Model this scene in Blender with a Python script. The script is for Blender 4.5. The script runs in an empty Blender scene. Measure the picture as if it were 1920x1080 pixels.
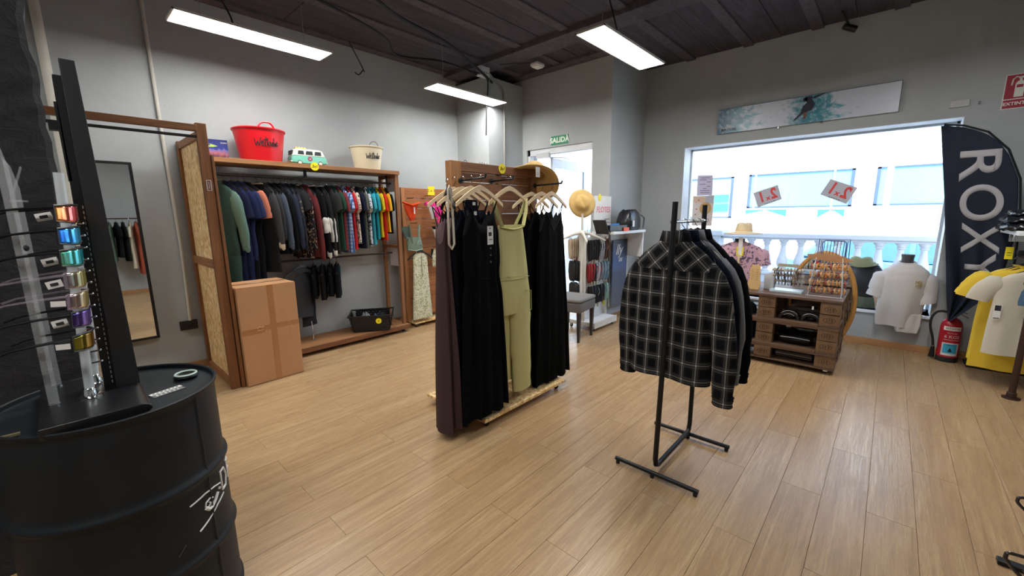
import bpy, math, random
from math import sin, cos, pi, radians as rad
from mathutils import Vector, Matrix

# ------------------------------------------------------------------ camera, sky, sun, exposure
SC = bpy.context.scene
COL = SC.collection
def look_axes(yaw, pitch, roll):
    cy, sy, cp, sp = cos(yaw), sin(yaw), cos(pitch), sin(pitch)
    f = Vector((cy*cp, sy*cp, -sp)); r = Vector((sy, -cy, 0)); u = r.cross(f)
    return r*cos(roll)+u*sin(roll), -r*sin(roll)+u*cos(roll), f
r_, u_, f_ = look_axes(rad(42.384), rad(10.146), rad(-0.612))
cam_d = bpy.data.cameras.new('camera'); cam = bpy.data.objects.new('camera', cam_d); COL.objects.link(cam)
cam.matrix_world = Matrix(((r_.x, u_.x, -f_.x, 0), (r_.y, u_.y, -f_.y, 0), (r_.z, u_.z, -f_.z, 1.5), (0, 0, 0, 1)))
cam_d.sensor_fit = 'HORIZONTAL'; cam_d.sensor_width = 36; cam_d.lens = 771.28/1920*36
cam_d.clip_start = 0.02; cam_d.clip_end = 300
SC.camera = cam

W = bpy.data.worlds.new('world'); SC.world = W; W.use_nodes = True
wn = W.node_tree.nodes; wl = W.node_tree.links
sky = wn.new('ShaderNodeTexSky'); sky.sky_type = 'NISHITA'; sky.sun_disc = False
sky.sun_elevation = rad(52); sky.sun_rotation = rad(-110); sky.air_density = 1.0; sky.dust_density = 1.5
wl.new(sky.outputs[0], wn['Background'].inputs[0]); wn['Background'].inputs[1].default_value = 0.95

sun_d = bpy.data.lights.new('sun', 'SUN'); sun_d.energy = 4.5; sun_d.angle = rad(0.6); sun_d.color = (1, .96, .9)
sun = bpy.data.objects.new('sun', sun_d); COL.objects.link(sun)
sun.rotation_euler = Vector((0.60, 0.22, -0.80)).to_track_quat('-Z', 'Y').to_euler()

vs = SC.view_settings
SC.display_settings.display_device = 'sRGB'
vs.view_transform = 'Standard'; vs.look = 'None'; vs.exposure = 0.52; vs.gamma = 1.0; vs.use_curve_mapping = False
LAMP = 25.0     # radiance of the ceiling LED panels

# ------------------------------------------------------------------ materials
def srgb(r, g, b):
    f = lambda c: (c/255/12.92) if c/255 <= .04045 else ((c/255+.055)/1.055)**2.4
    return (f(r), f(g), f(b), 1)
class NT:
    def __init__(s, name):
        s.m = bpy.data.materials.new(name); s.m.use_nodes = True
        s.t = s.m.node_tree; s.n = s.t.nodes; s.b = s.n['Principled BSDF']; s.out = s.n['Material Output']
    def N(s, typ, **kw):
        n = s.n.new(typ)
        for k, v in kw.items():
            if k.startswith('i_'): n.inputs[k[2:].replace('_', ' ')].default_value = v
            else: setattr(n, k, v)
        return n
    def L(s, a, b): s.t.links.new(a, b)
    def coord(s, kind='Object', scale=(1, 1, 1), rot=(0, 0, 0)):
        mp = s.N('ShaderNodeMapping'); mp.inputs['Scale'].default_value = scale; mp.inputs['Rotation'].default_value = rot
        if kind == 'World': s.L(s.N('ShaderNodeNewGeometry').outputs['Position'], mp.inputs[0])
        else: s.L(s.N('ShaderNodeTexCoord').outputs[kind], mp.inputs[0])
        return mp.outputs[0]
    def noise(s, co, scale, detail=3, rough=.5, dist=0):
        n = s.N('ShaderNodeTexNoise'); s.L(co, n.inputs['Vector']); n.inputs['Scale'].default_value = scale
        n.inputs['Detail'].default_value = detail; n.inputs['Roughness'].default_value = rough; n.inputs['Distortion'].default_value = dist
        return n.outputs['Fac']
    def ramp(s, fac, stops, interp='LINEAR'):
        r = s.N('ShaderNodeValToRGB'); r.color_ramp.interpolation = interp; e = r.color_ramp.elements
        while len(e) < len(stops): e.new(.5)
        for i, (p, c) in enumerate(stops): e[i].position = p; e[i].color = c
        s.L(fac, r.inputs[0]); return r.outputs[0]
    def mixc(s, fac, a, b, mode='MIX'):
        m = s.N('ShaderNodeMix', data_type='RGBA', blend_type=mode)
        for v, i in ((fac, 0), (a, 6), (b, 7)):
            if hasattr(v, 'is_linked'): s.L(v, m.inputs[i])
            else: m.inputs[i].default_value = v
        return m.outputs[2]
    def math(s, op, a, b=0.0):
        m = s.N('ShaderNodeMath', operation=op)
        for v, i in ((a, 0), (b, 1)):
            if hasattr(v, 'is_linked'): s.L(v, m.inputs[i])
            else: m.inputs[i].default_value = v
        return m.outputs[0]
    def bump(s, h, strength=.2, dist=.01):
        b = s.N('ShaderNodeBump'); b.inputs['Strength'].default_value = strength; b.inputs['Distance'].default_value = dist
        s.L(h, b.inputs['Height']); s.L(b.outputs[0], s.b.inputs['Normal'])
    def base(s, c):
        if hasattr(c, 'is_linked'): s.L(c, s.b.inputs['Base Color'])
        else: s.b.inputs['Base Color'].default_value = c
    def set(s, rough=.5, metal=0, spec=.5, **kw):
        s.b.inputs['Roughness'].default_value = rough; s.b.inputs['Metallic'].default_value = metal
        s.b.inputs['Specular IOR Level'].default_value = spec
        for k, v in kw.items(): s.b.inputs[k].default_value = v
def S(c): return srgb(*c) if max(c) > 1.0 else (tuple(c)+(1,))[:4]
_mc = {}
def plain(name, c, rough=.5, metal=0, spec=.5, bump=0, bscale=80, vary=.12, **kw):
    """one-colour stuff with slight mottling and optional fine relief"""
    key = (name, tuple(c), rough)
    if key in _mc: return _mc[key]
    t = NT(name); t.set(rough, metal, spec, **kw); col = S(c); co = t.coord()
    if vary:
        d = tuple(x*(1-vary) for x in col[:3])+(1,); l = tuple(min(1, x*(1+vary)) for x in col[:3])+(1,)
        t.base(t.mixc(t.noise(co, 9, 3), d, l))
    else: t.base(col)
    if bump: t.bump(t.noise(co, bscale, 4), bump, .003)
    _mc[key] = t.m; return t.m
def cloth(name, c, c2=None, scale=220, rough=.9, wr=.35):
    key = ('cloth', name, tuple(c))
    if key in _mc: return _mc[key]
    t = NT(name); t.set(rough, 0, .08)
    co = t.coord(); col = S(c); lo = tuple(x*.8 for x in col[:3])+(1,)
    t.base(t.mixc(t.noise(co, scale, 2), lo, col))
    h = t.math('ADD', t.noise(co, scale*2, 2), t.math('MULTIPLY', t.noise(t.coord(scale=(1, 1, .35)), 14, 3), wr*10))
    t.bump(h, .5, .0035); _mc[key] = t.m; return t.m
def stripes(name, c1, c2, freq, axis='z', width=.5, base=None, freq2=None):
    """woven stripes or checks; freq in repeats per metre"""
    t = NT(name); t.set(.9, 0, .2); co = t.coord(); sp = t.N('ShaderNodeSeparateXYZ'); t.L(co, sp.inputs[0])
    def band(a, f, w):
        fr = t.math('FRACT', t.math('ADD', t.math('MULTIPLY', sp.outputs[a], f), 100.25)); return t.math('LESS_THAN', fr, w)
    A = {'x': 0, 'y': 1, 'z': 2}
    f = band(A[axis[0]], freq, width); c = t.mixc(f, S(c1), S(c2))
    if len(axis) > 1:
        f2 = band(A[axis[1]], freq2 or freq, width); c = t.mixc(t.math('MULTIPLY', f2, .55), c, S(c2))
    t.base(c); t.bump(t.noise(co, 300, 2), .3, .002); return t.m
def blotch(name, c1, c2, c3=None, scale=30, thr=.5):
    t = NT(name); t.set(.85, 0, .2); co = t.coord()
    v = t.N('ShaderNodeTexVoronoi'); v.inputs['Scale'].default_value = scale; t.L(co, v.inputs['Vector'])
    n = t.noise(co, scale*.7, 3, .6, 1.5)
    c = t.ramp(n, [(0, S(c1)), (thr, S(c1)), (thr+.03, S(c2)), (1, S(c2))])
    if c3: c = t.mixc(t.math('LESS_THAN', v.outputs['Distance'], .22), c, S(c3))
    t.base(c); return t.m
def plaid(name, ang=0):
    """black check with off-white double lines, 9 cm repeat"""
    t = NT(name); t.set(.92, 0, .15); co = t.coord(rot=(0, ang, 0)); sp = t.N('ShaderNodeSeparateXYZ'); t.L(co, sp.inputs[0])
    base = None
    def line(o, c, w, P):
        fr = t.math('FRACT', t.math('ADD', t.math('DIVIDE', sp.outputs[o], P), 50.0+c)); d = t.math('ABSOLUTE', t.math('SUBTRACT', fr, .5))
        return t.math('LESS_THAN', d, w)
    col = S((17, 18, 22)); PX, PZ = .070, .090
    g = t.mixc(t.math('MULTIPLY', line(0, 0, .26, PX), .6), col, S((44, 45, 49))); g = t.mixc(t.math('MULTIPLY', line(2, 0, .26, PZ), .5), g, S((46, 47, 51)))
    lx, lz = line(0, 0, .05, PX), line(2, 0, .04, PZ)
    g = t.mixc(t.math('MULTIPLY', lx, .42), g, S((176, 172, 166))); g = t.mixc(t.math('MULTIPLY', lz, .34), g, S((176, 172, 166)))
    g = t.mixc(t.math('MULTIPLY', t.math('MULTIPLY', lx, lz), .7), g, S((226, 222, 214)))
    for o, P in ((0, PX), (2, PZ)):
        for q in (-.14, .14): g = t.mixc(t.math('MULTIPLY', line(o, q, .022, P), .22), g, S((150, 144, 132)))
    t.base(g); h = t.math('ADD', t.noise(co, 500, 2), t.math('MULTIPLY', t.noise(co, 11, 3), 4)); t.bump(h, .4, .004); return t.m
def wood(name, c1, c2, axis='x', scale=1.0, rough=.55, bump=.15, contrast=.5, coordk='World', knots=True):
    t = NT(name); t.set(rough, 0, .35)
    s = {'x': (.6, 9, 9), 'y': (9, .6, 9), 'z': (9, 9, .6)}[axis]; co0 = t.coord(coordk, tuple(v*scale for v in s))
    oi = t.N('ShaderNodeObjectInfo'); va = t.N('ShaderNodeVectorMath', operation='ADD'); t.L(co0, va.inputs[0])
    cx = t.N('ShaderNodeCombineXYZ'); t.L(t.math('MULTIPLY', oi.outputs['Random'], 37), cx.inputs[0]); t.L(t.math('MULTIPLY', oi.outputs['Random'], 19), cx.inputs[2])
    t.L(cx.outputs[0], va.inputs[1]); co = va.outputs[0]
    n1 = t.noise(co, 1.6, 5, .6, 1.2); n2 = t.noise(co, 9, 4, .7)
    c = t.ramp(n1, [(.5-contrast/2, S(c2)), (.5+contrast/2, S(c1))])
    dk = tuple(x*.72 for x in S(c2)[:3])+(1,)
    c = t.mixc(t.ramp(n2, [(.35, (.55, .55, .55, 1)), (.6, (0, 0, 0, 1))]), c, dk)
    c = t.mixc(.22, c, t.mixc(oi.outputs['Random'], S(c2), S(c1)))
    t.base(c); t.bump(n2, bump, .002); return t.m
def osb(name):
    t = NT(name); t.set(.7, 0, .3); co = t.coord('World')
    out = None
    v = t.N('ShaderNodeTexVoronoi'); v.inputs['Scale'].default_value = 52; v.inputs['Randomness'].default_value = 1
    mp = t.coord('World', (1, 1, .45)); ns = t.N('ShaderNodeTexNoise'); ns.inputs['Scale'].default_value = 5; t.L(co, ns.inputs['Vector'])
    va = t.N('ShaderNodeVectorMath', operation='ADD'); t.L(mp, va.inputs[0]); sc = t.N('ShaderNodeVectorMath', operation='SCALE'); sc.inputs[3].default_value = .12
    t.L(ns.outputs['Color'], sc.inputs[0]); t.L(sc.outputs[0], va.inputs[1]); t.L(va.outputs[0], v.inputs['Vector'])
    sp = t.N('ShaderNodeSeparateColor'); t.L(v.outputs['Color'], sp.inputs[0])
    c = t.ramp(sp.outputs[0], [(0, S((196, 152, 98))), (.35, S((222, 182, 122))), (.7, S((236, 202, 146))), (1, S((246, 224, 180)))])
    t.base(c); t.bump(sp.outputs[1], .25, .002); return t.m
def glass(name, tint=(1, 1, 1), rough=0.0):
    t = NT(name); g = t.N('ShaderNodeBsdfGlossy'); g.inputs['Roughness'].default_value = rough
    tr = t.N('ShaderNodeBsdfTransparent'); tr.inputs[0].default_value = tuple(tint)+(1,)
    lw_ = t.N('ShaderNodeLayerWeight'); lw_.inputs[0].default_value = .5; mx = t.N('ShaderNodeMixShader')
    t.L(t.math('ADD', t.math('MULTIPLY', t.math('POWER', lw_.outputs['Facing'], 5.0), .9), .035), mx.inputs[0]); t.L(tr.outputs[0], mx.inputs[1]); t.L(g.outputs[0], mx.inputs[2]); t.L(mx.outputs[0], t.out.inputs[0]); return t.m
def emit(name, c, s):
    t = NT(name); e = t.N('ShaderNodeEmission'); e.inputs[0].default_value = S(c); e.inputs[1].default_value = s; t.L(e.outputs[0], t.out.inputs[0]); return t.m

# ------------------------------------------------------------------ mesh building
class MB:
    def __init__(s): s.v = []; s.f = []
    def add(s, vs, fs):
        o = len(s.v); s.v += [tuple(p) for p in vs]; s.f += [tuple(i+o for i in f) for f in fs]; return s
    def box(s, x0, x1, y0, y1, z0, z1, M=None):
        vs = [Vector((x, y, z)) for x in (x0, x1) for y in (y0, y1) for z in (z0, z1)]
        if M is not None: vs = [M @ v for v in vs]
        return s.add(vs, [(0, 1, 3, 2), (4, 6, 7, 5), (0, 4, 5, 1), (2, 3, 7, 6), (0, 2, 6, 4), (1, 5, 7, 3)])
    def loft(s, rings, c0=True, c1=True, closed=True):
        n = len(rings[0]); o = len(s.v); s.v += [tuple(p) for r in rings for p in r]
        for i in range(len(rings)-1):
            for j in range(n if closed else n-1):
                k = (j+1) % n; s.f.append((o+i*n+j, o+i*n+k, o+(i+1)*n+k, o+(i+1)*n+j))
        if c0: s.f.append(tuple(o+j for j in reversed(range(n))))
        if c1: s.f.append(tuple(o+(len(rings)-1)*n+j for j in range(n)))
        return s
    def tube(s, pts, r, n=8, rs=None, ell=None, close=False):
        pts = [Vector(p) for p in pts]; rings = []; prev = None
        for i, p in enumerate(pts):
            if close: d = pts[(i+1) % len(pts)]-pts[i-1]
            else: d = (pts[min(i+1, len(pts)-1)]-pts[max(i-1, 0)])
            if d.length < 1e-9: d = Vector((0, 0, 1))
            d.normalize()
            if prev is None:
                a = Vector((0, 0, 1)) if abs(d.z) < .9 else Vector((1, 0, 0)); u = a.cross(d).normalized()
            else: u = (prev-d*prev.dot(d)); u = u.normalized() if u.length > 1e-6 else prev
            prev = u; w = d.cross(u); rr = rs[i] if rs else r; e = ell or 1
            rings.append([p+u*rr*cos(2*pi*k/n)+w*rr*e*sin(2*pi*k/n) for k in range(n)])
        if close: rings.append(rings[0]); return s.loft(rings, False, False)
        return s.loft(rings)
    def lathe(s, prof, n=24, c=(0, 0, 0), c0=True, c1=True, sx=1, sy=1):
        return s.loft([[(c[0]+r*sx*cos(2*pi*k/n), c[1]+r*sy*sin(2*pi*k/n), c[2]+z) for k in range(n)] for r, z in prof], c0, c1)
    def prism(s, poly, t0, t1, M=None, plane='xz'):
        """poly in 2-D, extruded along the third axis"""
        def P(a, b, t):
            v = Vector((a, t, b)) if plane == 'xz' else Vector((t, a, b)) if plane == 'yz' else Vector((a, b, t))
            return M @ v if M is not None else v
        return s.loft([[P(a, b, t0) for a, b in poly], [P(a, b, t1) for a, b in poly]])
    def grid(s, fn, nu, nv, thick=None):
        o = len(s.v)
        for i in range(nu+1):
            for j in range(nv+1): s.v.append(tuple(fn(i/nu, j/nv)))
        for i in range(nu):
            for j in range(nv):
                a = o+i*(nv+1)+j; s.f.append((a, a+nv+1, a+nv+2, a+1))
        return s
    def sphere(s, c, r, n=12, m=8, sz=1, sx=1, sy=1):
        return s.lathe([(r*sin(pi*i/m)+1e-5, -r*cos(pi*i/m)*sz) for i in range(m+1)], n, c, sx=sx, sy=sy)
    def xf(s, M): s.v = [tuple(M @ Vector(p)) for p in s.v]; return s
def RZ(a): return Matrix.Rotation(a, 4, 'Z')
def TR(*p): return Matrix.Translation(Vector(p))

def smooth(pts, m=5):
    P = [Vector(p) for p in pts]; out = []
    for i in range(len(P)-1):
        p0, p1, p2, p3 = P[max(i-1, 0)], P[i], P[i+1], P[min(i+2, len(P)-1)]
        for q in range(m):
            s = q/m; out.append(.5*((2*p1)+(p2-p0)*s+(2*p0-5*p1+4*p2-p3)*s*s+(3*p1-p0-3*p2+p3)*s**3))
    return out+[P[-1]]
def mesh(mb, name, smooth=True, ang=.7):
    me = bpy.data.meshes.new(name); me.from_pydata(mb.v, [], mb.f); me.update()
    import bmesh
    bm = bmesh.new(); bm.from_mesh(me); bmesh.ops.recalc_face_normals(bm, faces=bm.faces); bm.to_mesh(me); bm.free()
    if smooth: me.shade_smooth(); me.set_sharp_from_angle(angle=ang)
    return me
def tagit(o, label=None, cat=None, group=None, kind=None):
    if label: o['label'] = label
    if cat: o['category'] = cat
    if group: o['group'] = group
    if kind: o['kind'] = kind
    return o
def thing(name, label, cat, loc=(0, 0, 0), rotz=0, group=None, kind=None):
    o = bpy.data.objects.new(name, None); o.empty_display_size = .05; COL.objects.link(o)
    o.location = loc; o.rotation_euler = (0, 0, rotz); return tagit(o, label, cat, group, kind)
def part(name, mb, mat, parent=None, world=False, bevel=0, smooth=True, kind=None, label=None, solid=0, ang=.7, me=None):
    """one mesh object; with world=True the builder's coordinates are world ones"""
    if me is None:
        if world and parent is not None:
            par = parent; M = Matrix.Identity(4)
            while par is not None: M = par.matrix_basis @ M; par = par.parent
            mb.xf(M.inverted())
        me = mesh(mb, name, smooth, ang)
        me.materials.append(mat)
    o = bpy.data.objects.new(name, me); COL.objects.link(o); o.parent = parent
    if solid: m = o.modifiers.new('solid', 'SOLIDIFY'); m.thickness = solid; m.offset = 0
    if bevel: m = o.modifiers.new('bevel', 'BEVEL'); m.width = bevel; m.segments = 2; m.limit_method = 'ANGLE'
    return tagit(o, label, None, None, kind)
def single(name, mb, mat, label, cat, group=None, loc=None, **kw):
    """a thing made of one mesh; origin moved to its lowest centre"""
    xs = [p[0] for p in mb.v]; ys = [p[1] for p in mb.v]; zs = [p[2] for p in mb.v]
    c = loc or ((min(xs)+max(xs))/2, (min(ys)+max(ys))/2, min(zs)); mb.xf(TR(-c[0], -c[1], -c[2]))
    o = part(name, mb, mat, **kw); o.location = c; return tagit(o, label, cat, group)
def structure(name, mb, mat, parent=None, **kw):
    o = part(name, mb, mat, parent, **kw)
    if parent is None: o['kind'] = 'structure'
    return o
def copy_tree(o, parent=None):
    c = o.copy(); COL.objects.link(c); c.parent = parent
    for ch in [x for x in list(o.children)]: copy_tree(ch, c)
    return c
def text_mb(txt, size, depth=.001, shear=0.0, spacing=1.0, offset=0.0, res=3):
    """flat lettering as a mesh builder, centred, in the xz plane facing -y"""
    cu = bpy.data.curves.new('lettering', 'FONT'); cu.body = txt; cu.size = size; cu.extrude = depth; cu.align_x = 'CENTER'; cu.align_y = 'CENTER'
    cu.shear = shear; cu.space_character = spacing; cu.offset = offset; cu.resolution_u = res
    ob = bpy.data.objects.new('lettering', cu); COL.objects.link(ob)
    dg = bpy.context.evaluated_depsgraph_get(); me = bpy.data.meshes.new_from_object(ob.evaluated_get(dg))
    mb = MB(); mb.add([Vector((v.co.x, -v.co.z, v.co.y)) for v in me.vertices], [tuple(p.vertices) for p in me.polygons])
    bpy.data.objects.remove(ob); bpy.data.curves.remove(cu); bpy.data.meshes.remove(me); return mb
def strokes_mb(paths, r, n=5):
    mb = MB()
    for p in paths: mb.tube(p, r, n)
    return mb

random.seed(7)
R = random.Random(11)
# shared materials
M_black = plain('black_metal', (26, 27, 30), .45, .3, bump=.1, bscale=200)
M_blackp = plain('black_plastic', (20, 21, 23), .35)
M_chrome = plain('chrome', (200, 202, 205), .15, 1, vary=.03)
M_white = plain('white_paint', (225, 226, 226), .5)
M_paper = plain('white_paper', (228, 226, 222), .8)
M_ink = plain('dark_ink', (38, 38, 42), .7, vary=0)
M_yellow = plain('yellow_card', (240, 222, 20), .6, vary=.04)
M_pine = wood('pine', (182, 132, 88), (138, 94, 58), 'x')
M_pinez = wood('pine_upright', (168, 118, 76), (120, 80, 50), 'z')
M_piney = wood('pine_depthwise', (186, 130, 82), (138, 88, 50), 'y')
M_walnut = wood('brown_board', (150, 100, 66), (98, 62, 40), 'x', contrast=.4)
M_osb = osb('osb_board')
M_rubber = plain('rubber', (24, 24, 26), .7)
M_lightwood = wood('pale_hanger_wood', (236, 214, 178), (218, 190, 146), 'x', coordk='Object', scale=2)
# ------------------------------------------------------------------ the room shell
CZ = 3.52                      # underside of the boards between the joists
XW, YB, YS, XL = 6.05, 5.05, -1.25, -2.3
XD, YSTEP = 5.07, 2.84         # door wall and the step out to the shop-window wall
# plaster
t = NT('grey_plaster'); t.set(.85, 0, .25); co = t.coord('World')
n1 = t.noise(co, 1.1, 4, .6); n2 = t.noise(co, 28, 5, .65); n3 = t.noise(co, 150, 2)
c = t.ramp(n1, [(.25, S((164, 168, 169))), (.7, S((180, 184, 184)))])
c = t.mixc(t.ramp(t.noise(co, 17, 3, .5, 2), [(.66, (0, 0, 0, 1)), (.74, (.35, .35, .35, 1))]), c, S((150, 150, 150)))
t.base(c); t.bump(t.math('ADD', n2, t.math('MULTIPLY', n3, .4)), .35, .006); M_plaster = t.m
# black rough concrete
t = NT('black_rough_concrete'); t.set(.75, 0, .3); co = t.coord('World', (1, 1, 1.6))
h = t.noise(co, 7, 8, .72, .8); t.base(t.ramp(h, [(.3, S((26, 26, 28))), (.7, S((52, 51, 53)))])); t.bump(h, .9, .03); M_blackwall = t.m
# dark ceiling boards
t = NT('black_stained_board'); t.set(.8, 0, .2); co = t.coord('World', (.8, 10, 10)); h = t.noise(co, 2, 5, .65, 1)
t.base(t.ramp(h, [(.3, S((62, 58, 64))), (.7, S((86, 81, 88)))])); t.bump(h, .3, .004); M_ceil = t.m
t = NT('black_painted_beam'); t.set(.8, 0, .2); co = t.coord('World', (6, 6, 6)); h = t.noise(co, 2, 5, .65, 1)
t.base(t.ramp(h, [(.3, S((76, 72, 77))), (.7, S((100, 95, 101)))])); t.bump(h, .3, .004); M_beam = t.m
M_basewood = wood('baseboard_oak', (204, 158, 112), (178, 130, 86), 'y', contrast=.4)
M_basewoodx = wood('baseboard_oak_long', (190, 146, 102), (164, 118, 78), 'x', contrast=.4)
# oak floor plank
t = NT('oak_laminate'); t.set(.30, 0, .5)
oi = t.N('ShaderNodeObjectInfo'); cx = t.N('ShaderNodeCombineXYZ'); t.L(t.math('MULTIPLY', oi.outputs['Random'], 61), cx.inputs[0]); t.L(t.math('MULTIPLY', oi.outputs['Random'], 23), cx.inputs[1])
va = t.N('ShaderNodeVectorMath', operation='ADD'); t.L(t.coord('World', (.42, 9.0, 1)), va.inputs[0]); t.L(cx.outputs[0], va.inputs[1])
g1 = t.noise(va.outputs[0], 1.9, 5, .62, 1.3); g2 = t.noise(va.outputs[0], 11, 4, .7, .6)
c = t.ramp(g1, [(.3, S((158, 124, 84))), (.5, S((184, 150, 108))), (.72, S((206, 176, 134)))])
c = t.mixc(t.ramp(g2, [(.40, (.65, .65, .65, 1)), (.58, (0, 0, 0, 1))]), c, S((144, 110, 74)))
c = t.mixc(.22, c, t.mixc(oi.outputs['Random'], S((176, 143, 104)), S((202, 176, 138))))
t.base(c); t.L(t.ramp(g2, [(.3, (.36, .36, .36, 1)), (.7, (.24, .24, .24, 1))]), t.b.inputs['Roughness']); t.bump(g2, .35, .0025); M_floor = t.m

# floor: a sub-floor with every plank laid on it
fl = MB().box(XL, XW, YS, YB, -.2, -.006)
floor = structure('floor', fl, plain('dark_subfloor', (70, 52, 36), .8))
PW, PL = .183, 1.22
rows = []
k0 = int(math.floor((YS+.07)/PW))-0
cand = []
k = k0
while -.07+k*PW < YB:
    off = .735 if k % 2 == 0 else 1.345
    x = off-PL*math.ceil((off-XL)/PL)
    while x < XW:
        cand.append((max(x, XL), min(x+PL, XW), max(-.07+k*PW, YS), min(-.07+(k+1)*PW, YB))); x += PL
    k += 1
def in_view(c):
    cx_, cy_ = (c[0]+c[1])/2, (c[2]+c[3])/2
    fwd = cx_*cos(rad(42.4))+cy_*sin(rad(42.4)); side = cx_*sin(rad(42.4))-cy_*cos(rad(42.4))
    return fwd > .5 and abs(side) < fwd*1.42+.4
seen = sorted([c for c in cand if in_view(c)], key=lambda c: c[0]**2+c[2]**2); rest = [c for c in cand if not in_view(c)]
plank_me = {}
for c in seen[:300]:
    L_, W_ = round(c[1]-c[0], 3), round(c[3]-c[2], 3)
    if (L_, W_) not in plank_me:
        g = .0007; b = MB(); e = .0006
        b.loft([[(-L_/2+g, -W_/2+g, -.006), (L_/2-g, -W_/2+g, -.006), (L_/2-g, W_/2-g, -.006), (-L_/2+g, W_/2-g, -.006)],
                [(-L_/2+g, -W_/2+g, -e*.7), (L_/2-g, -W_/2+g, -e*.7), (L_/2-g, W_/2-g, -e*.7), (-L_/2+g, W_/2-g, -e*.7)],
                [(-L_/2+g+e, -W_/2+g+e, 0), (L_/2-g-e, -W_/2+g+e, 0), (L_/2-g-e, W_/2-g-e, 0), (-L_/2+g+e, W_/2-g-e, 0)]], False)
        m_ = mesh(b, 'floor_plank', False); m_.materials.append(M_floor); plank_me[(L_, W_)] = m_
    o = part('floor_plank', None, None, floor, me=plank_me[(L_, W_)]); o.location = ((c[0]+c[1])/2, (c[2]+c[3])/2, 0)
rb = MB()
for c in seen[300:]+rest: rb.box(c[0]+.0007, c[1]-.0007, c[2]+.0007, c[3]-.0007, -.006, 0)
part('floor_planks', rb, M_floor, floor, smooth=False, kind='stuff')

TH = .25
wb = structure('wall_back', MB().box(XL-TH, XD+TH, YB, YB+TH, 0, CZ+.1), M_plaster)
# column filling the corner beside the door wall
structure('trim_1', MB().box(4.33, XD, 4.37, YB, 0, 3.40), M_plaster)['label'] = 'pale plastered concrete column in the corner'
# door wall with its opening
DY0, DY1, DZ = 3.12, 4.28, 2.465
wd = structure('wall_door', MB().box(XD, XD+TH, YSTEP, DY0, 0, CZ+.1).box(XD, XD+TH, DY0, DY1, DZ, CZ+.1).box(XD, XD+TH, DY1, YB, 0, CZ+.1), M_plaster)
structure('wall_step', MB().box(XD+TH, XW+TH, YSTEP, YSTEP+.2, 0, CZ+.1), M_plaster)
# window wall: opening y -.415..2.235, z .40..2.42
WY0, WY1, WZ0, WZ1 = -.415, 2.235, .40, 2.385
structure('wall_window', MB().box(XW, XW+.30, WY1, YSTEP, 0, CZ+.1).box(XW, XW+.30, YS-TH, WY0, 0, CZ+.1)
          .box(XW, XW+.30, WY0, WY1, 0, WZ0).box(XW, XW+.30, WY0, WY1, WZ1, CZ+.1), M_plaster)
structure('wall_upper', MB().box(XW, XW+.30, -14, 16, CZ+.16, 5.4), M_plaster)  # unseen upper wall, added to keep the sun off the balustrade
structure('wall_right', MB().box(XL-TH, XW, YS-TH, YS, 0, CZ+.1), M_plaster)
structure('wall_left', MB().box(XL-TH, XL, YS, YB, 0, CZ+.1), M_plaster)
# near black pillar on the left: rough broken edge
pb = MB(); nz = 60; rp = random.Random(3)
prof = [(.036+rp.uniform(-.010, .006)) for _ in range(nz+1)]
rings = []
for i in range(nz+1):
    z = 3.52*i/nz; e = prof[i]
    rings.append([(-1.7, 2.62, z), (-.6, 2.62+rp.uniform(-.01, .01), z), (-.1, 2.62+rp.uniform(-.008, .008), z), (e-.02, 2.62, z), (e, 2.64, z), (e-.012, 3.1, z), (-1.7, 3.1, z)])
structure('wall_pillar', pb.loft(rings), M_blackwall)
# white reveal and frame of the shop window
fr = MB()
for a in (0,):
    fr.box(XW-.003, XW+.30, WY0, WY1, WZ1-.006, WZ1).box(XW-.003, XW+.30, WY1-.006, WY1, WZ0, WZ1-.006)
    fr.box(XW-.003, XW+.30, WY0, WY0+.006, WZ0, WZ1-.006)
    fr.box(XW-.03, XW+.30, WY0-.01, WY1+.01, WZ0-.03, WZ0)           # sill
win = structure('window_1', fr, plain('white_window_trim', (236, 240, 243), .6), bevel=.003)
af = MB(); X0, X1 = XW+.24, XW+.28; FR = .03
af.box(X0, X1, WY0, WY1, WZ1-FR, WZ1).box(X0, X1, WY0, WY1, WZ0, WZ0+FR).box(X0, X1, WY0, WY0+FR, WZ0, WZ1).box(X0, X1, WY1-FR, WY1, WZ0, WZ1)
part('window_frame', af, plain('pale_aluminium', (188, 194, 200), .4, .4), win, bevel=.003)
part('pane', MB().box(XW+.258, XW+.263, WY0+FR, WY1-FR, WZ0+FR, WZ1-FR), glass('window_glass', (.95, .985, .985)), win)
# ceiling boards, joists and main beam
ce = structure('ceiling', MB().box(XL-TH, XW+TH, YS-TH, YB+TH, CZ+.03, CZ+.15), M_ceil)
js = [3.60-.69*k for k in range(-2, 8)]
b_me = {}
XB0, XB1 = 4.10, 4.40
for (xa, xb) in ((XL, -.20), (-.20, 1.9), (1.9, XB0), (XB1, XW+.1)):
    for k in range(len(js)+0):
        y1 = js[k]-.055; y0 = (js[k+1]+.055) if k+1 < len(js) else YS
        if y1 > YB: y1 = YB
        for q in range(2):
            ya = y0+(y1-y0)*q/2; yb = y0+(y1-y0)*(q+1)/2
            if yb-ya < .02: continue
            part('ceiling_board', MB().box(xa+.004, xb-.004, ya+.003, yb-.003, CZ+.002*((k+q) % 3), CZ+.03), M_ceil, ce, smooth=False)
for y in js:
    if y < YB-.05:
        part('joist', MB().box(XL, XB0, y-.058, y+.058, CZ-.018, CZ+.02), M_beam, ce, bevel=.004)
        if y < 4.9: part('joist', MB().box(XB1, XD+.02 if y > YSTEP else XW+.02, y-.058, y+.058, CZ-.018, CZ+.02), M_beam, ce, bevel=.004)
part('main_beam', MB().box(XB0, XB1, YS, YB, CZ-.06, CZ+.02), M_beam, ce, bevel=.005)
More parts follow.
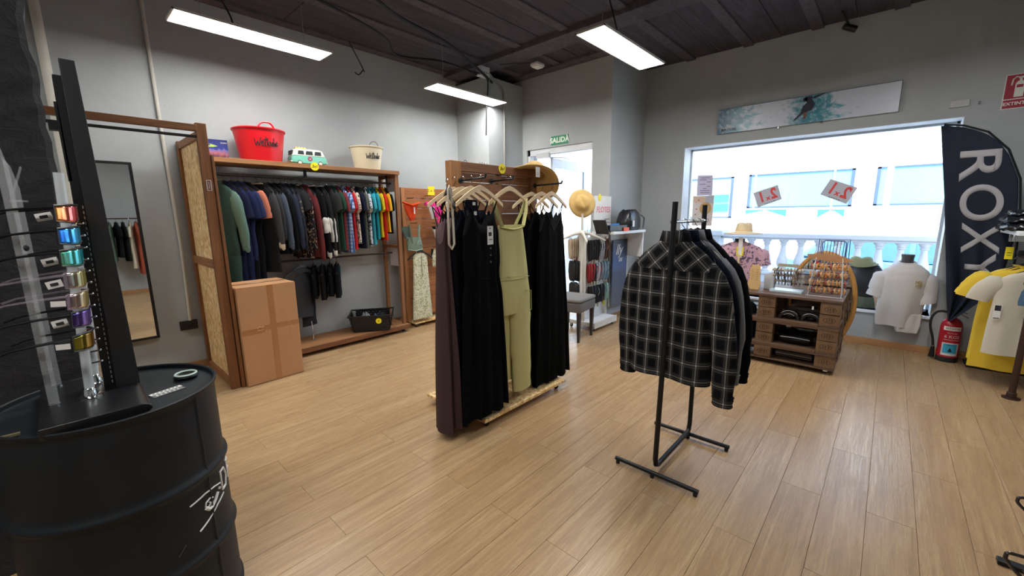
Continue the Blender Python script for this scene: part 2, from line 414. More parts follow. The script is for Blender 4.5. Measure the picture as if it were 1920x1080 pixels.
part('edge_board', MB().box(XL, XW, YB-.13, YB, CZ-.02, CZ+.02).box(XB1+.5, XB1+.74, YSTEP, YB, CZ-.03, CZ+.01), M_beam, ce)
# baseboards
structure('baseboard_window', MB().box(XW-.014, XW, YS, YSTEP, 0, .075), M_basewood, bevel=.003)
structure('baseboard_back', MB().box(XL, 4.33, YB-.014, YB, 0, .075), M_basewoodx, bevel=.003)
structure('baseboard_right', MB().box(XL, XW-.014, YS, YS+.014, 0, .075), M_basewoodx, bevel=.003)
structure('baseboard_step', MB().box(XD, XW, YSTEP-.014, YSTEP, 0, .075), M_basewoodx, bevel=.003)
structure('baseboard_door', MB().box(XD-.014, XD, YSTEP, DY0, 0, .075), M_basewood, bevel=.003)
structure('baseboard_column', MB().box(4.33, XD, 4.356, 4.37, 0, .075), M_basewoodx, bevel=.003)

# door: white aluminium frame with one leaf swung outward
M_alu = plain('white_aluminium', (214, 217, 220), .4)
dr = structure('door_1', MB().box(XD+.02, XD+.10, DY0, DY1, DZ-.09, DZ).box(XD+.02, XD+.10, DY1-.05, DY1, 0, DZ).box(XD+.02, XD+.10, DY0, DY0+.012, 0, DZ), M_alu, bevel=.004)
lf = MB(); a0 = Vector((XD+.16, 3.93, 0)); ang = rad(5)
Ml = TR(*a0) @ RZ(ang-0) 
lw = 1.12
lf.box(0, lw, -.02, .02, 2.20, 2.34, Ml).box(0, lw, -.02, .02, .02, .14, Ml).box(0, .07, -.02, .02, .14, 2.20, Ml).box(lw-.09, lw, -.02, .02, .14, 2.20, Ml)
part('door_leaf', lf, M_alu, dr, bevel=.003)
part('pane', MB().box(.07, lw-.09, -.003, .003, .14, 2.20, Ml), glass('door_glass', (.93, .97, .97)), dr)
part('door_closer', MB().box(XD-.005, XD+.05, 3.86, 4.10, 2.33, 2.40).tube([(XD+.04, 3.95, 2.34), (XD+.45, 3.90, 2.365), (XD+.8, 3.99, 2.36)], .008), plain('closer_grey', (190, 190, 190), .5), dr)
part('door_handle', MB().tube([(XD+.16+lw-.05, 3.96, .9), (XD+.16+lw-.05, 3.93, .9), (XD+.16+lw-.05, 3.93, 1.3), (XD+.16+lw-.05, 3.96, 1.3)], .012), M_chrome, dr)

# conduits and boxes on the walls
M_pipe = plain('cream_conduit', (196, 192, 180), .55)
def conduit(pts, r, label, m=M_pipe):
    o = single('conduit', MB().tube(pts, r, 10), m, label, 'pipe'); return o
conduit([(.125, YB-.04, 0.02), (.125, YB-.04, 3.5)], .032, 'thick white pipe on the back wall beside the black pillar')
conduit([(.775, YB-.02, .50), (.79, YB-.02, 1.2), (.776, YB-.02, 2.3), (.772, YB-.02, 3.5)], .014, 'thin cream conduit running down to the black socket')
conduit([(4.63, 4.35, .3), (4.63, 4.35, 2.2), (4.64, 4.35, 3.22), (4.60, 4.35, 3.30), (4.5, 4.35, 3.34), (4.33, 4.34, 3.42)], .014, 'grey conduit bending down the face of the corner column', plain('grey_conduit', (150, 148, 144), .5))
s_ = thing('power_socket', 'black wall socket under the thin conduit in the fitting area', 'socket', (.76, YB-.01, .455))
part('plate', MB().box(.69, .83, YB-.03, YB, .41, .50), M_blackp, s_, world=True, bevel=.004)
part('outlet', MB().tube([(.73, YB-.034, .455), (.73, YB-.03, .455)], .02, 14).tube([(.79, YB-.034, .455), (.79, YB-.03, .455)], .02, 14), M_rubber, s_, world=True)
# black cables sagging along the ceiling by the back wall
M_cable = plain('black_cable', (22, 21, 22), .6)
def cable(pts, r, label):
    from mathutils import geometry
    P = [Vector(p) for p in pts]; out = []
    for i in range(len(P)-1):
        p0, p1, p2, p3 = P[max(i-1, 0)], P[i], P[i+1], P[min(i+2, len(P)-1)]
        for q in range(6):
            s = q/6; out.append(.5*((2*p1)+(p2-p0)*s+(2*p0-5*p1+4*p2-p3)*s*s+(3*p1-p0-3*p2+p3)*s**3))
    out.append(P[-1]); return single('ceiling_cable', MB().tube(out, r, 6), M_cable, label, 'cable')
cable([(1.2, 3.95, 3.42), (1.87, 4.0, 3.40), (2.6, 4.17, 3.36), (2.95, 4.45, 3.33), (3.5, 4.3, 3.36), (4.2, 4.35, 3.36)], .013, 'thick black cable wandering along the ceiling towards the column')
cable([(1.9, 3.5, 3.44), (2.5, 3.75, 3.40), (3.2, 3.9, 3.40), (3.9, 4.15, 3.36), (4.35, 4.3, 3.30)], .018, 'heavy black cable bundle under the joists near the column')
cable([(2.6, 4.9, 3.5), (2.7, 4.8, 3.2), (2.68, 4.78, 3.18), (2.64, 4.8, 3.13), (2.6, 4.82, 3.15)], .006, 'loose black cable end hanging down by the back wall')
cable([(3.62, 2.1, 3.45), (3.60, 2.05, 3.3), (3.66, 2.02, 3.12), (3.7, 2.02, 3.01)], .007, 'black power lead dropping to the LED panel nearest the window')
cable([(1.15, 4.2, 3.47), (1.13, 4.2, 3.3), (1.2, 4.18, 3.12), (1.22, 4.18, 3.01)], .007, 'black power lead dropping to the LED panel over the fitting area')
cable([(4.0, 4.28, 3.36), (4.28, 4.34, 3.35), (4.30, 4.34, 3.2), (4.28, 4.35, 3.0), (4.26, 4.35, 2.6)], .009, 'black cable running down the corner edge of the column')
jb = thing('junction_box', 'white square junction box on top of the corner column', 'junction box', (4.2, 4.3, 3.34))
part('box', MB().box(4.10, 4.27, 4.26, 4.36, 3.34, 3.46), M_white, jb, world=True, bevel=.006)
for q in range(4): part('cable_gland', MB().tube([(4.12+q*.042, 4.255, 3.38), (4.12+q*.042, 4.262, 3.38)], .014, 10), plain('gland_grey', (170, 170, 165), .6), jb, world=True)
el = thing('emergency_light', 'small white emergency light box under the dark ceiling', 'light', (4.55, 3.64, 3.40))
part('housing', MB().box(4.47, 4.63, 3.60, 3.72, 3.405, 3.445), M_white, el, world=True, bevel=.01)
part('diffuser', MB().box(4.485, 4.615, 3.61, 3.71, 3.392, 3.405), plain('diffuser_white', (236, 236, 230), .4), el, world=True, bevel=.006)
part('lead', MB().tube([(4.47, 3.7, 3.44), (4.3, 3.85, 3.43), (4.15, 3.95, 3.40)], .006, 6), M_cable, el, world=True)
sp = thing('ceiling_spotlight', 'small black spotlight bracket at the top of the window wall', 'spotlight', (5.9, .55, 3.42))
part('arm', MB().tube([(5.7, .60, 3.50), (5.95, .56, 3.44)], .012), M_blackp, sp, world=True)
part('head', MB().tube([(5.93, .60, 3.43), (5.99, .50, 3.39)], .032, 12), M_blackp, sp, world=True)

# LED panels hung on wires
def led(x0, x1, y0, y1, z, label, wires=True):
    t_ = thing('ceiling_light', label, 'light', ((x0+x1)/2, (y0+y1)/2, z), group=None)
    f = MB(); e = .012
    f.box(x0, x1, y0, y0+e, z, z+.012).box(x0, x1, y1-e, y1, z, z+.012).box(x0, x0+e, y0, y1, z, z+.012).box(x1-e, x1, y0, y1, z, z+.012).box(x0, x1, y0, y1, z+.012, z+.016)
    part('frame', f, plain('white_frame', (205, 203, 196), .4), t_, world=True)
    part('diffuser', MB().box(x0+e, x1-e, y0+e, y1-e, z+.003, z+.011), emit('led_glow', (1.0, .992, .975), LAMP), t_, world=True)
    for x in (x0+.2, x1-.2):
        part('wire', MB().tube([(x, (y0+y1)/2, z+.016), (x, (y0+y1)/2, CZ-.01)], .0022, 5).box(x-.012, x+.012, (y0+y1)/2-.012, (y0+y1)/2+.012, z+.016, z+.05), plain('wire_steel', (170, 170, 170), .4, .6), t_, world=True)
    part('driver', MB().box((x0+x1)/2-.1, (x0+x1)/2+.1, y0+.1, y0+.16, z+.016, z+.045), M_white, t_, world=True, bevel=.004)
led(.79, 1.975, 4.03, 4.32, 3.0, 'long LED panel above the fitting area and red tub')
led(3.21, 4.43, 1.885, 2.17, 3.0, 'long LED panel nearest the shop window')
led(3.2, 4.39, 4.05, 4.335, 3.0, 'long LED panel in front of the corner column')
led(.79, 1.99, 1.885, 2.17, 3.0, 'LED panel above the camera, out of the picture')  # added out of view; the visible panels alone leave the room too dark
led(3.21, 4.41, -.32, -.03, 3.0, 'LED panel above the right of the shop, just out of the picture')  # added out of view as extra light for the window side
led(-2.1, -.9, 4.03, 4.32, 3.0, 'LED panel behind the black pillar, out of the picture')  # added out of view to light the chipboard from the left
led(-1.5, -.3, .6, .89, 3.0, 'LED panel at the left end of the shop, out of the picture')  # another unseen panel, added only as extra room light
# ------------------------------------------------------------------ garments and hangers (local frame: x across, y front/back, z up, hook top at 0)
def sell(a, b, t, e=.75):
    c, s = cos(t), sin(t); return a*math.copysign(abs(c)**e, c), b*math.copysign(abs(s)**e, s)
def ring(cx, cy, z, a, b, n=28, rip=0, rf=7, ph=0, e=.75, tilt=0):
    out = []
    for k in range(n):
        t = 2*pi*k/n; x, y = sell(a, b, t, e)
        w = 1+0*t; d = rip*sin(rf*x/max(a, .01)*1.9+ph)
        out.append((cx+x, cy+y+d*(1 if abs(y) > b*.2 else .4), z+tilt*x))
    return out
def body(secs, n=28, rip=.008, rf=3, seed=0, cy=0):
    """secs: (z, half width, half thickness[, centre x])"""
    z0, z1 = secs[0][0], secs[-1][0]; rings = []
    rr = random.Random(seed); ph = rr.uniform(0, 6)
    for s in secs:
        f = (s[0]-z0)/(z1-z0) if z1 != z0 else 0
        rings.append(ring(s[3] if len(s) > 3 else 0, cy, s[0], s[1], s[2], n, rip*f, rf, ph+f*1.2))
    return MB().loft(rings)
def dens(secs, m=3):
    out = []
    for i in range(len(secs)-1):
        a, b = secs[i], secs[i+1]
        a = tuple(a)+((0,) if len(a) < 4 else ()); b = tuple(b)+((0,) if len(b) < 4 else ())
        for q in range(m): out.append(tuple(a[j]+(b[j]-a[j])*q/m for j in range(4)))
    out.append(tuple(secs[-1])+((0,) if len(secs[-1]) < 4 else ())); return out
def sleeve_mb(p0, p1, r0, r1, th=.55, bend=.0, n=14, wr=.004, seed=0, cap=True):
    p0, p1 = Vector(p0), Vector(p1); rr = random.Random(seed); pts = []; rs = []
    N = 9
    for i in range(N+1):
        s = i/N; p = p0.lerp(p1, s)+Vector((bend*sin(pi*s), 0, 0)); p.x += rr.uniform(-wr, wr); pts.append(p); rs.append((r0+(r1-r0)*s)*(1+rr.uniform(-.05, .05)))
    if cap: rs[0] *= .4; rs[1] *= .86
    rings = []
    for i, p in enumerate(pts):
        d = (pts[min(i+1, N)]-pts[max(0, i-1)]).normalized(); u = Vector((0, 1, 0)); w = d.cross(u).normalized()
        rings.append([p+w*rs[i]*cos(2*pi*k/n)+u*rs[i]*th*sin(2*pi*k/n) for k in range(n)])
    return MB().loft(rings)
def shell_open(mb): return mb
def make_hanger(style, loc, rotz, group=None, label=None, w=.42):
    """style: black (moulded), wood (pale)"""
    t_ = thing('clothes_hanger', label, 'hanger', loc, rotz, group)
    pts = [Vector((0, 0, -.085)), Vector((0, 0, -.045))]
    for k in range(0, 10):
        a = -pi/2+k*(1.5*pi)/9*1.0; pts.append(Vector((.017*cos(a), 0, -.019+.017*sin(a)+.0)))
    part('hook', MB().tube([(0, 0, -.088), (0, 0, -.05), (.012, 0, -.036), (.02, 0, -.022), (.016, 0, -.008), (.004, 0, -.0005), (-.010, 0, -.005), (-.017, 0, -.017)], .0021, 5), M_chrome, t_)
    if style == 'wood': m = M_lightwood; hh, th = .016, .007
    else: m = M_blackp; hh, th = .014, .010
    N = 12; rings = []
    for i in range(N+1):
        s = -1+2*i/N; x = s*w/2; z = -.088-.098*abs(s)**1.3+(.012*cos(s*pi/2)); h = hh*(1.25-.35*abs(s))
        rings.append([(x, -th, z-h), (x, -th*.6, z+h*.6), (x, th*.6, z+h*.6), (x, th, z-h)])
    part('shoulders', MB().loft(rings), m, t_)
    return t_
def garment(name, label, cat, loc, rotz, m, L=.70, w=.235, th=.026, sleeve='short', hood=False, group=None, seed=0, msl=None, mlow=None, collar=None, hang=True, hgroup=None, top=-.092, legs=0, style='black', flare=1.0, print_mb=None, sl_len=None, wide=0):
    t_ = thing(name, label, cat, loc, rotz, group)
    rr = random.Random(seed)
    secs = [(top, .060, th*.75), (top-.018, .095, th*.85), (top-.045, max(.13, w*.68), th*.95), (top-.078, w*.88, th), (top-.13, w*.98, th), (top-.30, w*.95, th*1.1)]
    if legs: secs += [(top-.46, w*.78, th), (top-.62, w*.86, th*1.1), (top-.75, w*.82, th)]
    else: secs += [(top-.5, w*.98*flare, th*1.15), (-L, w*flare*1.0, th*1.3)]
    part('body', body(dens(secs, 2), rip=.009+wide, rf=3, seed=seed), m, t_, ang=1.2)
    if legs:
        for s in (-1, 1): part('leg', sleeve_mb((s*w*.42, 0, top-.70), (s*w*.40, 0, -L), w*.43, w*.30, th/(w*.36), seed=seed+s, cap=False), mlow or m, t_, ang=1.2)
    ms = msl or m
    if sleeve != 'none':
        for s in (-1, 1):
            if sleeve == 'short': p1 = (s*(w+(.05 if w < .21 else .075)), 0, top-.27); r1 = .072
            elif sleeve == 'half': p1 = (s*(w+.055), 0, top-.34); r1 = .07
            else: p1 = (s*(w+.052+rr.uniform(-.01, .02)), 0, top-(sl_len or .60)); r1 = .045
            part('sleeve', sleeve_mb((s*(w*.78), 0, top-.085), p1, .080, r1, th*.95/.075, bend=s*.02, seed=seed+5*s), ms, t_, ang=1.2)
            if sleeve == 'long': part('cuff', sleeve_mb(p1, (p1[0], 0, p1[2]-.035), r1*.98, r1*.86, th*.95/.075*1.3, seed=1, cap=False), collar or ms, t_, ang=1.2)
    part('collar', MB().tube([(.068*cos(a), th*.85*sin(a), top+.004-.012*max(0, -sin(a))) for a in [2*pi*k/16 for k in range(16)]], .008, 6, close=True), collar or m, t_)
    if hang: make_hanger(style, loc, rotz, hgroup, 'black hanger carrying the '+label)
    return t_

# ------------------------------------------------------------------ fitting area on the left: post frame with chipboard panel
fit = thing('fitting_room', 'open fitting room frame of pine posts with a chipboard side panel', 'fitting room', (.90, 4.55, 0))
M_frame = wood('frame_timber', (158, 104, 62), (104, 66, 38), 'z', contrast=.5)
M_framex = wood('frame_timber_x', (158, 104, 62), (110, 70, 40), 'x', contrast=.5)
M_framey = wood('frame_timber_y', (176, 120, 76), (120, 80, 48), 'y', contrast=.5)
def wpart(n, mb, m, p, bevel=.003, **kw): return part(n, mb, m, p, world=True, bevel=bevel, **kw)
wpart('post', MB().box(.855, .925, 4.14, 4.19, 0, 2.24), M_frame, fit)
wpart('post', MB().box(.865, .925, 4.96, 5.03, 0, 2.20), M_frame, fit)
wpart('post', MB().box(-1.0, -.93, 4.14, 4.19, 0, 2.24), M_frame, fit)
wpart('top_rail', MB().box(-.93, .86, 4.135, 4.185, 2.175, 2.225), M_framex, fit)
wpart('side_rail', MB().box(.87, .925, 4.19, 4.96, 2.13, 2.19), M_framey, fit)
wpart('side_rail', MB().box(.865, .925, 4.19, 4.96, 1.07, 1.14), M_framey, fit)
wpart('side_rail', MB().box(.865, .925, 4.19, 4.96, 0.0, .07), M_framey, fit)
wpart('chipboard_panel', MB().box(.888, .90, 4.19, 4.96, 1.13, 2.14), M_osb, fit, bevel=0)
wpart('chipboard_panel', MB().box(.888, .90, 4.19, 4.96, .06, 1.08), M_osb, fit, bevel=0)
wpart('curtain_rod', MB().tube([(-.93, 4.16, 2.135), (.86, 4.16, 2.135)], .011, 10), M_black, fit, bevel=0)
wpart('batten', MB().prism([(.93, 0), (.958, 0), (.945, 2.0), (.928, 2.0)], 4.12, 4.17), M_frame, fit)
lb = MB().box(.86, .93, 4.134, 4.1345, 1.70, 1.80)
tag_ = thing('number_plate', 'small upright white-edged label on the timber post', 'label', (.893, 4.134, 1.72))
wpart('card', MB().box(.872, .906, 4.130, 4.138, 1.715, 1.80), plain('brown_card', (120, 70, 44), .6), tag_, bevel=0)
e_ = MB()
for a in ((.872, .906, 1.715, 1.719), (.872, .906, 1.796, 1.80), (.872, .876, 1.715, 1.80), (.902, .906, 1.715, 1.80)): e_.box(a[0], a[1], 4.128, 4.130, a[2], a[3])
wpart('border', e_, M_paper, tag_, bevel=0)
lt = text_mb('TALLA M', .014, .0004); lt.xf(TR(.889, 4.1285, 1.757) @ Matrix.Rotation(-pi/2, 4, 'Y')); wpart('lettering', lt, M_paper, tag_, bevel=0)

# wall mirror
mr = thing('wall_mirror', 'tall black-framed mirror on the wall of the fitting area', 'mirror', (.33, 5.0, .39))
f = MB(); a = (.115, .527, .39, 1.985); w_ = .022
f.box(a[0], a[1], 4.985, 5.035, a[3]-w_, a[3]).box(a[0], a[1], 4.985, 5.035, a[2], a[2]+w_).box(a[0], a[0]+w_, 4.985, 5.035, a[2]+w_, a[3]-w_).box(a[1]-w_, a[1], 4.985, 5.035, a[2]+w_, a[3]-w_)
wpart('frame', f, M_black, mr, bevel=.002)
tm = NT('mirror_silver'); tm.set(.01, 1, .5); tm.base((.84, .87, .86, 1))
wpart('glass', MB().box(a[0]+w_, a[1]-w_, 4.995, 5.03, a[2]+w_, a[3]-w_), tm.m, mr, bevel=0)

# ------------------------------------------------------------------ the long wooden garment rack
rk = thing('clothes_rack', 'long wooden shelving rack with a full rail of clothes by the back wall', 'clothes rack', (1.96, 4.82, 0))
RX0, RX1 = .985, 2.955
wpart('shelf', MB().box(RX0, RX1, 4.59, 4.99, 2.0, 2.036), M_pine, rk)
wpart('shelf_lip', MB().box(RX0, RX1+.01, 4.574, 4.59, 1.998, 2.042), M_pine, rk)
for x in (RX0, RX1-.045):
    wpart('post', MB().box(x, x+.045, 4.59, 4.63, .10, 2.0), M_pinez, rk)
    wpart('post', MB().box(x, x+.045, 4.95, 4.99, .10, 2.0), M_pinez, rk)
    wpart('side_rail', MB().box(x+.005, x+.04, 4.63, 4.95, 1.09, 1.13), M_piney, rk)
    wpart('side_rail', MB().box(x+.005, x+.04, 4.63, 4.95, 1.96, 2.0), M_piney, rk)
wpart('bottom_board', MB().box(RX0-.02, RX1+.02, 4.54, 4.74, .068, .098), M_pine, rk)
wpart('bottom_board', MB().box(RX0-.02, RX1+.02, 4.745, 4.99, .068, .098), M_pine, rk)
wpart('bottom_edge', MB().box(RX0-.02, RX1+.02, 4.52, 4.54, .045, .10), M_walnut, rk)
BAR = 1.905
wpart('rail', MB().tube([(RX0, 4.775, BAR), (RX1, 4.775, BAR)], .013, 10), plain('dark_iron', (66, 58, 54), .45, .6), rk, bevel=0)
wpart('rail', MB().tube([(RX0, 4.84, 1.02), (RX1, 4.84, 1.02)], .011, 10), plain('dark_iron', (66, 58, 54), .45, .6), rk, bevel=0)
wpart('rail_hanger', MB().box(1.895, 1.925, 4.765, 4.785, BAR, 2.0), M_black, rk)
wpart('rail_hanger', MB().box(2.89, 2.905, 4.765, 4.785, BAR-.02, 2.0), M_black, rk)
def caster(x, y, p, z=.068, r=.024, m=None):
    c = part('caster', MB().box(x-.018, x+.018, y-.018, y+.018, z-.008, z).box(x-.013, x-.009, y-.014, y+.018, r, z).box(x+.009, x+.013, y-.014, y+.018, r, z), M_chrome, p, world=True)
    part('wheel', MB().tube([(x-.008, y+.004, r), (x+.008, y+.004, r)], r, 14), m or M_rubber, c, world=True)
for x in (RX0+.05, 1.95, RX1-.05):
    for y in (4.6, 4.93): caster(x, y, rk)
for x0, z0, z1 in ((2.962, 1.80, 1.98), (2.962, .85, 1.08)):
    single('notice_card', MB().box(x0, x0+.003, 4.66, 4.90, z0, z1), plain('pinkish_print', (214, 206, 210), .7), 'pale printed card on the rack end, %s' % ('upper' if z0 > 1 else 'lower'), 'card')

blk = (24, 24, 26); navy = (34, 40, 68)
C = cloth
floral = blotch('dark_floral', (30, 30, 36), (196, 160, 130), (90, 60, 50), 26, .56)
camo = blotch('dark_camo', (44, 46, 58), (30, 32, 40), (112, 96, 80), 18, .5)
tropic = blotch('white_tropical', (214, 204, 190), (70, 66, 60), (190, 140, 110), 24, .55)
bwleaf = blotch('white_black_leaf', (206, 214, 222), (34, 36, 48), None, 30, .52)
bplaid = stripes('blue_check', (168, 192, 226), (58, 86, 138), 24, 'xz', .45)
G_ = [  # x, name, label, category, material, kwargs
 (1.080, 'wetsuit', 'dark green long wetsuit at the left end of the rail', 'wetsuit', C('wetsuit_green', (58, 82, 76)), dict(L=1.36, sleeve='long', legs=1, msl=C('wetsuit_green_light', (98, 126, 116)), w=.215, th=.034)),
 (1.150, 'wetsuit', 'navy short-sleeved wetsuit beside the green one', 'wetsuit', C('navy_neoprene', navy), dict(L=1.34, sleeve='half', legs=1, w=.185)),
 (1.210, 'wetsuit', 'second navy wetsuit from the left, blue side panels', 'wetsuit', C('navy_neoprene2', (40, 48, 84)), dict(L=1.34, sleeve='half', legs=1, w=.185)),
 (1.268, 'wetsuit', 'third navy wetsuit with the brighter blue sleeve', 'wetsuit', C('navy_neoprene3', (48, 58, 98)), dict(L=1.33, sleeve='half', legs=1, w=.185, mlow=C('black_neo', (28, 28, 34)))),
 (1.325, 'wetsuit', 'black wetsuit with salmon shoulders', 'wetsuit', C('black_neo', (28, 28, 34)), dict(L=1.32, sleeve='half', legs=1, w=.185, msl=C('salmon', (206, 128, 104)))),
 (1.435, 'rash_vest', 'black long-sleeved top with cream sleeve ends after the wetsuits', 'rash vest', C('charcoal', (38, 38, 40)), dict(L=.98, sleeve='long', msl=C('graphite', (70, 72, 74)), collar=C('cream', (210, 200, 176)))),
 (1.485, 'rash_vest', 'dark grey long-sleeved top with smooth shoulders', 'rash vest', C('dark_grey', (60, 62, 64)), dict(L=.76, sleeve='long', sl_len=.5)),
 (1.535, 'rash_vest', 'black jacket with a slate blue sleeve', 'jacket', C('black', blk), dict(L=.80, sleeve='long', msl=C('slate', (82, 92, 108)))),
 (1.595, 'rash_vest', 'plain black long-sleeved top before the dark blue one', 'rash vest', C('black', blk), dict(L=.80, sleeve='long')),
 (1.650, 'jacket', 'dark blue-grey long-sleeved jacket', 'jacket', C('inkblue', (52, 58, 74)), dict(L=.78, sleeve='long')),
 (1.705, 'shirt', 'dark long-sleeved shirt with a faint camouflage print', 'shirt', camo, dict(L=.76, sleeve='long', sl_len=.62)),
 (1.760, 'tshirt', 'dark grey short-sleeved top before the flowered shirt', 't-shirt', C('charcoal', (46, 47, 50)), dict(L=.72, sleeve='half')),
 (1.815, 'shirt', 'black shirt printed with pale flowers', 'shirt', floral, dict(L=.86, sleeve='long', sl_len=.62)),
 (1.880, 'jacket', 'maroon long-sleeved top in the middle of the rail', 'jacket', C('maroon', (112, 52, 54)), dict(L=.86, sleeve='long', sl_len=.74)),
 (1.965, 'sweatshirt', 'black sweatshirt with white sleeve print and striped cuffs', 'sweatshirt', C('black', blk), dict(L=.88, sleeve='long', sl_len=.72, collar=C('offwhite', (216, 212, 204)))),
 (2.055, 'sweatshirt', 'charcoal sweatshirt with a large white printed sleeve', 'sweatshirt', C('charcoal2', (40, 40, 42)), dict(L=.86, sleeve='long', sl_len=.70, collar=C('offwhite', (216, 212, 204)))),
 (2.135, 'tshirt', 'washed black t-shirt beside the sweatshirts', 't-shirt', C('washed_black', (54, 54, 54)), dict(L=.84, sleeve='half')),
 (2.190, 'tshirt', 'dark green t-shirt beside the washed black one', 't-shirt', C('bottle_green', (42, 76, 62)), dict(L=.80, sleeve='half')),
 (2.245, 'tshirt', 'dull red t-shirt beside the green one', 't-shirt', C('dull_red', (130, 56, 60)), dict(L=.80, sleeve='half')),
 (2.310, 'shirt', 'blue and white checked shirt', 'shirt', bplaid, dict(L=.84, sleeve='half', th=.03)),
 (2.370, 'tshirt', 'bright red t-shirt beside the checked shirt', 't-shirt', C('bright_red', (206, 44, 52)), dict(L=.80, sleeve='half')),
 (2.430, 'shirt', 'white shirt with a dark tropical print', 'shirt', tropic, dict(L=.74, sleeve='half')),
 (2.490, 'tshirt', 'navy t-shirt beside the tropical shirt', 't-shirt', C('deep_navy', (30, 36, 56)), dict(L=.80, sleeve='half')),
 (2.540, 'tshirt', 'olive grey t-shirt after the navy one', 't-shirt', C('olive_grey', (96, 98, 88)), dict(L=.80, sleeve='half')),
 (2.590, 'shirt', 'white shirt with a small black leaf print', 'shirt', bwleaf, dict(L=.78, sleeve='half')),
 (2.645, 'tshirt', 'turquoise t-shirt, the left of two', 't-shirt', C('turquoise', (64, 170, 186)), dict(L=.76, sleeve='half')),
 (2.700, 'tshirt', 'turquoise t-shirt, the right of two', 't-shirt', C('turquoise2', (44, 156, 176)), dict(L=.70, sleeve='half')),
 (2.745, 'tshirt', 'lime yellow t-shirt beside the turquoise ones', 't-shirt', C('lime_yellow', (226, 196, 50)), dict(L=.68, sleeve='half')),
 (2.785, 'tshirt', 'red t-shirt near the right end of the rail', 't-shirt', C('tomato', (208, 48, 36)), dict(L=.72, sleeve='half')),
 (2.825, 'tshirt', 'yellow t-shirt next to the last one', 't-shirt', C('sun_yellow', (240, 184, 40)), dict(L=.62, sleeve='half')),
 (2.870, 'tshirt', 'black t-shirt at the right end of the rail', 't-shirt', C('black', blk), dict(L=.64, sleeve='half')),
]
for i, (x, nm, lab, cat, m, kw) in enumerate(G_):
    kw.setdefault('w', .205); kw.setdefault('th', .022)
    if kw['sleeve'] == 'half' and not kw.get('legs'): kw['sleeve'] = 'short'
    g = garment(nm, lab, cat, (x, 4.775, BAR+.014), pi/2+rad(30-44*min(1, (x-1.08)/1.5))+R.uniform(-.05, .05), m, seed=i*7+1, hgroup='black hangers on the back rail', group='clothes on the upper rail', **kw)
    if 'striped cuffs' in lab or 'white printed' in lab:
        part('sleeve_print', sleeve_mb((-kw['w']-.028, -.004, -.42), (-kw['w']-.045, -.004, -.70 if 'large' in lab else -.6), .058, .054, .62, seed=4), C('offwhite', (216, 212, 204)), g, label='white printed sleeve panel')

# lower rail: grey trousers and a group of black shorts
def shorts(loc, rotz, m, label, L=.44, w=.17, name='shorts', group=None, cat='shorts', th=.03):
    t_ = thing(name, label, cat, loc, rotz, group)
    part('waistband', body([(-.10, w*.9, th*.8), (-.14, w*.92, th*.9)], rip=0), m, t_)
    part('seat', body([(-.14, w*.92, th*.9), (-.2, w*.98, th), (-.28, w*1.03, th)], rip=.003), m, t_, ang=1.2)
    for s in (-1, 1): part('leg', sleeve_mb((s*w*.52, 0, -.24), (s*w*.56, 0, -L), w*.51, w*.5, th/(w*.5), seed=s+3, cap=False), m, t_, ang=1.2)
    return t_
g = thing('trousers', 'dark grey trousers folded over a tilted black hanger on the lower rail', 'trousers', (1.80, 4.84, 1.034), rad(12))
gm = C('grey_jersey', (66, 68, 72))
part('left_leg', sleeve_mb((-.02, -.01, -.16), (-.03, -.01, -.66), .10, .115, .25, seed=2), gm, g, ang=1.2)
part('right_leg', sleeve_mb((.06, .02, -.16), (.05, .02, -.78), .085, .09, .25, seed=8), C('grey_jersey_dark', (46, 47, 50)), g, ang=1.2)
part('cord', MB().tube([(.03, -.04, -.72), (.035, -.05, -.85), (.03, -.05, -.93)], .003, 5), M_paper, g)
make_hanger('black', (1.80, 4.84, 1.034), rad(12), None, 'black hanger holding the grey trousers')
for i, (x, lab, c) in enumerate([(1.93, 'black sports shorts nearest the grey trousers', (20, 20, 24)), (2.03, 'second pair of black shorts on the lower rail', (26, 26, 28)), (2.12, 'third pair of black shorts on the lower rail', (22, 23, 25)), (2.20, 'black shorts with a teal side panel', (24, 26, 30))]):
    s_ = shorts((x, 4.84, 1.034), rad(62), C('shorts%d' % i, c), lab, L=.46+.03*(i % 2), group='black shorts on the lower rail')
    if 'teal' in lab: part('side_panel', sleeve_mb((.15, -.012, -.12), (.17, -.012, -.3), .05, .03, .5), C('teal', (30, 110, 116)), s_, label='teal side panel')
    make_hanger('black', (x, 4.84, 1.034), rad(62), 'black hangers on the lower rail', 'black hanger carrying shorts on the lower rail', w=.34)

# black woven basket with folded clothes on the bottom board
bk = thing('basket', 'black woven plastic basket with a yellow round sticker on the bottom board', 'basket', (2.53, 4.70, .10), rad(-33))
wv = MB(); H = .205
def wall(p0, p1, nrm):
    p0, p1 = Vector(p0), Vector(p1); d = (p1-p0); L_ = d.length; d.normalize(); nv = Vector(nrm)
    rows_ = 8; colsn = int(L_/.024)
    for r in range(rows_):
        for c_ in range(colsn):
            z = H*r/rows_; o = .005 if (r+c_) % 2 else 0.0; e = .05*(z/H)
            a = p0+d*(L_*c_/colsn)+nv*(o+e); b = p0+d*(L_*(c_+1)/colsn)+nv*(o+e)
            wv.loft([[a+Vector((0, 0, z)), b+Vector((0, 0, z)), b-nv*.008+Vector((0, 0, z)), a-nv*.008+Vector((0, 0, z))],
                     [a+Vector((0, 0, z+H/rows_*.95)), b+Vector((0, 0, z+H/rows_*.95)), b-nv*.008+Vector((0, 0, z+H/rows_*.95)), a-nv*.008+Vector((0, 0, z+H/rows_*.95))]])
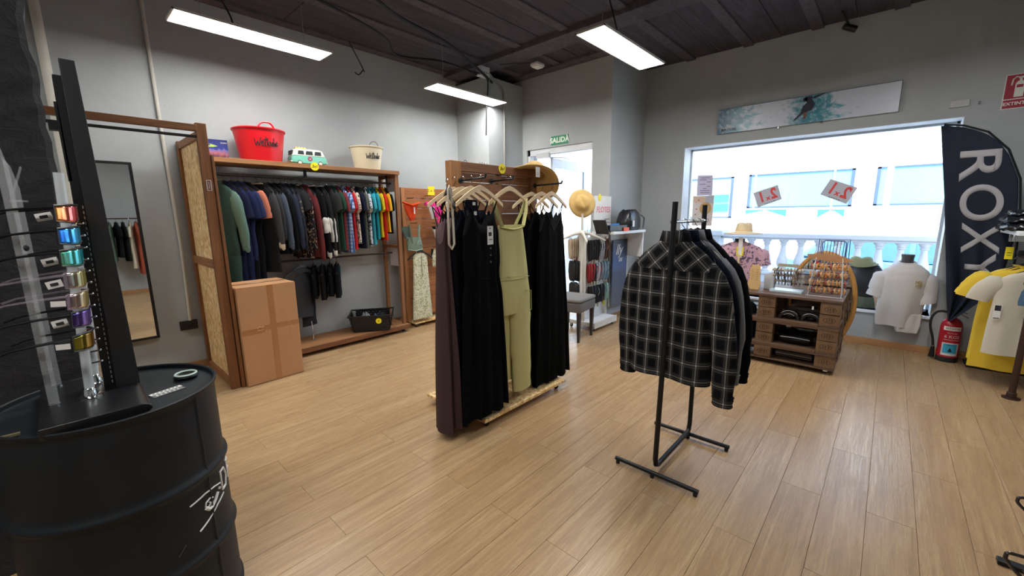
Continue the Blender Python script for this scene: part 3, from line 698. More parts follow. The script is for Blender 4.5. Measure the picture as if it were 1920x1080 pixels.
wall((-.21, -.15, 0), (.21, -.15, 0), (0, -1, 0)); wall((.21, .15, 0), (-.21, .15, 0), (0, 1, 0)); wall((-.21, .15, 0), (-.21, -.15, 0), (-1, 0, 0)); wall((.21, -.15, 0), (.21, .15, 0), (1, 0, 0))
wv.box(-.21, .21, -.15, .15, 0, .006)
part('weave', wv, M_blackp, bk, smooth=False)
part('rim', MB().tube([(-.262, -.202, H), (.262, -.202, H), (.262, .202, H), (-.262, .202, H)], .010, 8, close=True), M_blackp, bk)
for i, (x, y, c, lab) in enumerate([(.06, .0, (84, 108, 128), 'crumpled blue-grey garment heaped in the basket'), (-.08, .03, (150, 152, 154), 'light grey garment in the basket'), (.12, -.08, (40, 44, 50), 'dark garment in the basket')]):
    q = MB(); rr = random.Random(i)
    q.grid(lambda u, v: (0, 0, 0), 1, 1); q = MB()
    nn = 14
    q.loft([[(x+(.11*(1-.25*j))*cos(2*pi*k/nn)*(1+.15*sin(3*k+i)), y+(.09*(1-.25*j))*sin(2*pi*k/nn)*(1+.12*cos(4*k)), .012+.055*j+.02*sin(k*2.1+j)+(.02*i)) for k in range(nn)] for j in range(4)])
    q.xf(TR(2.53, 4.70, .10) @ RZ(rad(-33))); single('folded_garment', q, C('fold%d' % i, c), lab, 'clothing')
st = thing('price_sticker', 'round yellow price sticker on the black basket', 'sticker', (2.53, 4.70, .10), rad(-33))
part('disc', MB().tube([(.09, -.198, .14), (.09, -.206, .14)], .034, 24), M_yellow, st)
part('digit', MB().tube([(.09, -.207, .125), (.09, -.207, .155)], .002, 5).tube([(.08, -.207, .14), (.10, -.207, .14)], .002, 5), M_ink, st)
base_ = thing('display_stand_foot', 'thin metal stand foot under the grey trousers', 'stand', (1.84, 4.78, .098))
part('rod', MB().tube([(0, 0, 0), (0, 0, .12)], .003, 6), M_chrome, base_); part('plate', MB().lathe([(.03, 0), (.03, .004)], 16), M_chrome, base_)

# ------------------------------------------------------------------ cardboard box
cbm = plain('cardboard', (186, 138, 96), .85, bump=.15, bscale=40, vary=.08); cbt = plain('packing_tape', (170, 118, 74), .3, vary=.1); cbt.node_tree.nodes['Principled BSDF'].inputs['Coat Weight'].default_value = .6
cb = thing('cardboard_box', 'tall taped brown cardboard box standing in front of the rack', 'box', (1.20, 4.30, 0), rad(3))
bw, bd, bh = .245, .205, .895
part('carton', MB().box(-bw, bw, -bd, bd, .002, bh), cbm, cb, bevel=.006)
for s, y0, y1 in ((-1, -bd, -.002), (1, .002, bd)): part('flap', MB().box(-bw+.002, bw-.002, y0, y1, bh, bh+.004+.002*(s > 0)), cbm, cb, bevel=.002)
tp = MB().box(-.005, .045, -bd-.0015, -bd, .0, bh).box(-bw, bw, -.03, .03, bh+.005, bh+.0075).box(-bw, -.06, -bd-.002, -bd-.0005, .47, .52).box(-.06, bw, -bd-.002, -bd-.0005, .49, .535)
tp.box(-bw-.0015, -bw, -.03, .03, bh-.12, bh)
part('packing_tape', tp, cbt, cb, smooth=False)
w_ = MB(); rr = random.Random(5)
for k in range(6): w_.tube([(-.1+rr.uniform(-.05, .22), -.02+rr.uniform(-.05, .03), bh+.008), (rr.uniform(-.1, .12), rr.uniform(-.05, .05), bh+.012), (rr.uniform(-.1, .2), rr.uniform(-.06, .05), bh+.008)], .004, 4, ell=.3)
part('creased_tape', w_, plain('clear_tape', (206, 180, 146), .2), cb)
w_ = MB()
w_.tube([(-.12, -bd-.003, .515), (-.10, -bd-.006, .53), (-.08, -bd-.006, .52), (-.06, -bd-.004, .528)], .004, 5).tube([(-.12, -bd-.003, .50), (-.09, -bd-.006, .495), (-.07, -bd-.004, .50)], .003, 5)
part('torn_spot', w_, plain('torn_card', (216, 176, 132), .9), cb)
w_ = MB().tube([(.10, -bd-.0005, .66), (.13, -bd-.0005, .60), (.155, -bd-.0005, .55), (.155, -bd-.0005, .44), (.17, -bd-.0005, .36), (.20, -bd-.0005, .34)], .002, 5)
part('dent_crease', w_, plain('creased_card', (204, 158, 114), .85), cb)

# ------------------------------------------------------------------ things on top of the rack
ZT = 2.037
def tub(loc, rt, rb, h, m, label, hm, rotz=0, n=48, ribs=True):
    t_ = thing('tub', label, 'bucket', loc, rotz)
    prof = [(rb, 0)]
    for i in range(1, 25):
        s = i/24; prof.append((rb+(rt-rb)*s+(.0016 if ribs and i % 2 else 0), h*s))
    prof += [(rt+.010, h-.004), (rt+.012, h+.004), (rt+.006, h+.010), (rt-.003, h+.006), (rb-.004, .006)]
    part('shell', MB().lathe(prof, n), m, t_)
    for s in (1, -1):
        a0 = pi/2*s
        pts = []
        for k in range(9):
            u = -1+2*k/8; a = a0+u*.32; z = h+.004+.05*(1-abs(u)**3); pts.append(((rt+.004)*cos(a), (rt+.004)*sin(a), z))
        part('handle', MB().tube(pts, .0085 if ribs else .005, 8), hm, t_)
    # brush lettering wrapped round the shell
    W_ = [[(0, .9), (.12, .1), (.25, .62), (.38, .08), (.52, 1.0)], [(.55, .4), (.72, .5), (.66, .66), (.56, .52), (.62, .14), (.78, .22)],
          [(.98, 1.1), (.88, .5), (.86, .12), (.98, .14)], [(.74, .78), (1.12, .84)], [(1.10, .95), (1.06, .1)], [(1.28, .62), (1.09, .38), (1.28, .08)],
          [(1.34, .56), (1.36, .18), (1.5, .2), (1.52, .56), (1.54, .12)], [(1.68, 1.0), (1.62, .1), (1.78, .12), (1.8, .42), (1.64, .46)], [(1.86, .38), (2.04, .44), (1.98, .62), (1.88, .44), (1.92, .12), (2.12, .26)]]
    az = -pi/2-.12 if ribs else -pi/2-.15; sc = rt*.48; out = []
    for p in W_:
        q = []
        for i in range(len(p)-1):
            for j in range(4):
                s = j/4; q.append((p[i][0]+(p[i+1][0]-p[i][0])*s, p[i][1]+(p[i+1][1]-p[i][1])*s))
        q.append(p[-1]); pp = []
        for u, v in q:
            z = h*(.44 if ribs else .46)+v*h*.28+(u-1)*.004; rr_ = rb+(rt-rb)*z/h+.0022; a = az+(u-.8)*sc/rr_*.95
            pp.append((rr_*cos(a), rr_*sin(a), z))
        out.append(pp)
    part('brush_lettering', strokes_mb(out, rt*.019, 5), M_ink, t_); return t_
M_red = plain('red_rubber', (214, 20, 34), .35, vary=.05); M_cream = plain('cream_plastic', (222, 210, 178), .35, vary=.04)
tub((1.50, 4.775, ZT), .225, .178, .305, M_red, 'large red flexible tub with black brush lettering on the rack', M_red)
tub((2.655, 4.78, ZT), .185, .145, .265, M_cream, 'smaller cream tub with black brush lettering on the rack', plain('taupe_handle', (140, 128, 116), .5), ribs=False)
# picture card
pc = thing('photo_board', 'small dark blue swimming poster board with a pale green arrow', 'poster', (1.12, 4.88, ZT), rad(-6))
t = NT('pool_photo'); t.set(.35, 0, .5); co = t.coord(); sp = t.N('ShaderNodeSeparateXYZ'); t.L(co, sp.inputs[0])
nz_ = t.math('ADD', sp.outputs[2], t.math('MULTIPLY', t.noise(t.coord(scale=(1, 1, .3)), 30, 4), .09))
t.base(t.ramp(t.math('MULTIPLY', nz_, 4.2), [(.0, S((20, 26, 74))), (.36, S((26, 38, 100))), (.5, S((190, 110, 110))), (.62, S((120, 120, 190))), (.66, S((48, 62, 150))), (1, S((30, 40, 110)))]))
part('board', MB().box(-.122, .122, -.004, .006, 0, .20), t.m, pc, bevel=.001)
part('arrow_mark', MB().prism([(-.07, .128), (.00, .128), (.04, .138), (.01, .148), (-.03, .158), (-.01, .142), (-.06, .138)], -.0065, -.0045), plain('lime_print', (190, 220, 90), .5), pc)
lt = text_mb('SWIM', .02, .0006); lt.xf(TR(.09, -.0052, .17)); part('lettering', lt, M_paper, pc)
lt = text_mb('UNDER THE WATER', .015, .0006); lt.xf(TR(-.02, -.0052, .028)); part('lettering', lt, M_paper, pc)
# toy camper van
vn = thing('toy_van', 'small mint and white toy camper van with yellow roof load', 'toy', (1.945, 4.76, ZT), rad(-3))
M_mint = plain('mint_enamel', (118, 196, 176), .3); M_ivory = plain('ivory_enamel', (232, 228, 214), .3); M_vg = plain('dark_van_glass', (50, 58, 60), .1)
def vsec(z0, z1, prof): return prof
def vanbody(prof, m, nm, wfn):
    rings = []
    for (x, z, w) in prof: pass
lo = [(-.178, .03), (-.182, .075), (-.172, .098), (.168, .098), (.178, .07), (.18, .03), (.11, .022), (-.13, .022)]
up = [(-.170, .098), (-.150, .155), (-.128, .170), (.10, .170), (.14, .158), (.165, .098)]
def bevprism(poly, w, mb=None):
    mb = mb or MB(); cx = sum(p[0] for p in poly)/len(poly); cz = sum(p[1] for p in poly)/len(poly)
    def sc(f): return [(cx+(p[0]-cx)*f, cz+(p[1]-cz)*f) for p in poly]
    rings = [[(a, y, b) for a, b in sc(f)] for y, f in ((-w, .9), (-w*.93, .97), (-w*.85, 1), (w*.85, 1), (w*.93, .97), (w, .9))]
    return mb.loft(rings)
part('lower_body', bevprism(lo, .078), M_mint, vn); part('upper_body', bevprism(up, .072), M_ivory, vn)
for x0, x1 in ((-.118, -.055), (-.04, .035), (.05, .122)): part('side_window', MB().prism([(x0, .112), (x0+.008, .150), (x1-.004, .150), (x1, .112)], -.0745, -.070), M_vg, vn)
part('windscreen', MB().prism([(-.056, .108), (-.05, .15), (.05, .15), (.056, .108)], -.172, -.15, plane='yz'), M_vg, vn)
part('bumper', MB().box(-.19, -.178, -.07, .07, .03, .045).box(.178, .188, -.07, .07, .03, .045), M_ivory, vn, bevel=.003)
for x in (-.105, .105):
    for y in (-.07, .062): 
        w_ = part('wheel', MB().tube([(x, y-.008, .026), (x, y+.012, .026)], .026, 18), M_rubber, vn); part('hubcap', MB().tube([(x, y-.012, .026), (x, y-.008, .026)], .017, 16), M_ivory, w_)
part('emblem', MB().tube([(.0, -.0795, .070), (.0, -.0775, .070)], .024, 20), plain('rose_print', (150, 70, 96), .5), vn)
part('emblem_sign', MB().tube([(-.01, -.081, .08), (-.004, -.081, .06), (.0, -.081, .075), (.004, -.081, .06), (.01, -.081, .08)], .002, 5), M_paper, vn)
for k in range(4): part('roof_bundle', MB().tube([(-.11+k*.028, -.03, .181), (-.11+k*.028, .03, .181)], .011, 8), plain('straw_yellow', (226, 206, 110), .7), vn)
def round_sticker(loc, rotz, r, label, txt='2x1'):
    s_ = thing('price_sticker', label, 'sticker', loc, rotz)
    q = MB(); n = 32; q.loft([[(r*(1+.03*cos(k*pi)) * cos(2*pi*k/n), y, r*(1+.03*cos(k*pi))*sin(2*pi*k/n)) for k in range(n)] for y in (0, -.002)])
    part('card', q, M_yellow, s_, smooth=False); lt = text_mb(txt, r*.95, .0005, .25); lt.xf(TR(0, -.003, 0)); part('lettering', lt, M_ink, s_); return s_
round_sticker((1.935, 4.571, 2.02), 0, .043, 'round yellow handwritten 2x1 card on the edge of the long rack')
# ------------------------------------------------------------------ slatted bikini display beside the rack
bd = thing('slatted_display', 'slatted pine display board with swimwear beside the long rack', 'display', (3.4, 4.72, 0))
M_or = wood('orange_pine', (190, 128, 80), (146, 92, 54), 'x', contrast=.5); M_orz = wood('orange_pine_upright', (200, 142, 90), (158, 104, 64), 'z')
for x in (3.08, 3.75): wpart('post', MB().box(x, x+.05, 4.74, 4.78, .07, 1.86), M_orz, bd)
wpart('post', MB().box(3.42, 3.46, 4.765, 4.79, .07, 1.80), M_orz, bd)
for k in range(13):
    z = .12+k*.134; wpart('slat', MB().box(3.13, 3.75, 4.745+.006*(k % 2), 4.765+.006*(k % 2), z, z+.129), M_or, bd)
wpart('base_board', MB().box(3.10, 3.72, 4.60, 4.98, .05, .068), M_osb, bd, bevel=.002)
for x in (3.15, 3.67):
    for y in (4.64, 4.94): caster(x, y, bd, z=.05, r=.019)
def card(loc, w, h, txt, label, rotz=0, size=None, m=M_yellow, mt=None, dx=0):
    s_ = thing('price_card', label, 'sign', loc, rotz)
    part('card', MB().box(-w/2, w/2, -.0012, .0012, 0, h), m, s_); lt = text_mb(txt, size or w*.42, .0005, 0, 1.1); lt.xf(TR(dx, -.0022, h/2)); part('lettering', lt, mt or M_ink, s_); return s_
card((3.455, 4.60, 1.765), .105, .115, '2 x 1', 'square yellow 2 x 1 card above the swimwear', rad(-4), size=.05)
single('display_hook', MB().tube([(3.455, 4.745, 1.76), (3.455, 4.61, 1.76)], .004, 6), M_black, 'black hook holding the yellow 2 x 1 card', 'hook')
def hook(x, y0, y1, z, label, group='black display hooks on the slatted board'):
    return single('display_hook', MB().tube([(x, y0, z), (x, y1, z), (x, y1-.008, z+.012)], .0045, 6), M_black, label, 'hook', group)
for x, z in ((3.16, 1.72), (3.52, 1.72), (3.20, 1.40), (3.56, 1.39), (3.24, 1.10), (3.55, 1.06)): hook(x, 4.745, 4.60, z, 'black hook on the slatted swimwear board')
def blob(secs, n=22, e=.8): return MB().loft([ring(s[0], s[1], s[2], s[3], s[4], n, s[5] if len(s) > 5 else .006, 9, s[2]*40, e) for s in secs])
orange = C('orange_red', (226, 78, 42)); pink = C('hot_pink', (232, 60, 146)); sage = C('sage', (130, 148, 132)); sagel = C('sage_light', (164, 180, 162))
def swim(name, label, loc, parts, group=None, cat='swimwear'):
    t_ = thing(name, label, cat, loc, 0, group)
    for nm, mb, m, lb_ in parts: part(nm, mb, m, t_, world=False, ang=1.2, label=lb_)
    return t_
def band(pts, r, ell, n=8): return MB().tube(pts, r, n, ell=ell)
swim('bikini', 'orange-red bikini on the upper left hook', (3.14, 4.62, 1.44), [
    ('top', MB().tube([(-.12, 0, .225), (-.06, -.02, .205), (0, -.012, .19), (.06, -.02, .205), (.125, 0, .22)], .028, 8, ell=.45), orange, None),
    ('left_cup', blob([(-.06, 0, .20, .055, .014), (-.045, 0, .12, .045, .014), (-.02, 0, .03, .022, .012), (-.012, 0, -.005, .012, .01)]), orange, None),
    ('right_cup', blob([(.045, 0, .20, .06, .014), (.03, 0, .12, .05, .014), (.015, 0, .03, .03, .012), (.01, 0, -.005, .02, .01)]), orange, None),
    ('price_tag', MB().box(.025, .045, -.022, -.020, .08, .165), M_paper, None)])
swim('bikini', 'hot pink ruffled bikini on the upper right hook', (3.50, 4.62, 1.38), [
    ('ruffle', blob([(.02, 0, .30, .135, .02, .012), (.02, 0, .26, .15, .028, .014), (.045, 0, .22, .11, .024, .012), (.055, 0, .15, .085, .024, .012), (.07, 0, .09, .06, .02, .008)]), pink, None),
    ('tie', MB().tube([(.07, -.02, .09), (.03, -.03, .03), (.05, -.03, .0), (.09, -.03, .05), (.12, -.03, .0), (.13, -.03, .04), (.07, -.02, .09)], .012, 6), pink, None),
    ('ruffle_strap', blob([(-.10, 0, .29, .05, .02, .01), (-.09, 0, .25, .055, .022, .01)]), pink, None),
    ('hygiene_liner', blob([(-.05, -.025, .235, .045, .008), (-.055, -.03, .18, .045, .012), (-.05, -.03, .12, .026, .008), (-.05, -.03, .07, .018, .006)]), C('liner', (198, 190, 186)), None)])
swim('bikini', 'sage green knotted swim top on the middle left hook', (3.17, 4.63, 1.02), [
    ('front', blob([(.0, 0, .02, .115, .02), (.0, 0, .07, .125, .03), (.0, 0, .14, .11, .03), (-.0, 0, .20, .09, .02)]), sage, None),
    ('left_strap', MB().tube([(-.05, -.032, .12), (-.06, -.02, .24), (-.07, 0, .36)], .020, 7, ell=.35), sagel, None),
    ('right_strap', MB().tube([(.01, -.034, .10), (.05, -.03, .18), (.075, -.01, .36)], .020, 7, ell=.35), sagel, None),
    ('hanging_band', blob([(-.12, .02, .34, .07, .014), (-.11, .02, .26, .05, .014), (-.08, .01, .18, .05, .014)]), C('sage_dark', (96, 112, 104)), None),
    ('band', MB().tube([(-.11, -.01, .04), (0, -.035, .02), (.115, -.01, .035)], .012, 6, ell=.5), sagel, None)])
swim('bikini', 'black bikini with a pale knotted front on the middle right hook', (3.54, 4.62, 1.16), [
    ('cups', blob([(.03, 0, .19, .12, .02), (.05, 0, .14, .09, .025), (.07, 0, .06, .06, .02), (.06, 0, .01, .04, .014)]), C('black', blk), None),
    ('knot', blob([(-.05, -.03, .15, .05, .014), (-.04, -.035, .10, .04, .016), (-.03, -.03, .04, .03, .01)]), C('liner', (198, 190, 186)), None),
    ('price_tag', MB().box(.045, .10, -.034, -.031, .12, .165), M_paper, None)])
linen = blotch('pale_leaf_linen', (214, 212, 188), (160, 162, 122), None, 46, .52)
t_ = thing('playsuit', 'pale green leaf print sleeveless playsuit on the lowest left hook', 'playsuit', (3.24, 4.62, 1.10))
part('front', body(dens([(-.10, .075, .02), (-.14, .11, .024), (-.30, .115, .03), (-.55, .13, .034), (-.98, .165, .04)], 3), rip=.016, rf=2.6, seed=3), linen, t_, ang=1.2)
for s in (-1, 1): part('strap', MB().tube([(s*.06, 0, -.11), (s*.05, 0, -.06)], .012, 6, ell=.4), linen, t_)
part('placket', MB().box(-.006, .006, -.040, -.032, -.42, -.14), C('linen_line', (178, 178, 150)), t_)
make_hanger('black', (3.24, 4.62, 1.112), rad(-12), None, 'black hanger with the pale green playsuit', w=.36)
swim('bikini', 'pale print and black swimsuit on the lowest right hook', (3.52, 4.64, .80), [
    ('bottom', blob([(.03, 0, .24, .11, .018), (.03, 0, .17, .11, .02), (.03, 0, .13, .10, .02)]), C('ink_navy', (30, 32, 44)), None),
    ('top', blob([(-.03, -.02, .24, .02, .01), (-.03, -.022, .14, .05, .014), (-.01, -.022, .04, .075, .014), (.0, -.022, .0, .08, .012)]), linen, None)])

# ------------------------------------------------------------------ free-standing dress display
DY = 2.28
ds = thing('dress_display', 'free-standing brown wooden dress display on a chipboard base with castors', 'display', (2.33, DY, 0))
wpart('base_board', MB().box(1.835, 2.81, 1.945, 2.615, .058, .082), M_osb, ds, bevel=.002)
wpart('post', MB().box(1.862, 1.955, DY-.03, DY+.03, .082, 1.868), wood('stand_post', (176, 124, 76), (132, 86, 48), 'z'), ds)
wpart('post', MB().box(2.745, 2.79, DY-.03, DY+.03, .082, 1.868), M_pinez, ds)
wpart('top_rail', MB().box(1.955, 2.745, DY-.028, DY+.028, 1.80, 1.866), M_walnut, ds)
wpart('mullion', MB().box(2.34, 2.38, DY-.012, DY+.02, .082, 1.80), M_pinez, ds)
M_bb = wood('brown_slat', (158, 108, 74), (116, 76, 50), 'x', contrast=.4)
z = .10; k = 0
while z < 1.79:
    h = (.10, .125, .115, .13)[k % 4]; h = min(h, 1.80-z); yo = .004*(k % 3)
    wpart('board', MB().box(1.957, 2.338, DY-.006-yo, DY+.012-yo, z, z+h-.006), M_bb, ds, bevel=.002)
    wpart('board', MB().box(2.382, 2.743, DY-.004+yo, DY+.014+yo, z, z+h-.006), M_bb, ds, bevel=.002); z += h; k += 1
for x in (1.90, 2.75):
    for y in (2.0, 2.56): caster(x, y, ds, z=.058, r=.022)
wpart('base_bracket', MB().box(2.70, 2.74, DY-.25, DY-.02, .083, .087).tube([(2.72, DY-.22, .09), (2.72, DY-.03, .30)], .004, 6), M_chrome, ds, bevel=0)
for x, y1, z in ((1.885, 1.94, 1.735), (2.19, 1.98, 1.745), (2.70, 1.93, 1.735)):
    part('display_arm', MB().tube([(x+.06, DY-.03, z-.0), (x, y1, z)], .007, 8).tube([(x, y1, z), (x, y1-.006, z+.02)], .007, 8).tube([(x+.06, DY-.035, z), (x+.06, DY-.03, z)], .02, 12), M_black, ds, world=True)
def vdress(label, loc, rotz, m, L, wt, wh, seed, th=.05, vneck=.11, straps=True, name='dress', cat='dress', amp=.016, waist=None, rz=0, group=None, straprun=.16):
    t_ = thing(name, label, cat, loc, rotz, group)
    rr = random.Random(seed); n = 56; N = 30; rings = []
    top = -.29
    for i in range(N+1):
        f = i/N; z = top-.20+(-L-top+.20)*max(0, (i-4)/(N-4))
        a = wt+(wh-wt)*min(1, max(0, (f-.08)/.92))**.85; b = th*(.55+.65*f)
        if waist: a *= 1-.10*math.exp(-((f-waist)/.06)**2); b *= 1-.2*math.exp(-((f-waist)/.05)**2)
        r_ = []
        for k in range(n):
            t = 2*pi*k/n; x, y = sell(a, b, t, .8); s = x/max(a, 1e-4)
            fold = (sin(s*13+seed+.6*sin(f*3+seed))+.6*sin(s*23+seed*2+f))*amp*min(1, .15+f*1.3)
            zz = z
            if i < 5:
                peak = max(0, 1-abs(abs(s)-.60)/.40) if abs(s) > .60 else abs(s)/.60
                tp_ = top+.075-.165*(1-peak)*(1 if y < 0 or abs(s) > .6 else .8); zz = tp_+(top-.20-tp_)*i/4 if i < 4 else top-.20-.0*s
            r_.append((x, y+(fold if y < 0 else fold*.5), zz-(.012*sin(s*9+seed) if i == N else 0)))
        rings.append(r_)
    part('skirt_and_bodice', MB().loft(rings), m, t_, ang=1.3)
    if straps:
        for s in (-1, 1):
            x1 = s*wt*.6
            part('strap', MB().tube([(s*straprun, 0, -.150), (x1*1.05, -.02, top+.06)], .0035, 5).tube([(s*straprun, 0, -.150), (x1*1.1, .02, top+.02)], .0035, 5), m, t_)
    return t_
d_black = C('dress_black', (11, 12, 15), scale=120); d_black2 = C('dress_black_warm', (13, 15, 16), scale=120); d_navyb = C('dress_blue_black', (11, 13, 22), scale=120); d_brown = C('dress_brown', (84, 66, 66), scale=160)
HZ = 1.752
# brown dress hung off the left end, black ones in front of the left post
t_ = vdress('brown maxi dress on the outer left side of the display', (1.675, 2.115, 1.70), rad(28), d_brown, 1.64, .075, .115, 4, th=.07, amp=.02)
make_hanger('black', (1.715, 2.115, 1.733), rad(70), None, 'small black hanger of the brown dress', w=.26)
t_ = thing('strap_loop', 'long cream strap hanging beside the brown dress', 'strap', (1.655, 2.02, 1.30))
part('loop', MB().tube([(-.010, 0, .35), (-.02, -.004, .2), (-.018, 0, .02), (.004, 0, -.01), (.024, 0, .02), (.020, 0, .2), (.012, 0, .36), (0, 0, .375)], .0075, 7, close=True), C('cream_cord', (224, 214, 196)), t_)
part('buckle', MB().tube([(-.012, -.006, .36), (.012, -.006, .36), (.012, -.006, .31), (-.012, -.006, .31)], .003, 5, close=True), M_chrome, t_)
for i, (y, lab, wt, wh, L, m) in enumerate([(2.205, 'black maxi dress furthest back in the left group', .15, .20, 1.64, d_black2), (2.13, 'black maxi dress, second from the back in the left group', .17, .22, 1.66, d_black), (2.06, 'blue-black maxi dress with a halter bib in the left group', .17, .225, 1.66, d_navyb), (1.985, 'black button-front maxi dress at the front of the left group', .165, .225, 1.63, d_black)]):
    xo = 1.845+(.012*i)
    d = vdress(lab, (xo, y, HZ-.005), rad(-2+i*1.5), m, L, wt, wh, 20+i, th=.04, waist=.26 if i == 3 else None)
    if i == 3:
        for q in range(4): part('button', MB().tube([(.03, -.050, -.42-.045*q), (.03, -.056, -.42-.045*q)], .006, 12), plain('grey_button', (92, 92, 96), .3), d)
        part('drawstring', MB().tube([(-.07, -.052, -.66), (0, -.058, -.665), (.03, -.060, -.67), (.02, -.062, -.75), (.03, -.062, -.80)], .003, 5).tube([(.03, -.060, -.67), (.045, -.062, -.74)], .003, 5), m, d)
        part('swing_tag', MB().box(-.004, .050, -.060, -.058, -.44, -.32), M_paper, d)
        part('tag_print', MB().box(.006, .034, -.0612, -.060, -.385, -.36).box(.01, .04, -.0612, -.060, -.41, -.405).box(.014, .028, -.0612, -.060, -.338, -.332), M_ink, d)
    if i == 2: part('bib', body([(-.15, .045, .02), (-.22, .055, .025), (-.34, .09, .03)], rip=0), m, d); part('care_label', MB().box(-.012, .012, -.026, -.024, -.185, -.165).box(-.01, .014, -.034, -.032, -.25, -.225), M_paper, d)
    make_hanger('wood', (xo, y, HZ), rad(-2+i*1.5), 'pale wooden hangers of the left dress group', 'pale hanger of the '+lab, w=.43)
# green dungaree jumpsuit in the middle
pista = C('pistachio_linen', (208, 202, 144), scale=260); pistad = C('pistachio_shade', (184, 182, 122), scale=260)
t_ = thing('jumpsuit', 'pistachio green linen dungaree jumpsuit in the middle of the display', 'jumpsuit', (2.20, 2.02, 1.762), rad(-3))
part('bib', body(dens([(-.335, .115, .022), (-.37, .125, .026), (-.55, .150, .036), (-.70, .165, .05)], 3), rip=.008, rf=3, seed=2), pista, t_, ang=1.3)
part('hips', body(dens([(-.70, .165, .05), (-.85, .185, .055), (-.98, .19, .05)], 3), rip=.008, rf=3, seed=2), pista, t_, ang=1.3)
for s, L in ((-1, 1.50), (1, 1.60)): part('trouser_leg', sleeve_mb((s*.078, -.012 if s > 0 else .03, -.86), (s*.085+.010, -.012 if s > 0 else .03, -L), .106, .098, .42, wr=.005, n=20, seed=9+s, cap=False), pista, t_, ang=1.3)
for s in (-1, 1):
    part('strap', MB().tube([(s*.165, 0, -.150), (s*.145, -.018, -.24), (s*.105, -.028, -.345)], .020, 8, ell=.22), pista, t_)
    part('back_strap', MB().tube([(s*.165, 0, -.150), (s*.13, .015, -.25), (s*.06, .022, -.36)], .016, 8, ell=.22), pistad, t_)
part('bib_hem', MB().tube([(-.115, -.022, -.35), (-.05, -.032, -.362), (0, -.034, -.368), (.05, -.032, -.362), (.115, -.022, -.35)], .011, 8, ell=.5), pistad, t_)
part('pocket', MB().tube([(.10, -.056, -.82), (.17, -.046, -.83), (.18, -.04, -.98), (.11, -.052, -1.0)], .003, 5), pistad, t_)
part('waist_seam', MB().tube([(-.165, -.03, -.72), (-.08, -.053, -.725), (0, -.056, -.725), (.08, -.053, -.725), (.165, -.03, -.72)], .003, 5), pistad, t_)
make_hanger('wood', (2.20, 2.02, 1.763), rad(-3), None, 'pale wooden hanger holding the green jumpsuit', w=.40)
# right group of black dresses
for i, (y, lab, L, wt, wh, xo) in enumerate([(2.20, 'black maxi dress at the back of the right group', 1.56, .17, .22, 2.66), (2.125, 'black maxi dress in the middle of the right group', 1.60, .17, .23, 2.70), (2.05, 'black V-neck strappy maxi dress at the front of the right group', 1.64, .165, .255, 2.735)]):
    d = vdress(lab, (xo, y, HZ-.012), rad(-4+3*i), d_black2 if i != 1 else d_black, L, wt, wh, 40+i, th=.045)
    if i == 2: part('neck_binding', MB().tube([(-.10, -.028, -.24), (-.05, -.034, -.30), (0, -.036, -.355), (.05, -.034, -.30), (.10, -.028, -.24)], .0035, 5), C('binding', (40, 44, 44)), d)
    make_hanger('wood', (xo, y, HZ-.007), rad(-4+3*i), 'pale wooden hangers of the right dress group', 'pale hanger of the '+lab, w=.43)
for x in (2.10, 2.26, 2.31): make_hanger('wood', (x, 2.37, 1.898), rad(4), 'pale hangers hooked behind the dress display', 'pale hanger hooked over the back of the dress display', w=.3)
round_sticker((2.365, 2.248, 1.845), 0, .037, 'round yellow handwritten 2x1 card on top of the dress display')
round_sticker((2.62, 2.12, .16), rad(10), .028, 'round yellow card at the foot of the right dress group', '1')
# straw hats
M_straw = plain('straw', (214, 178, 112), .8, bump=.8, bscale=240, vary=.2); M_straw2 = plain('pale_straw', (226, 204, 164), .8, bump=.8, bscale=240, vary=.15)
def hat(name, label, loc, M_, m, R0=.20, rc=.085, hc=.11, droop=.02, pinch=True, bandm=None):
    t_ = thing(name, label, 'hat', loc); t_.matrix_world = TR(*loc) @ M_
    n = 40; prof = [(R0, 0), (R0*.8, .012-droop*.2), (rc+.03, .016), (rc+.006, .022), (rc, .05), (rc*.93, hc*.85), (rc*.7, hc*1.0), (rc*.3, hc*.96), (.002, hc*.93)]
    rings = []
    for r, z in prof:
        rg = []
        for k in range(n):
            t = 2*pi*k/n; zz = z-(droop*(abs(cos(t))**2)*((r-rc)/(R0-rc) if r > rc else 0)); rr = r
            if pinch and z > hc*.8: zz -= .022*max(0, cos(t*1))**4*(1 if r > rc*.2 else 0)+.016*math.exp(-(r*sin(t)/.02)**2); rr = r*(1-.10*abs(sin(t))*(1 if cos(t) > 0 else 0))
            rg.append((rr*cos(t)*1.08, rr*sin(t), zz))
        rings.append(rg)
    part('brim_and_crown', MB().loft(rings, False, True), m, t_, solid=.004, ang=1.3)
    if bandm: part('hat_band', MB().loft([[((rc+.004)*1.08*cos(2*pi*k/n), (rc+.004)*sin(2*pi*k/n), z) for k in range(n)] for z in (.024, .045)], False, False), bandm, t_)
    return t_
RX = lambda a: Matrix.Rotation(a, 4, 'X'); RY = lambda a: Matrix.Rotation(a, 4, 'Y')
h = hat('straw_hat', 'straw hat with a white tag hooked on the right corner of the dress display', (2.745, 2.25, 1.80), RZ(rad(-12)) @ RY(rad(28)) @ RX(rad(-14)), M_straw, R0=.215, rc=.09, hc=.12, droop=.06)
s_ = thing('price_tag', 'white price tag hanging from the straw hat on the display corner', 'tag', (2.555, 2.05, 1.78))
part('card', MB().box(-.024, .024, -.001, .001, 0, .075), M_paper, s_); part('print', MB().box(-.012, .012, -.002, -.001, .02, .023).box(-.012, .008, -.002, -.001, .032, .035), plain('faded_red', (200, 120, 110), .6), s_)

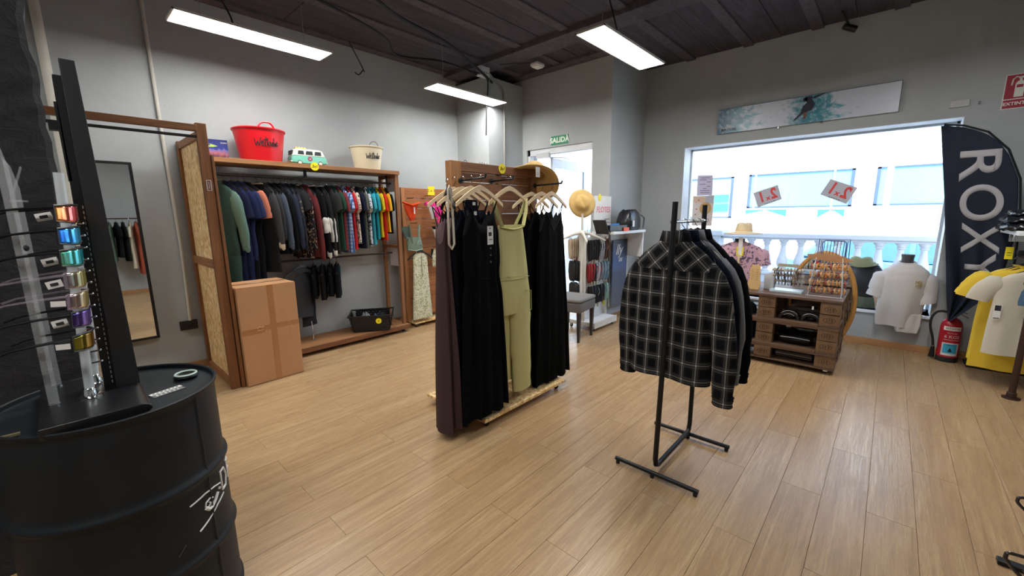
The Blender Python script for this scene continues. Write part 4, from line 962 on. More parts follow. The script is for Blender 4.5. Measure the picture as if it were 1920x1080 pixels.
# ------------------------------------------------------------------ H-foot rail with the checked shirt
hr = thing('garment_rail', 'small black tubular garment rail with T feet carrying shirts', 'clothes rail', (2.40, .85, 0))
for xx, zt, lean, xf in ((2.15, 1.555, -.030, 2.115), (2.705, 1.545, 0, 2.685)):
    sgn = 1 if xx < 2.4 else -1
    wpart('post', MB().tube([(xx+sgn*.10, .855, .047), (xx+sgn*.04, .855, .047), (xx+sgn*.012, .855, .060), (xx, .855, .10), (xx, .855+lean*.5, .8), (xx, .855+lean, zt-.012), (xx, .855+lean, zt)], .0145, 14), M_black, hr, bevel=0)
    wpart('foot', MB().tube([(xf, .60, .030), (xf, 1.085, .030)], .0125, 12), M_black, hr, bevel=0)
    for y in (.615, 1.07, .855): wpart('rubber_foot', MB().lathe([(.011, 0), (.012, .02)], 10, (xf, y, 0)), M_rubber, hr, bevel=0)
    wpart('bolt', MB().tube([(xx-.016*sgn*0, .838, .30), (xx, .842, .30)], .004, 8), M_chrome, hr, bevel=0)
wpart('lower_bar', MB().tube([(2.20, .855, .047), (2.65, .855, .047)], .014, 12), M_black, hr, bevel=0)
wpart('hanging_bar', MB().tube([(2.15, .84, 1.452), (2.705, .852, 1.452)], .009, 12), M_chrome, hr, bevel=0)
for k in range(9): wpart('bar_ring', MB().tube([(2.42+k*.028, .846, 1.452), (2.426+k*.028, .846, 1.452)], .0115, 10), M_white, hr, bevel=0)
M_pl = plaid('black_check_flannel'); M_pld = plaid('black_check_flannel_bias', rad(45))
SZ = 1.466
def long_shirt(label, x, rotz, m, seed, name='shirt', w=.228, th=.05, L=.88, yoke=None, slm=None, sl=.76, rsl=(.085, .052), hood=False, cuffm=None, dz=0, slx=(.30, .25)):
    t_ = thing(name, label, name, (x, .850, SZ+dz), rotz)
    bs = dens([(-.118, .080, .035), (-.150, .125, .042), (-.185, w*.74, th*.8), (-.225, w*.90, th*.9), (-.27, w*.97, th*.95), (-.36, w*.98, th), (-.55, w*.98, th*1.1), (-.75, w, th*1.2), (-L, w*1.02, th*1.25)], 3)
    part('body', body(bs, n=48, rip=.016, rf=2.6, seed=seed), m, t_, ang=1.3)
    if yoke:
        ys = [(a, b+.0025, c_+.0035, d) for a, b, c_, d in bs if a > -.285]
        part('yoke', body(ys, n=48, rip=.002, rf=2.6, seed=seed), yoke, t_, ang=1.3)
    for s, sx_ in ((-1, slx[0]), (1, slx[1])):
        p1 = (s*sx_, .0, -.13-sl+(.03 if s > 0 else -.02)); part('sleeve', sleeve_mb((s*(w*.76), 0, -.225), p1, rsl[0], rsl[1], .62, bend=s*.035, n=22, wr=.005, seed=seed+s), slm or m, t_, ang=1.3)
        part('cuff', sleeve_mb(p1, (p1[0], 0, p1[2]-.06), rsl[1]*1.05, rsl[1]*.95, .66, n=22, wr=0, seed=1, cap=False), cuffm or slm or m, t_, ang=1.3)
    part('collar', MB().loft([[((.090-.01*q)*cos(2*pi*k/24), (.040-.002*q)*sin(2*pi*k/24), -.130+.034*q-.012*(sin(2*pi*k/24) < 0)) for k in range(24)] for q in range(3)], False, False), m, t_, solid=.006, ang=1.3)
    return t_
long_shirt('black and off-white checked flannel shirt seen from the back', 2.245, rad(87), M_pl, 5, yoke=M_pld)
M_nv = C('dark_navy_fleece', (17, 24, 38)); M_gy = C('grey_marl', (132, 134, 140)); M_bk2 = C('matt_black_fleece', (13, 15, 20))
long_shirt('dark navy sweatshirt directly behind the checked shirt', 2.37, rad(92), M_nv, 8, name='sweatshirt', w=.215, L=.90, slx=(.262, .25), sl=.74)
g = long_shirt('grey marl jacket second behind the checked shirt', 2.47, rad(90), M_gy, 12, name='jacket', w=.215, L=.80, slx=(.265, .25), sl=.72, slm=M_gy, th=.03)
long_shirt('black sweatshirt at the far end of the small rail', 2.585, rad(90), M_bk2, 15, name='sweatshirt', w=.215, L=.86, slx=(.285, .26), sl=.74, th=.05)
def broad_hanger(x, rotz, label):
    t_ = thing('clothes_hanger', label, 'hanger', (x, .850, SZ), rotz, 'broad black hangers on the small rail')
    part('hook', MB().tube([(0, 0, -.05), (.012, 0, -.036), (.02, 0, -.022), (.016, 0, -.008), (.004, 0, -.0005), (-.010, 0, -.005), (-.017, 0, -.017)], .0021, 5), M_chrome, t_)
    N = 16; rings = []
    for i in range(N+1):
        s = -1+2*i/N; x_ = s*.18; z = -.072-.15*abs(s)**1.3; h = .034*(1-.45*abs(s)); b = .012+.016*abs(s)
        rings.append([(x_, -b, z-h), (x_, -b*.9, z-h*.2), (x_, -.004, z+h*.5), (x_, .004, z+h*.5), (x_, b*.9, z-h*.2), (x_, b, z-h)])
    part('shoulders', MB().loft(rings), M_blackp, t_)
    part('edge_highlight', MB().tube([(-.18+.36*i/N, 0, -.072-.15*abs(-1+2*i/N)**1.3+.017*(1-.45*abs(-1+2*i/N))+.001) for i in range(N+1)], .0022, 5), plain('pale_rim', (170, 174, 180), .3), t_)  # highlight along the hanger's top edge, painted as a pale tube
for x, a, l_ in ((2.245, 87, 'the checked flannel shirt'), (2.37, 92, 'the dark navy sweatshirt'), (2.47, 90, 'the grey marl jacket'), (2.585, 90, 'the black sweatshirt')): broad_hanger(x, rad(a), 'broad black hanger inside '+l_+' on the small rail')
# ------------------------------------------------------------------ flip-flop stand, hat pole, stool
fs = thing('sandal_rack', 'white wheeled wire rack of flip-flops beside the door', 'rack', (4.87, 2.88, 0))
M_cream2 = plain('cream_metal', (222, 218, 208), .5)
wpart('base_tray', MB().box(4.47, 5.05, 2.66, 3.08, .06, .115), M_white, fs, bevel=.008)
wpart('base_rim', MB().box(4.47, 5.05, 2.655, 2.66, .04, .125), M_cream2, fs)
for x in (4.52, 5.0):
    for y in (2.70, 3.04): caster(x, y, fs, z=.06, r=.022)
wpart('back_panel', MB().box(4.50, 5.04, 2.865, 2.875, .115, 1.20), plain('wire_mesh_white', (214, 214, 212), .6), fs)
wpart('end_post', MB().box(4.48, 4.50, 2.82, 2.92, .115, 1.24), M_cream2, fs); wpart('end_post', MB().box(5.04, 5.06, 2.82, 2.92, .115, 1.24), M_cream2, fs)
for z in (1.16, .86, .56):
    wpart('hook_rail', MB().box(4.50, 5.05, 2.855, 2.865, z, z+.03), M_cream2, fs)
ff_n = 0
M_fblack = plain('foam_black', (28, 28, 31), .7); M_fbeige = plain('foam_beige', (186, 168, 142), .7); M_kraft = plain('kraft_tag', (206, 196, 172), .8)
cols = dict(black=(28, 28, 31), beige=(184, 166, 140), red=(150, 34, 38), grey=(120, 128, 140), brown=(96, 66, 52), blue=(130, 160, 176), palegrey=(186, 192, 204), coral=(230, 110, 92), lightteal=(146, 186, 178), navy=(40, 46, 62), pinkish=(222, 180, 166), orange=(222, 148, 96))
def sole_poly(s=1.0, L=.25, n=22):
    out = []
    for k in range(n):
        t = 2*pi*k/n; y = -L/2*cos(t); wd = .043+.009*(-cos(t))*0-.008*sin(2*t)*0+.006*(-cos(t)); x = wd*sin(t)*(1+.12*cos(2*t)); out.append((x*s, y*s))
    return out
def flipflops(loc, rotz, c1, label, c2=None, tagm=None, group=None, L=.25, seed=0, lowc=None):
    """a pair hung from the toe strap, soles vertical, facing +-y"""
    t_ = thing('flip_flops', label, 'flip-flops', loc, rotz, group); m1 = plain('foam_'+c1, cols[c1], .7); m2 = plain('strap_'+(c2 or 'black'), cols[c2 or 'black'], .5)
    rr = random.Random(seed)
    for s in (-1, 1):
        M = TR(s*.006, .010*s, -.03-L/2-.006*(s > 0)) @ RY(rad(3*s+rr.uniform(-4, 4)))
        part('sole', MB().prism(sole_poly(1, L), -.008+.0*s, .008, M), m1, t_, bevel=.002)
        if lowc: part('sole_pattern', MB().prism([(a*.86, -L/2+.012+(b+L/2)*.36) for a, b in sole_poly(1, L)], -.0095, -.008, M), plain('print_'+lowc, cols[lowc], .6), t_)
        if s < 0: part('strap', MB().tube([M @ Vector(p) for p in ((-.038, -.006, -.01), (-.03, -.030, .03), (0, -.034, .075), (0, -.010, .09))], .005, 6, ell=.6).tube([M @ Vector(p) for p in ((.038, -.006, -.01), (.03, -.030, .03), (0, -.034, .075))], .005, 6, ell=.6), m2, t_)
    part('hook', MB().tube([(0, .03, -.02), (0, 0, -.005), (-.010, -.006, .01), (0, -.006, .022), (.010, -.006, .01)], .002, 5), m2, t_)
    if tagm: part('swing_tag', MB().box(-.022, .022, -.030, -.028, -L-.075, -L-.015), tagm, t_)
    return t_
def ffrow(z, specs, y=2.80, L=.25):
    for i, (x, c1, c2, tg, lab, low) in enumerate(specs):
        flipflops((x, y, z), rad(62+6*sin(i*2.2)), c1, lab, c2, tg, 'flip-flops on the white rack', L, i, low)
for i in range(4): flipflops((4.42+.045*i, 3.0, 1.22), rad(66), 'beige', ['leftmost beige flip-flops on the top row', 'second beige flip-flops from the left, top row', 'third beige flip-flops from the left, top row', 'beige flip-flops nearest the pole, top row'][i], 'beige', M_paper if i != 2 else plain('red_tag', (170, 40, 50), .7), 'beige flip-flops', .26, i)
ffrow(1.20, [(4.56, 'black', 'black', M_kraft, 'black flip-flops just right of the pole, top row', None), (4.62, 'black', 'black', M_kraft, 'second black flip-flops right of the pole, top row', None), (4.68, 'black', 'black', None, 'third black flip-flops right of the pole, top row', None), (4.735, 'black', 'black', M_kraft, 'black flip-flops beside the grey printed ones, top row', None),
     (4.79, 'palegrey', 'black', None, 'pale grey black-strapped flip-flops on the top row', 'grey'), (4.85, 'palegrey', 'grey', None, 'white-grey patterned flip-flops on the top row', 'navy'), (4.91, 'brown', 'pinkish', None, 'brown flip-flops with pink straps on the top row', None), (4.97, 'brown', 'brown', None, 'rightmost brown flip-flops on the top row', None)], L=.27)
ffrow(.90, [(4.55, 'red', 'black', M_kraft, 'red-toed flip-flops nearest the pole, middle row', 'black'), (4.61, 'red', 'black', M_kraft, 'second red-toed flip-flops, middle row', 'black'), (4.67, 'navy', 'red', M_kraft, 'dark flip-flops with red straps, middle row', 'red'), (4.74, 'palegrey', 'coral', None, 'grey and coral flip-flops on the middle row', 'coral'), (4.81, 'grey', 'palegrey', None, 'grey marbled flip-flops on the middle row', 'pinkish'), (4.90, 'blue', 'palegrey', None, 'pale blue flip-flops on the middle row', 'grey'), (4.97, 'blue', 'black', None, 'rightmost blue flip-flops on the middle row', None)])
ffrow(.60, [(4.58, 'black', 'black', M_kraft, 'black flip-flops at the left of the bottom row', None), (4.65, 'navy', 'black', None, 'navy flip-flops on the bottom row', None), (4.72, 'black', 'grey', M_kraft, 'black flip-flops with grey straps, bottom row', 'navy'), (4.80, 'black', 'black', None, 'plain black flip-flops beside the orange pair, bottom row', None), (4.88, 'navy', 'grey', plain('lime_tag', (226, 232, 60), .7), 'navy flip-flops with orange soles and a lime tag, bottom row', 'orange'), (4.98, 'lightteal', 'blue', None, 'pale green flip-flops at the right of the bottom row', 'blue')])
g = thing('black_slippers', 'black slippers in a bunch left of the pole on the middle row', 'slippers', (4.47, 2.97, .93), rad(65))
for s in (-1, 0, 1): part('slipper', body([(-.02, .05, .016), (-.06, .075, .02), (-.16, .082, .024), (-.26, .07, .018), (-.285, .05, .012)], rip=.002).xf(TR(.02*s, .03*s, -.01*abs(s))), M_fblack, g)
part('price_label', MB().box(.0, .03, -.062, -.060, -.22, -.12), plain('grey_label', (150, 158, 150), .6), g)
for x in (4.44, 4.50): single('hook_end', MB().tube([(x-.03, 2.97, .64), (x-.025, 2.97, .665), (x, 2.97, .67), (x+.02, 2.97, .66), (x+.02, 2.97, .63)], .004, 6), M_black, 'small black hook above the stool', 'hook', 'black hooks above the stool')
g = thing('black_slippers', 'black slippers on the lowest row behind the stool', 'slippers', (4.46, 2.97, .64), rad(65))
part('slipper', body([(-.02, .06, .03), (-.05, .10, .04), (-.16, .11, .04), (-.2, .08, .03)], rip=.004), M_fblack, g)
# hat pole with four sloping arms
hp = thing('hat_stand', 'cream hat stand with sloping arms behind the stool', 'stand', (4.42, 2.84, 0))
wpart('pole', MB().tube([(4.42, 2.84, .02), (4.42, 2.84, 1.50)], .015, 12), M_cream2, hp, bevel=0)
for a in range(4):
    d = Vector((cos(a*pi/2+.78), sin(a*pi/2+.78), 0)); c_ = Vector((4.42, 2.84, 1.25))
    wpart('arm', MB().tube([c_+Vector((0, 0, .02)), c_+d*.10+Vector((0, 0, .0)), c_+d*.30+Vector((0, 0, -.085))], .014, 8, rs=[.03, .018, .010]), M_cream2, hp, bevel=0)
wpart('collar', MB().lathe([(.022, 0), (.026, .02), (.022, .05), (.015, .06)], 14, (4.42, 2.84, 1.23)), M_cream2, hp, bevel=0)
wpart('foot', MB().lathe([(.032, 0), (.032, .012), (.016, .022)], 20, (4.42, 2.84, 0)), M_cream2, hp, bevel=0)
hat('straw_hat', 'straw hat facing the room on top of the cream hat stand', (4.44, 2.86, 1.625), RZ(rad(45)) @ RY(rad(-80)) @ RZ(rad(20)), M_straw, R0=.165, rc=.08, hc=.10, droop=.01)
# stool
so = thing('stool', 'grey upholstered stool with dark tapered legs by the flip-flops', 'stool', (4.13, 2.76, 0), rad(8))
M_gf = cloth('grey_upholstery', (122, 120, 120), scale=90)
part('seat', MB().box(-.22, .22, -.20, .20, .36, .475), M_gf, so, bevel=.018); part('seat_top', MB().box(-.222, .222, -.202, .202, .475, .52), cloth('grey_upholstery_top', (138, 136, 134), scale=90), so, bevel=.02)
for x in (-.185, .185):
    for y in (-.165, .165): part('leg', MB().loft([[(x+a*s, y+b*s, z) for a, b in ((-1, -1), (1, -1), (1, 1), (-1, 1))] for z, s in ((0, .014), (.36, .022))]), plain('dark_stained_leg', (40, 34, 32), .4), so)
# low white cabinet shelf with the box and the bag, notice card and chalkboard
sh = thing('display_shelf', 'white shelf above the flip-flops against the step wall', 'shelf', (5.12, 2.66, 1.24))
wpart('shelf_board', MB().box(4.62, 5.50, 2.50, 2.82, 1.24, 1.275), M_white, sh); wpart('bracket', MB().box(5.46, 5.49, 2.52, 2.80, .90, 1.24), M_white, sh); wpart('back_board', MB().box(5.09, 5.50, 2.805, 2.825, .2, 1.24), M_white, sh)
bb = thing('advert_board', 'dark blue advertising board with white script beside the flip-flops', 'poster', (5.29, 2.76, .2))
t = NT('blue_grey_board'); t.set(.5); sp = t.N('ShaderNodeSeparateXYZ'); t.L(t.coord(), sp.inputs[0]); t.base(t.ramp(t.math('MULTIPLY', sp.outputs[2], 1.05), [(0, S((92, 96, 102))), (.5, S((70, 78, 100))), (.62, S((66, 84, 132))), (.8, S((60, 76, 110))), (1, S((44, 48, 60)))]))
wpart('board', MB().box(5.05, 5.46, 2.745, 2.76, .2, 1.14), t.m, bb)
wpart('border', MB().box(5.46, 5.475, 2.742, 2.762, .2, 1.16), M_paper, bb)
lt = text_mb('lly', .21, .001, .35); lt.xf(TR(5.21, 2.742, 1.0)); wpart('lettering', lt, M_paper, bb, bevel=0)
lt = text_mb('os', .11, .001, .35); lt.xf(TR(5.26, 2.742, .87)); wpart('lettering', lt, M_paper, bb, bevel=0)
pc = thing('poster_card', 'white poster with pink lettering behind the open box', 'poster', (4.86, 2.79, 1.275))
wpart('card', MB().box(4.60, 5.03, 2.785, 2.79, 1.275, 1.72), M_paper, pc, bevel=0)
lt = text_mb('FLOTES', .105, .001, .1); lt.xf(TR(4.83, 2.782, 1.545)); wpart('lettering', lt, plain('pink_print', (236, 120, 140), .6), pc, bevel=0)
wpart('balloon', MB().prism([(4.73+.035*cos(a), 1.70+.045*sin(a)) for a in [2*pi*k/20 for k in range(20)]], 2.779, 2.784), M_yellow, pc, bevel=0)
wpart('table_print', MB().box(4.86, 5.0, 2.781, 2.784, 1.425, 1.43).box(4.86, 5.0, 2.781, 2.784, 1.38, 1.385).box(4.90, 4.903, 2.781, 2.784, 1.38, 1.43), M_ink, pc, bevel=0)
ob = thing('open_box', 'black open presentation box with blue and red contents on the shelf', 'box', (4.78, 2.62, 1.276), rad(-8))
part('tray', MB().box(-.18, .18, -.10, .10, 0, .012).box(-.18, .18, -.10, -.092, 0, .075).box(-.18, .18, .092, .10, 0, .075).box(-.18, -.172, -.10, .10, 0, .075).box(.172, .18, -.10, .10, 0, .075), M_blackp, ob)
part('lid', MB().box(-.19, -.182, -.10, .10, .05, .24, RY(rad(-24))), M_blackp, ob)
part('insert', MB().box(-.165, .165, -.088, .088, .045, .07), plain('silver_insert', (150, 156, 164), .4), ob); part('blue_item', MB().tube([(-.06, -.03, .078), (.05, -.06, .082)], .016, 10), plain('blue_item', (60, 120, 190), .4), ob, label='blue cylinder'); part('red_item', MB().box(.09, .20, -.115, -.104, .0, .045), plain('orange_red_card', (230, 90, 60), .5), ob, label='orange-red card')
bg = thing('bag', 'black shiny bag with a white tag at the right end of the shelf', 'bag', (5.22, 2.62, 1.276), rad(5))
rr = random.Random(4)
part('bag_body', MB().loft([[(sell(a, b, 2*pi*k/26, .6)[0]*(1+.03*sin(k*3+z*40)), sell(a, b, 2*pi*k/26, .6)[1], z+.012*sin(k*1.7)*(z > .15)) for k in range(26)] for a, b, z in ((.20, .10, 0), (.225, .12, .04), (.22, .12, .13), (.18, .10, .22), (.13, .06, .265))]), plain('black_nylon', (30, 31, 36), .3, bump=.5, bscale=25), bg)
part('strap', MB().tube([(.17, -.10, .20), (.25, -.12, .16), (.27, -.11, .08), (.22, -.12, .02)], .012, 7, ell=.4), plain('grey_webbing', (90, 92, 100), .5), bg)
part('tag', MB().box(-.19, -.13, -.135, -.132, .05, .13), M_paper, bg)

# ------------------------------------------------------------------ pallet counter
M_pw = wood('pallet_board', (128, 100, 78), (82, 62, 48), 'y', contrast=.5); M_pb = wood('pallet_block', (140, 108, 78), (92, 70, 50), 'z', contrast=.6, scale=1.5); M_pwx = wood('pallet_stringer', (118, 92, 72), (76, 58, 46), 'x', contrast=.5)
M_stamp = plain('burnt_stamp', (74, 48, 30), .8)
pc = thing('pallet_counter', 'counter built of stacked wooden pallets on castors by the shop window', 'counter', (5.02, .95, 0))
CX0, CX1, CY0, CY1 = 4.62, 5.42, .24, 1.72
for x in (4.68, 5.34):
    for y in (.30, 1.0, 1.66): caster(x, y, pc, z=.048, r=.02)
lay = [('d', .025), ('b', .10), ('d', .045), ('b', .098), ('s', .006), ('b', .098), ('d', .048), ('b', .098), ('s', .006), ('b', .092), ('t', .045)]
z = .048; blocks_y = [(CY0, CY0+.15), (.745, .89), (1.25, 1.395), (1.57, 1.72)]; rr = random.Random(2)
decks = []
for kind, h in lay:
    if kind == 'b':
        for (ya, yb) in blocks_y:
            for xa in (CX0, 4.97, 5.32):
                o_ = rr.uniform(-.006, .006)
                b_ = part('pallet_block', MB().box(xa+o_, xa+.10+o_, ya, yb, z, z+h), M_pb, pc, world=True, bevel=.003)
                if xa == CX0:
                    cyy, czz = (ya+yb)/2, z+h/2
                    part('burnt_stamp', MB().tube([(xa+o_-.0008, cyy+.045*cos(a), czz+.022*sin(a)) for a in [2*pi*k/16 for k in range(16)]], .0018, 4, close=True)
                         .box(xa+o_-.001, xa+o_, cyy-.025, cyy-.015, czz-.012, czz+.012).box(xa+o_-.001, xa+o_, cyy-.003, cyy+.005, czz-.012, czz+.012).box(xa+o_-.001, xa+o_, cyy+.015, cyy+.022, czz-.012, czz+.012), M_stamp, b_, world=True)
    elif kind == 'd':
        for xa in (CX0, 4.95, 5.30): part('pallet_board', MB().box(xa-.004, xa+.115, CY0-.004, CY1, z, z+h*.5-.001), M_pw, pc, world=True, bevel=.002)
        for (ya, yb) in blocks_y: part('pallet_stringer', MB().box(CX0, CX1, ya-.002, yb, z+h*.5, z+h), M_pwx, pc, world=True, bevel=.002)
        decks.append(z+h)
        if h > .03:
            for xa in (CX0, 4.80, 5.0, 5.2): part('pallet_board', MB().box(xa-.006, xa+.15, CY0+.152, CY1, z+h*.4, z+h-.001), M_pw, pc, world=True, bevel=.002)
    elif kind == 't':
        for (ya, yb) in blocks_y: part('pallet_stringer', MB().box(CX0, CX1, ya-.002, yb, z, z+.018), M_pwx, pc, world=True, bevel=.002)
        for k in range(6): xa = CX0-.006+k*.137; part('pallet_board', MB().box(xa, xa+.127, CY0-.006, CY1, z+.018, z+.04), M_pw, pc, world=True, bevel=.002)
    z += h
CT = z-.005
M_capb = plain('cap_black', (22, 22, 26), .5); M_capw = plain('cap_silver', (196, 198, 202), .25, .4)
def capthing(x, y, z, label, s=1.0, bands=1):
    t_ = thing('ear_muffs', label, 'headwear', (x, y, z), rad(-90)); q = MB()
    q.loft([[(.085*s*cos(pi*k/14), yy, .085*s*sin(pi*k/14)) for k in range(15)]+[(.066*s*cos(pi*k/14), yy, .060*s*sin(pi*k/14)) for k in range(14, -1, -1)] for yy in (-.05, .05)])
    part('arch', q, M_capb, t_); part('pad', MB().sphere((0, .02, .032*s), .052*s, 16, 8, sz=.8), M_capb, t_)
    for b in range(bands): part('silver_band', MB().loft([[((.0865-.03*b)*s*cos(a), yy, (.0865-.03*b)*s*sin(a)) for a in [pi*.22+pi*.56*k/12 for k in range(13)]]+[] for yy in (-.056, -.050)], False, False, closed=False), M_capw, t_, solid=.004)
    return t_
dz1 = decks[2]+.001 if len(decks) > 2 else .47
capthing(4.72, .63, dz1, 'black domed cap with two silver bands, left one in the counter', 1.0, 2); capthing(4.72, .46, dz1, 'black domed cap with one silver band, right one in the counter', .92, 1)
single('price_tag_small', MB().box(4.635, 4.637, .44, .455, dz1+.13, dz1+.16), M_paper, 'tiny white tag above the right domed cap', 'tag')
tr = thing('black_tray', 'black glossy moulded tray in the lower opening of the counter', 'tray', (4.86, .565, decks[1]+.001))
part('tray', MB().loft([[sell(a, b, 2*pi*k/28, .5)+(z_,) for k in range(28)] for a, b, z_ in ((.15, .13, 0), (.17, .15, .03), (.19, .165, .05), (.185, .16, .09), (.12, .11, .10))]), plain('gloss_black', (18, 18, 20), .2), tr)
part('edge', MB().tube([(-.186, -.12, .07), (-.186, 0, .075), (-.186, .12, .07)], .004, 6), M_capw, tr)
tr = thing('black_case', 'flat black case in the lowest opening of the counter', 'case', (4.86, .565, decks[0]+.001)); part('case', MB().box(-.16, .16, -.16, .16, 0, .075), M_blackp, tr, bevel=.012); part('seam', MB().box(-.162, -.16, -.15, .15, .037, .04), M_capw, tr)
tr = thing('folded_bag', 'dark folded bag in the left lower opening of the counter', 'bag', (4.86, 1.07, decks[1]+.001)); part('bag', MB().box(-.17, .17, -.14, .14, 0, .165), plain('slate_bag', (34, 42, 52), .6), tr, bevel=.02); part('handle', MB().tube([(-.17, -.06, .12), (-.185, 0, .10), (-.17, .06, .12)], .006, 6), M_blackp, tr)
def cap(loc, rotz, c, label):
    t_ = thing('cap', label, 'cap', loc, rotz); m = plain('cap_'+label[:5], c, .8)
    part('crown', MB().lathe([(.088, 0), (.09, .03), (.08, .07), (.05, .10), (.004, .112)], 24), m, t_); part('peak', MB().prism([(.085*cos(a), .085*sin(a)-(.07 if sin(a) < 0 else 0)) for a in [pi+pi*k/12 for k in range(13)]], .006, .014, plane='xy'), m, t_); part('button', MB().sphere((0, 0, .112), .008, 8, 5), m, t_); return t_
cap((4.78, 1.15, dz1), rad(-80), (40, 120, 74), 'green cap in the left opening of the counter'); cap((4.80, 1.02, dz1), rad(-100), (26, 27, 32), 'black cap beside the green one in the counter')
tr = thing('wicker_bowl', 'small woven bowl under the green cap', 'bowl', (4.74, 1.16, decks[1]+.170)) if False else None
# printed t-shirt bust with straw hat
pp = blotch('pink_leaf_print', (206, 166, 180), (96, 84, 104), (120, 106, 126), 22, .56)
bu = thing('tshirt_bust', 'mauve leaf-printed t-shirt on a bust standing on the counter', 't-shirt', (5.24, 1.25, CT), rad(90))
part('torso', body(dens([(.0, .215, .09), (.12, .22, .095), (.30, .235, .10), (.40, .22, .085), (.445, .12, .06), (.46, .06, .05)], 3), rip=0, n=36).xf(TR(0, 0, 0)), pp, bu, ang=1.3)
for s in (-1, 1): part('sleeve', sleeve_mb((s*.205, 0, .385), (s*.25, .0, .20), .08, .08, .75, n=20, seed=s+4), pp, bu, ang=1.3)
part('neck', MB().lathe([(.055, .45), (.052, .50)], 18), M_blackp, bu); part('ribbed_collar', MB().tube([(.062*cos(a), .052*sin(a), .458) for a in [2*pi*k/18 for k in range(18)]], .008, 6, close=True), C('mauve_rib', (150, 120, 136)), bu)
hat('straw_hat', 'pale straw hat with a wide brim on top of the printed bust', (5.24, 1.22, 1.255), RZ(rad(40)), M_straw2, R0=.185, rc=.082, hc=.125, droop=-.005, bandm=plain('tan_band', (206, 170, 116), .7))
tg = thing('swing_tags', 'yellow and white swing tags hanging on the printed t-shirt', 'tag', (5.11, 1.22, .92), rad(90))
part('yellow_frame', MB().box(-.045, -.033, -.002, .002, .10, .20).box(.015, .027, -.002, .002, .10, .20).box(-.045, .027, -.002, .002, .095, .105), M_yellow, tg); part('white_card', MB().box(-.03, .012, -.004, -.002, .08, .30), M_paper, tg)
part('black_print', MB().box(-.024, .006, -.006, -.004, .22, .28).box(-.024, .006, -.006, -.004, .11, .15), M_ink, tg); part('long_strip', MB().prism([(-.01, 0), (-.012, .12), (.01, .12), (.002, -.16)], -.002, 0), M_straw2, tg)
wc = thing('bracelet_card', 'pale wooden display card wound with black cord bracelets', 'display', (4.83, .985, CT), rad(84))
part('card', MB().prism([(-.045, 0), (.035, 0), (.062, .05), (.058, .085), (.045, .11), (.05, .17), (.045, .22), (.03, .26), (.005, .245), (-.02, .262), (-.045, .24), (-.05, .17), (-.05, .11), (-.06, .085), (-.055, .05)], -.005, .005), plain('birch_ply', (222, 182, 124), .6), wc, bevel=.001)
for k in range(7): part('cord', MB().tube([(-.055, 0, .10+k*.018), (0, -.012, .095+k*.019), (.055, 0, .10+k*.018), (0, .012, .102+k*.018)], .0025, 5, close=True), M_ink, wc)
part('crease', MB().tube([(-.045, -.006, .07), (-.01, -.007, .02), (.035, -.006, .075)], .0015, 4), plain('birch_edge', (150, 108, 66), .7), wc)
cd = thing('card_reader', 'small pale grey device with two dark slots beside the wooden card', 'device', (4.93, .86, CT), rad(80)); part('housing', MB().prism([(-.045, 0), (.05, 0), (.055, .15), (-.04, .19)], -.02, .02), plain('device_grey', (204, 206, 208), .5), cd, bevel=.003)
for k in range(2): part('slot', MB().box(-.01, .03, -.0215, -.020, .075+.04*k, .092+.04*k), M_ink, cd)
# clear bracelet stand: three bars
acr = NT('clear_acrylic'); acr.set(.05, 0, .5); acr.base((.92, .95, .97, 1)); acr.b.inputs['Alpha'].default_value = .14; M_acr = acr.m
bs = thing('bracelet_stand', 'clear acrylic stepped stand full of grey bracelets', 'display', (4.87, .70, CT), rad(90))
part('base', MB().box(-.135, .135, -.08, .08, 0, .022), plain('frosted_base', (190, 206, 216), .3), bs, bevel=.003)
for s in (-1, 1): part('side_plate', MB().prism([(-.08, .022), (.08, .022), (.075, .27), (.03, .27), (-.08, .10)], s*.128-.003, s*.128+.003, plane='yz'), M_acr, bs)
bars = [(-.055, .10), (.0, .165), (.055, .225)]
for (yy, zz) in bars: part('bar', MB().tube([(-.13, yy, zz), (.13, yy, zz)], .014, 12), plain('bar_cream', (208, 200, 184), .6), bs)
part('top_sign', MB().box(-.085, .085, .05, .055, .255, .285), plain('kraft_board', (176, 162, 136), .7), bs)
bc = [(150, 146, 140), (110, 100, 90), (170, 160, 140), (74, 70, 72), (130, 90, 80), (190, 186, 178)]
def torus(c, R_, r, axis, n=14, m=5):
    pts = []
    for k in range(n):
        a = 2*pi*k/n
        pts.append(Vector(c)+(Vector((0, R_*cos(a), R_*sin(a))) if axis == 'x' else Vector((R_*cos(a), 0, R_*sin(a))) if axis == 'y' else Vector((R_*cos(a), R_*sin(a), 0))))
    return MB().tube(pts, r, m, close=True)
for bi, (yy, zz) in enumerate(bars):
    for k in range(9):
        xx = -.11+k*.0275; cc = bc[(k*5+bi*2) % 6]
        p = bs.matrix_basis @ Vector((xx, yy, zz-.012))
        o = part('bracelet', torus((0, 0, 0), .030, .0042+.0015*(k % 2), 'x', 12, 5), plain('bracelet_%d' % ((k*5+bi*2) % 6), cc, .6), None); o.location = p; o.rotation_euler = (0, 0, rad(90)+R.uniform(-.2, .2))
        tagit(o, ['bracelet on the lowest bar of the acrylic stand', 'bracelet on the middle bar of the acrylic stand', 'bracelet on the top bar of the acrylic stand'][bi], 'bracelet', ['bracelets on the lowest bar', 'bracelets on the middle bar', 'bracelets on the top bar'][bi])
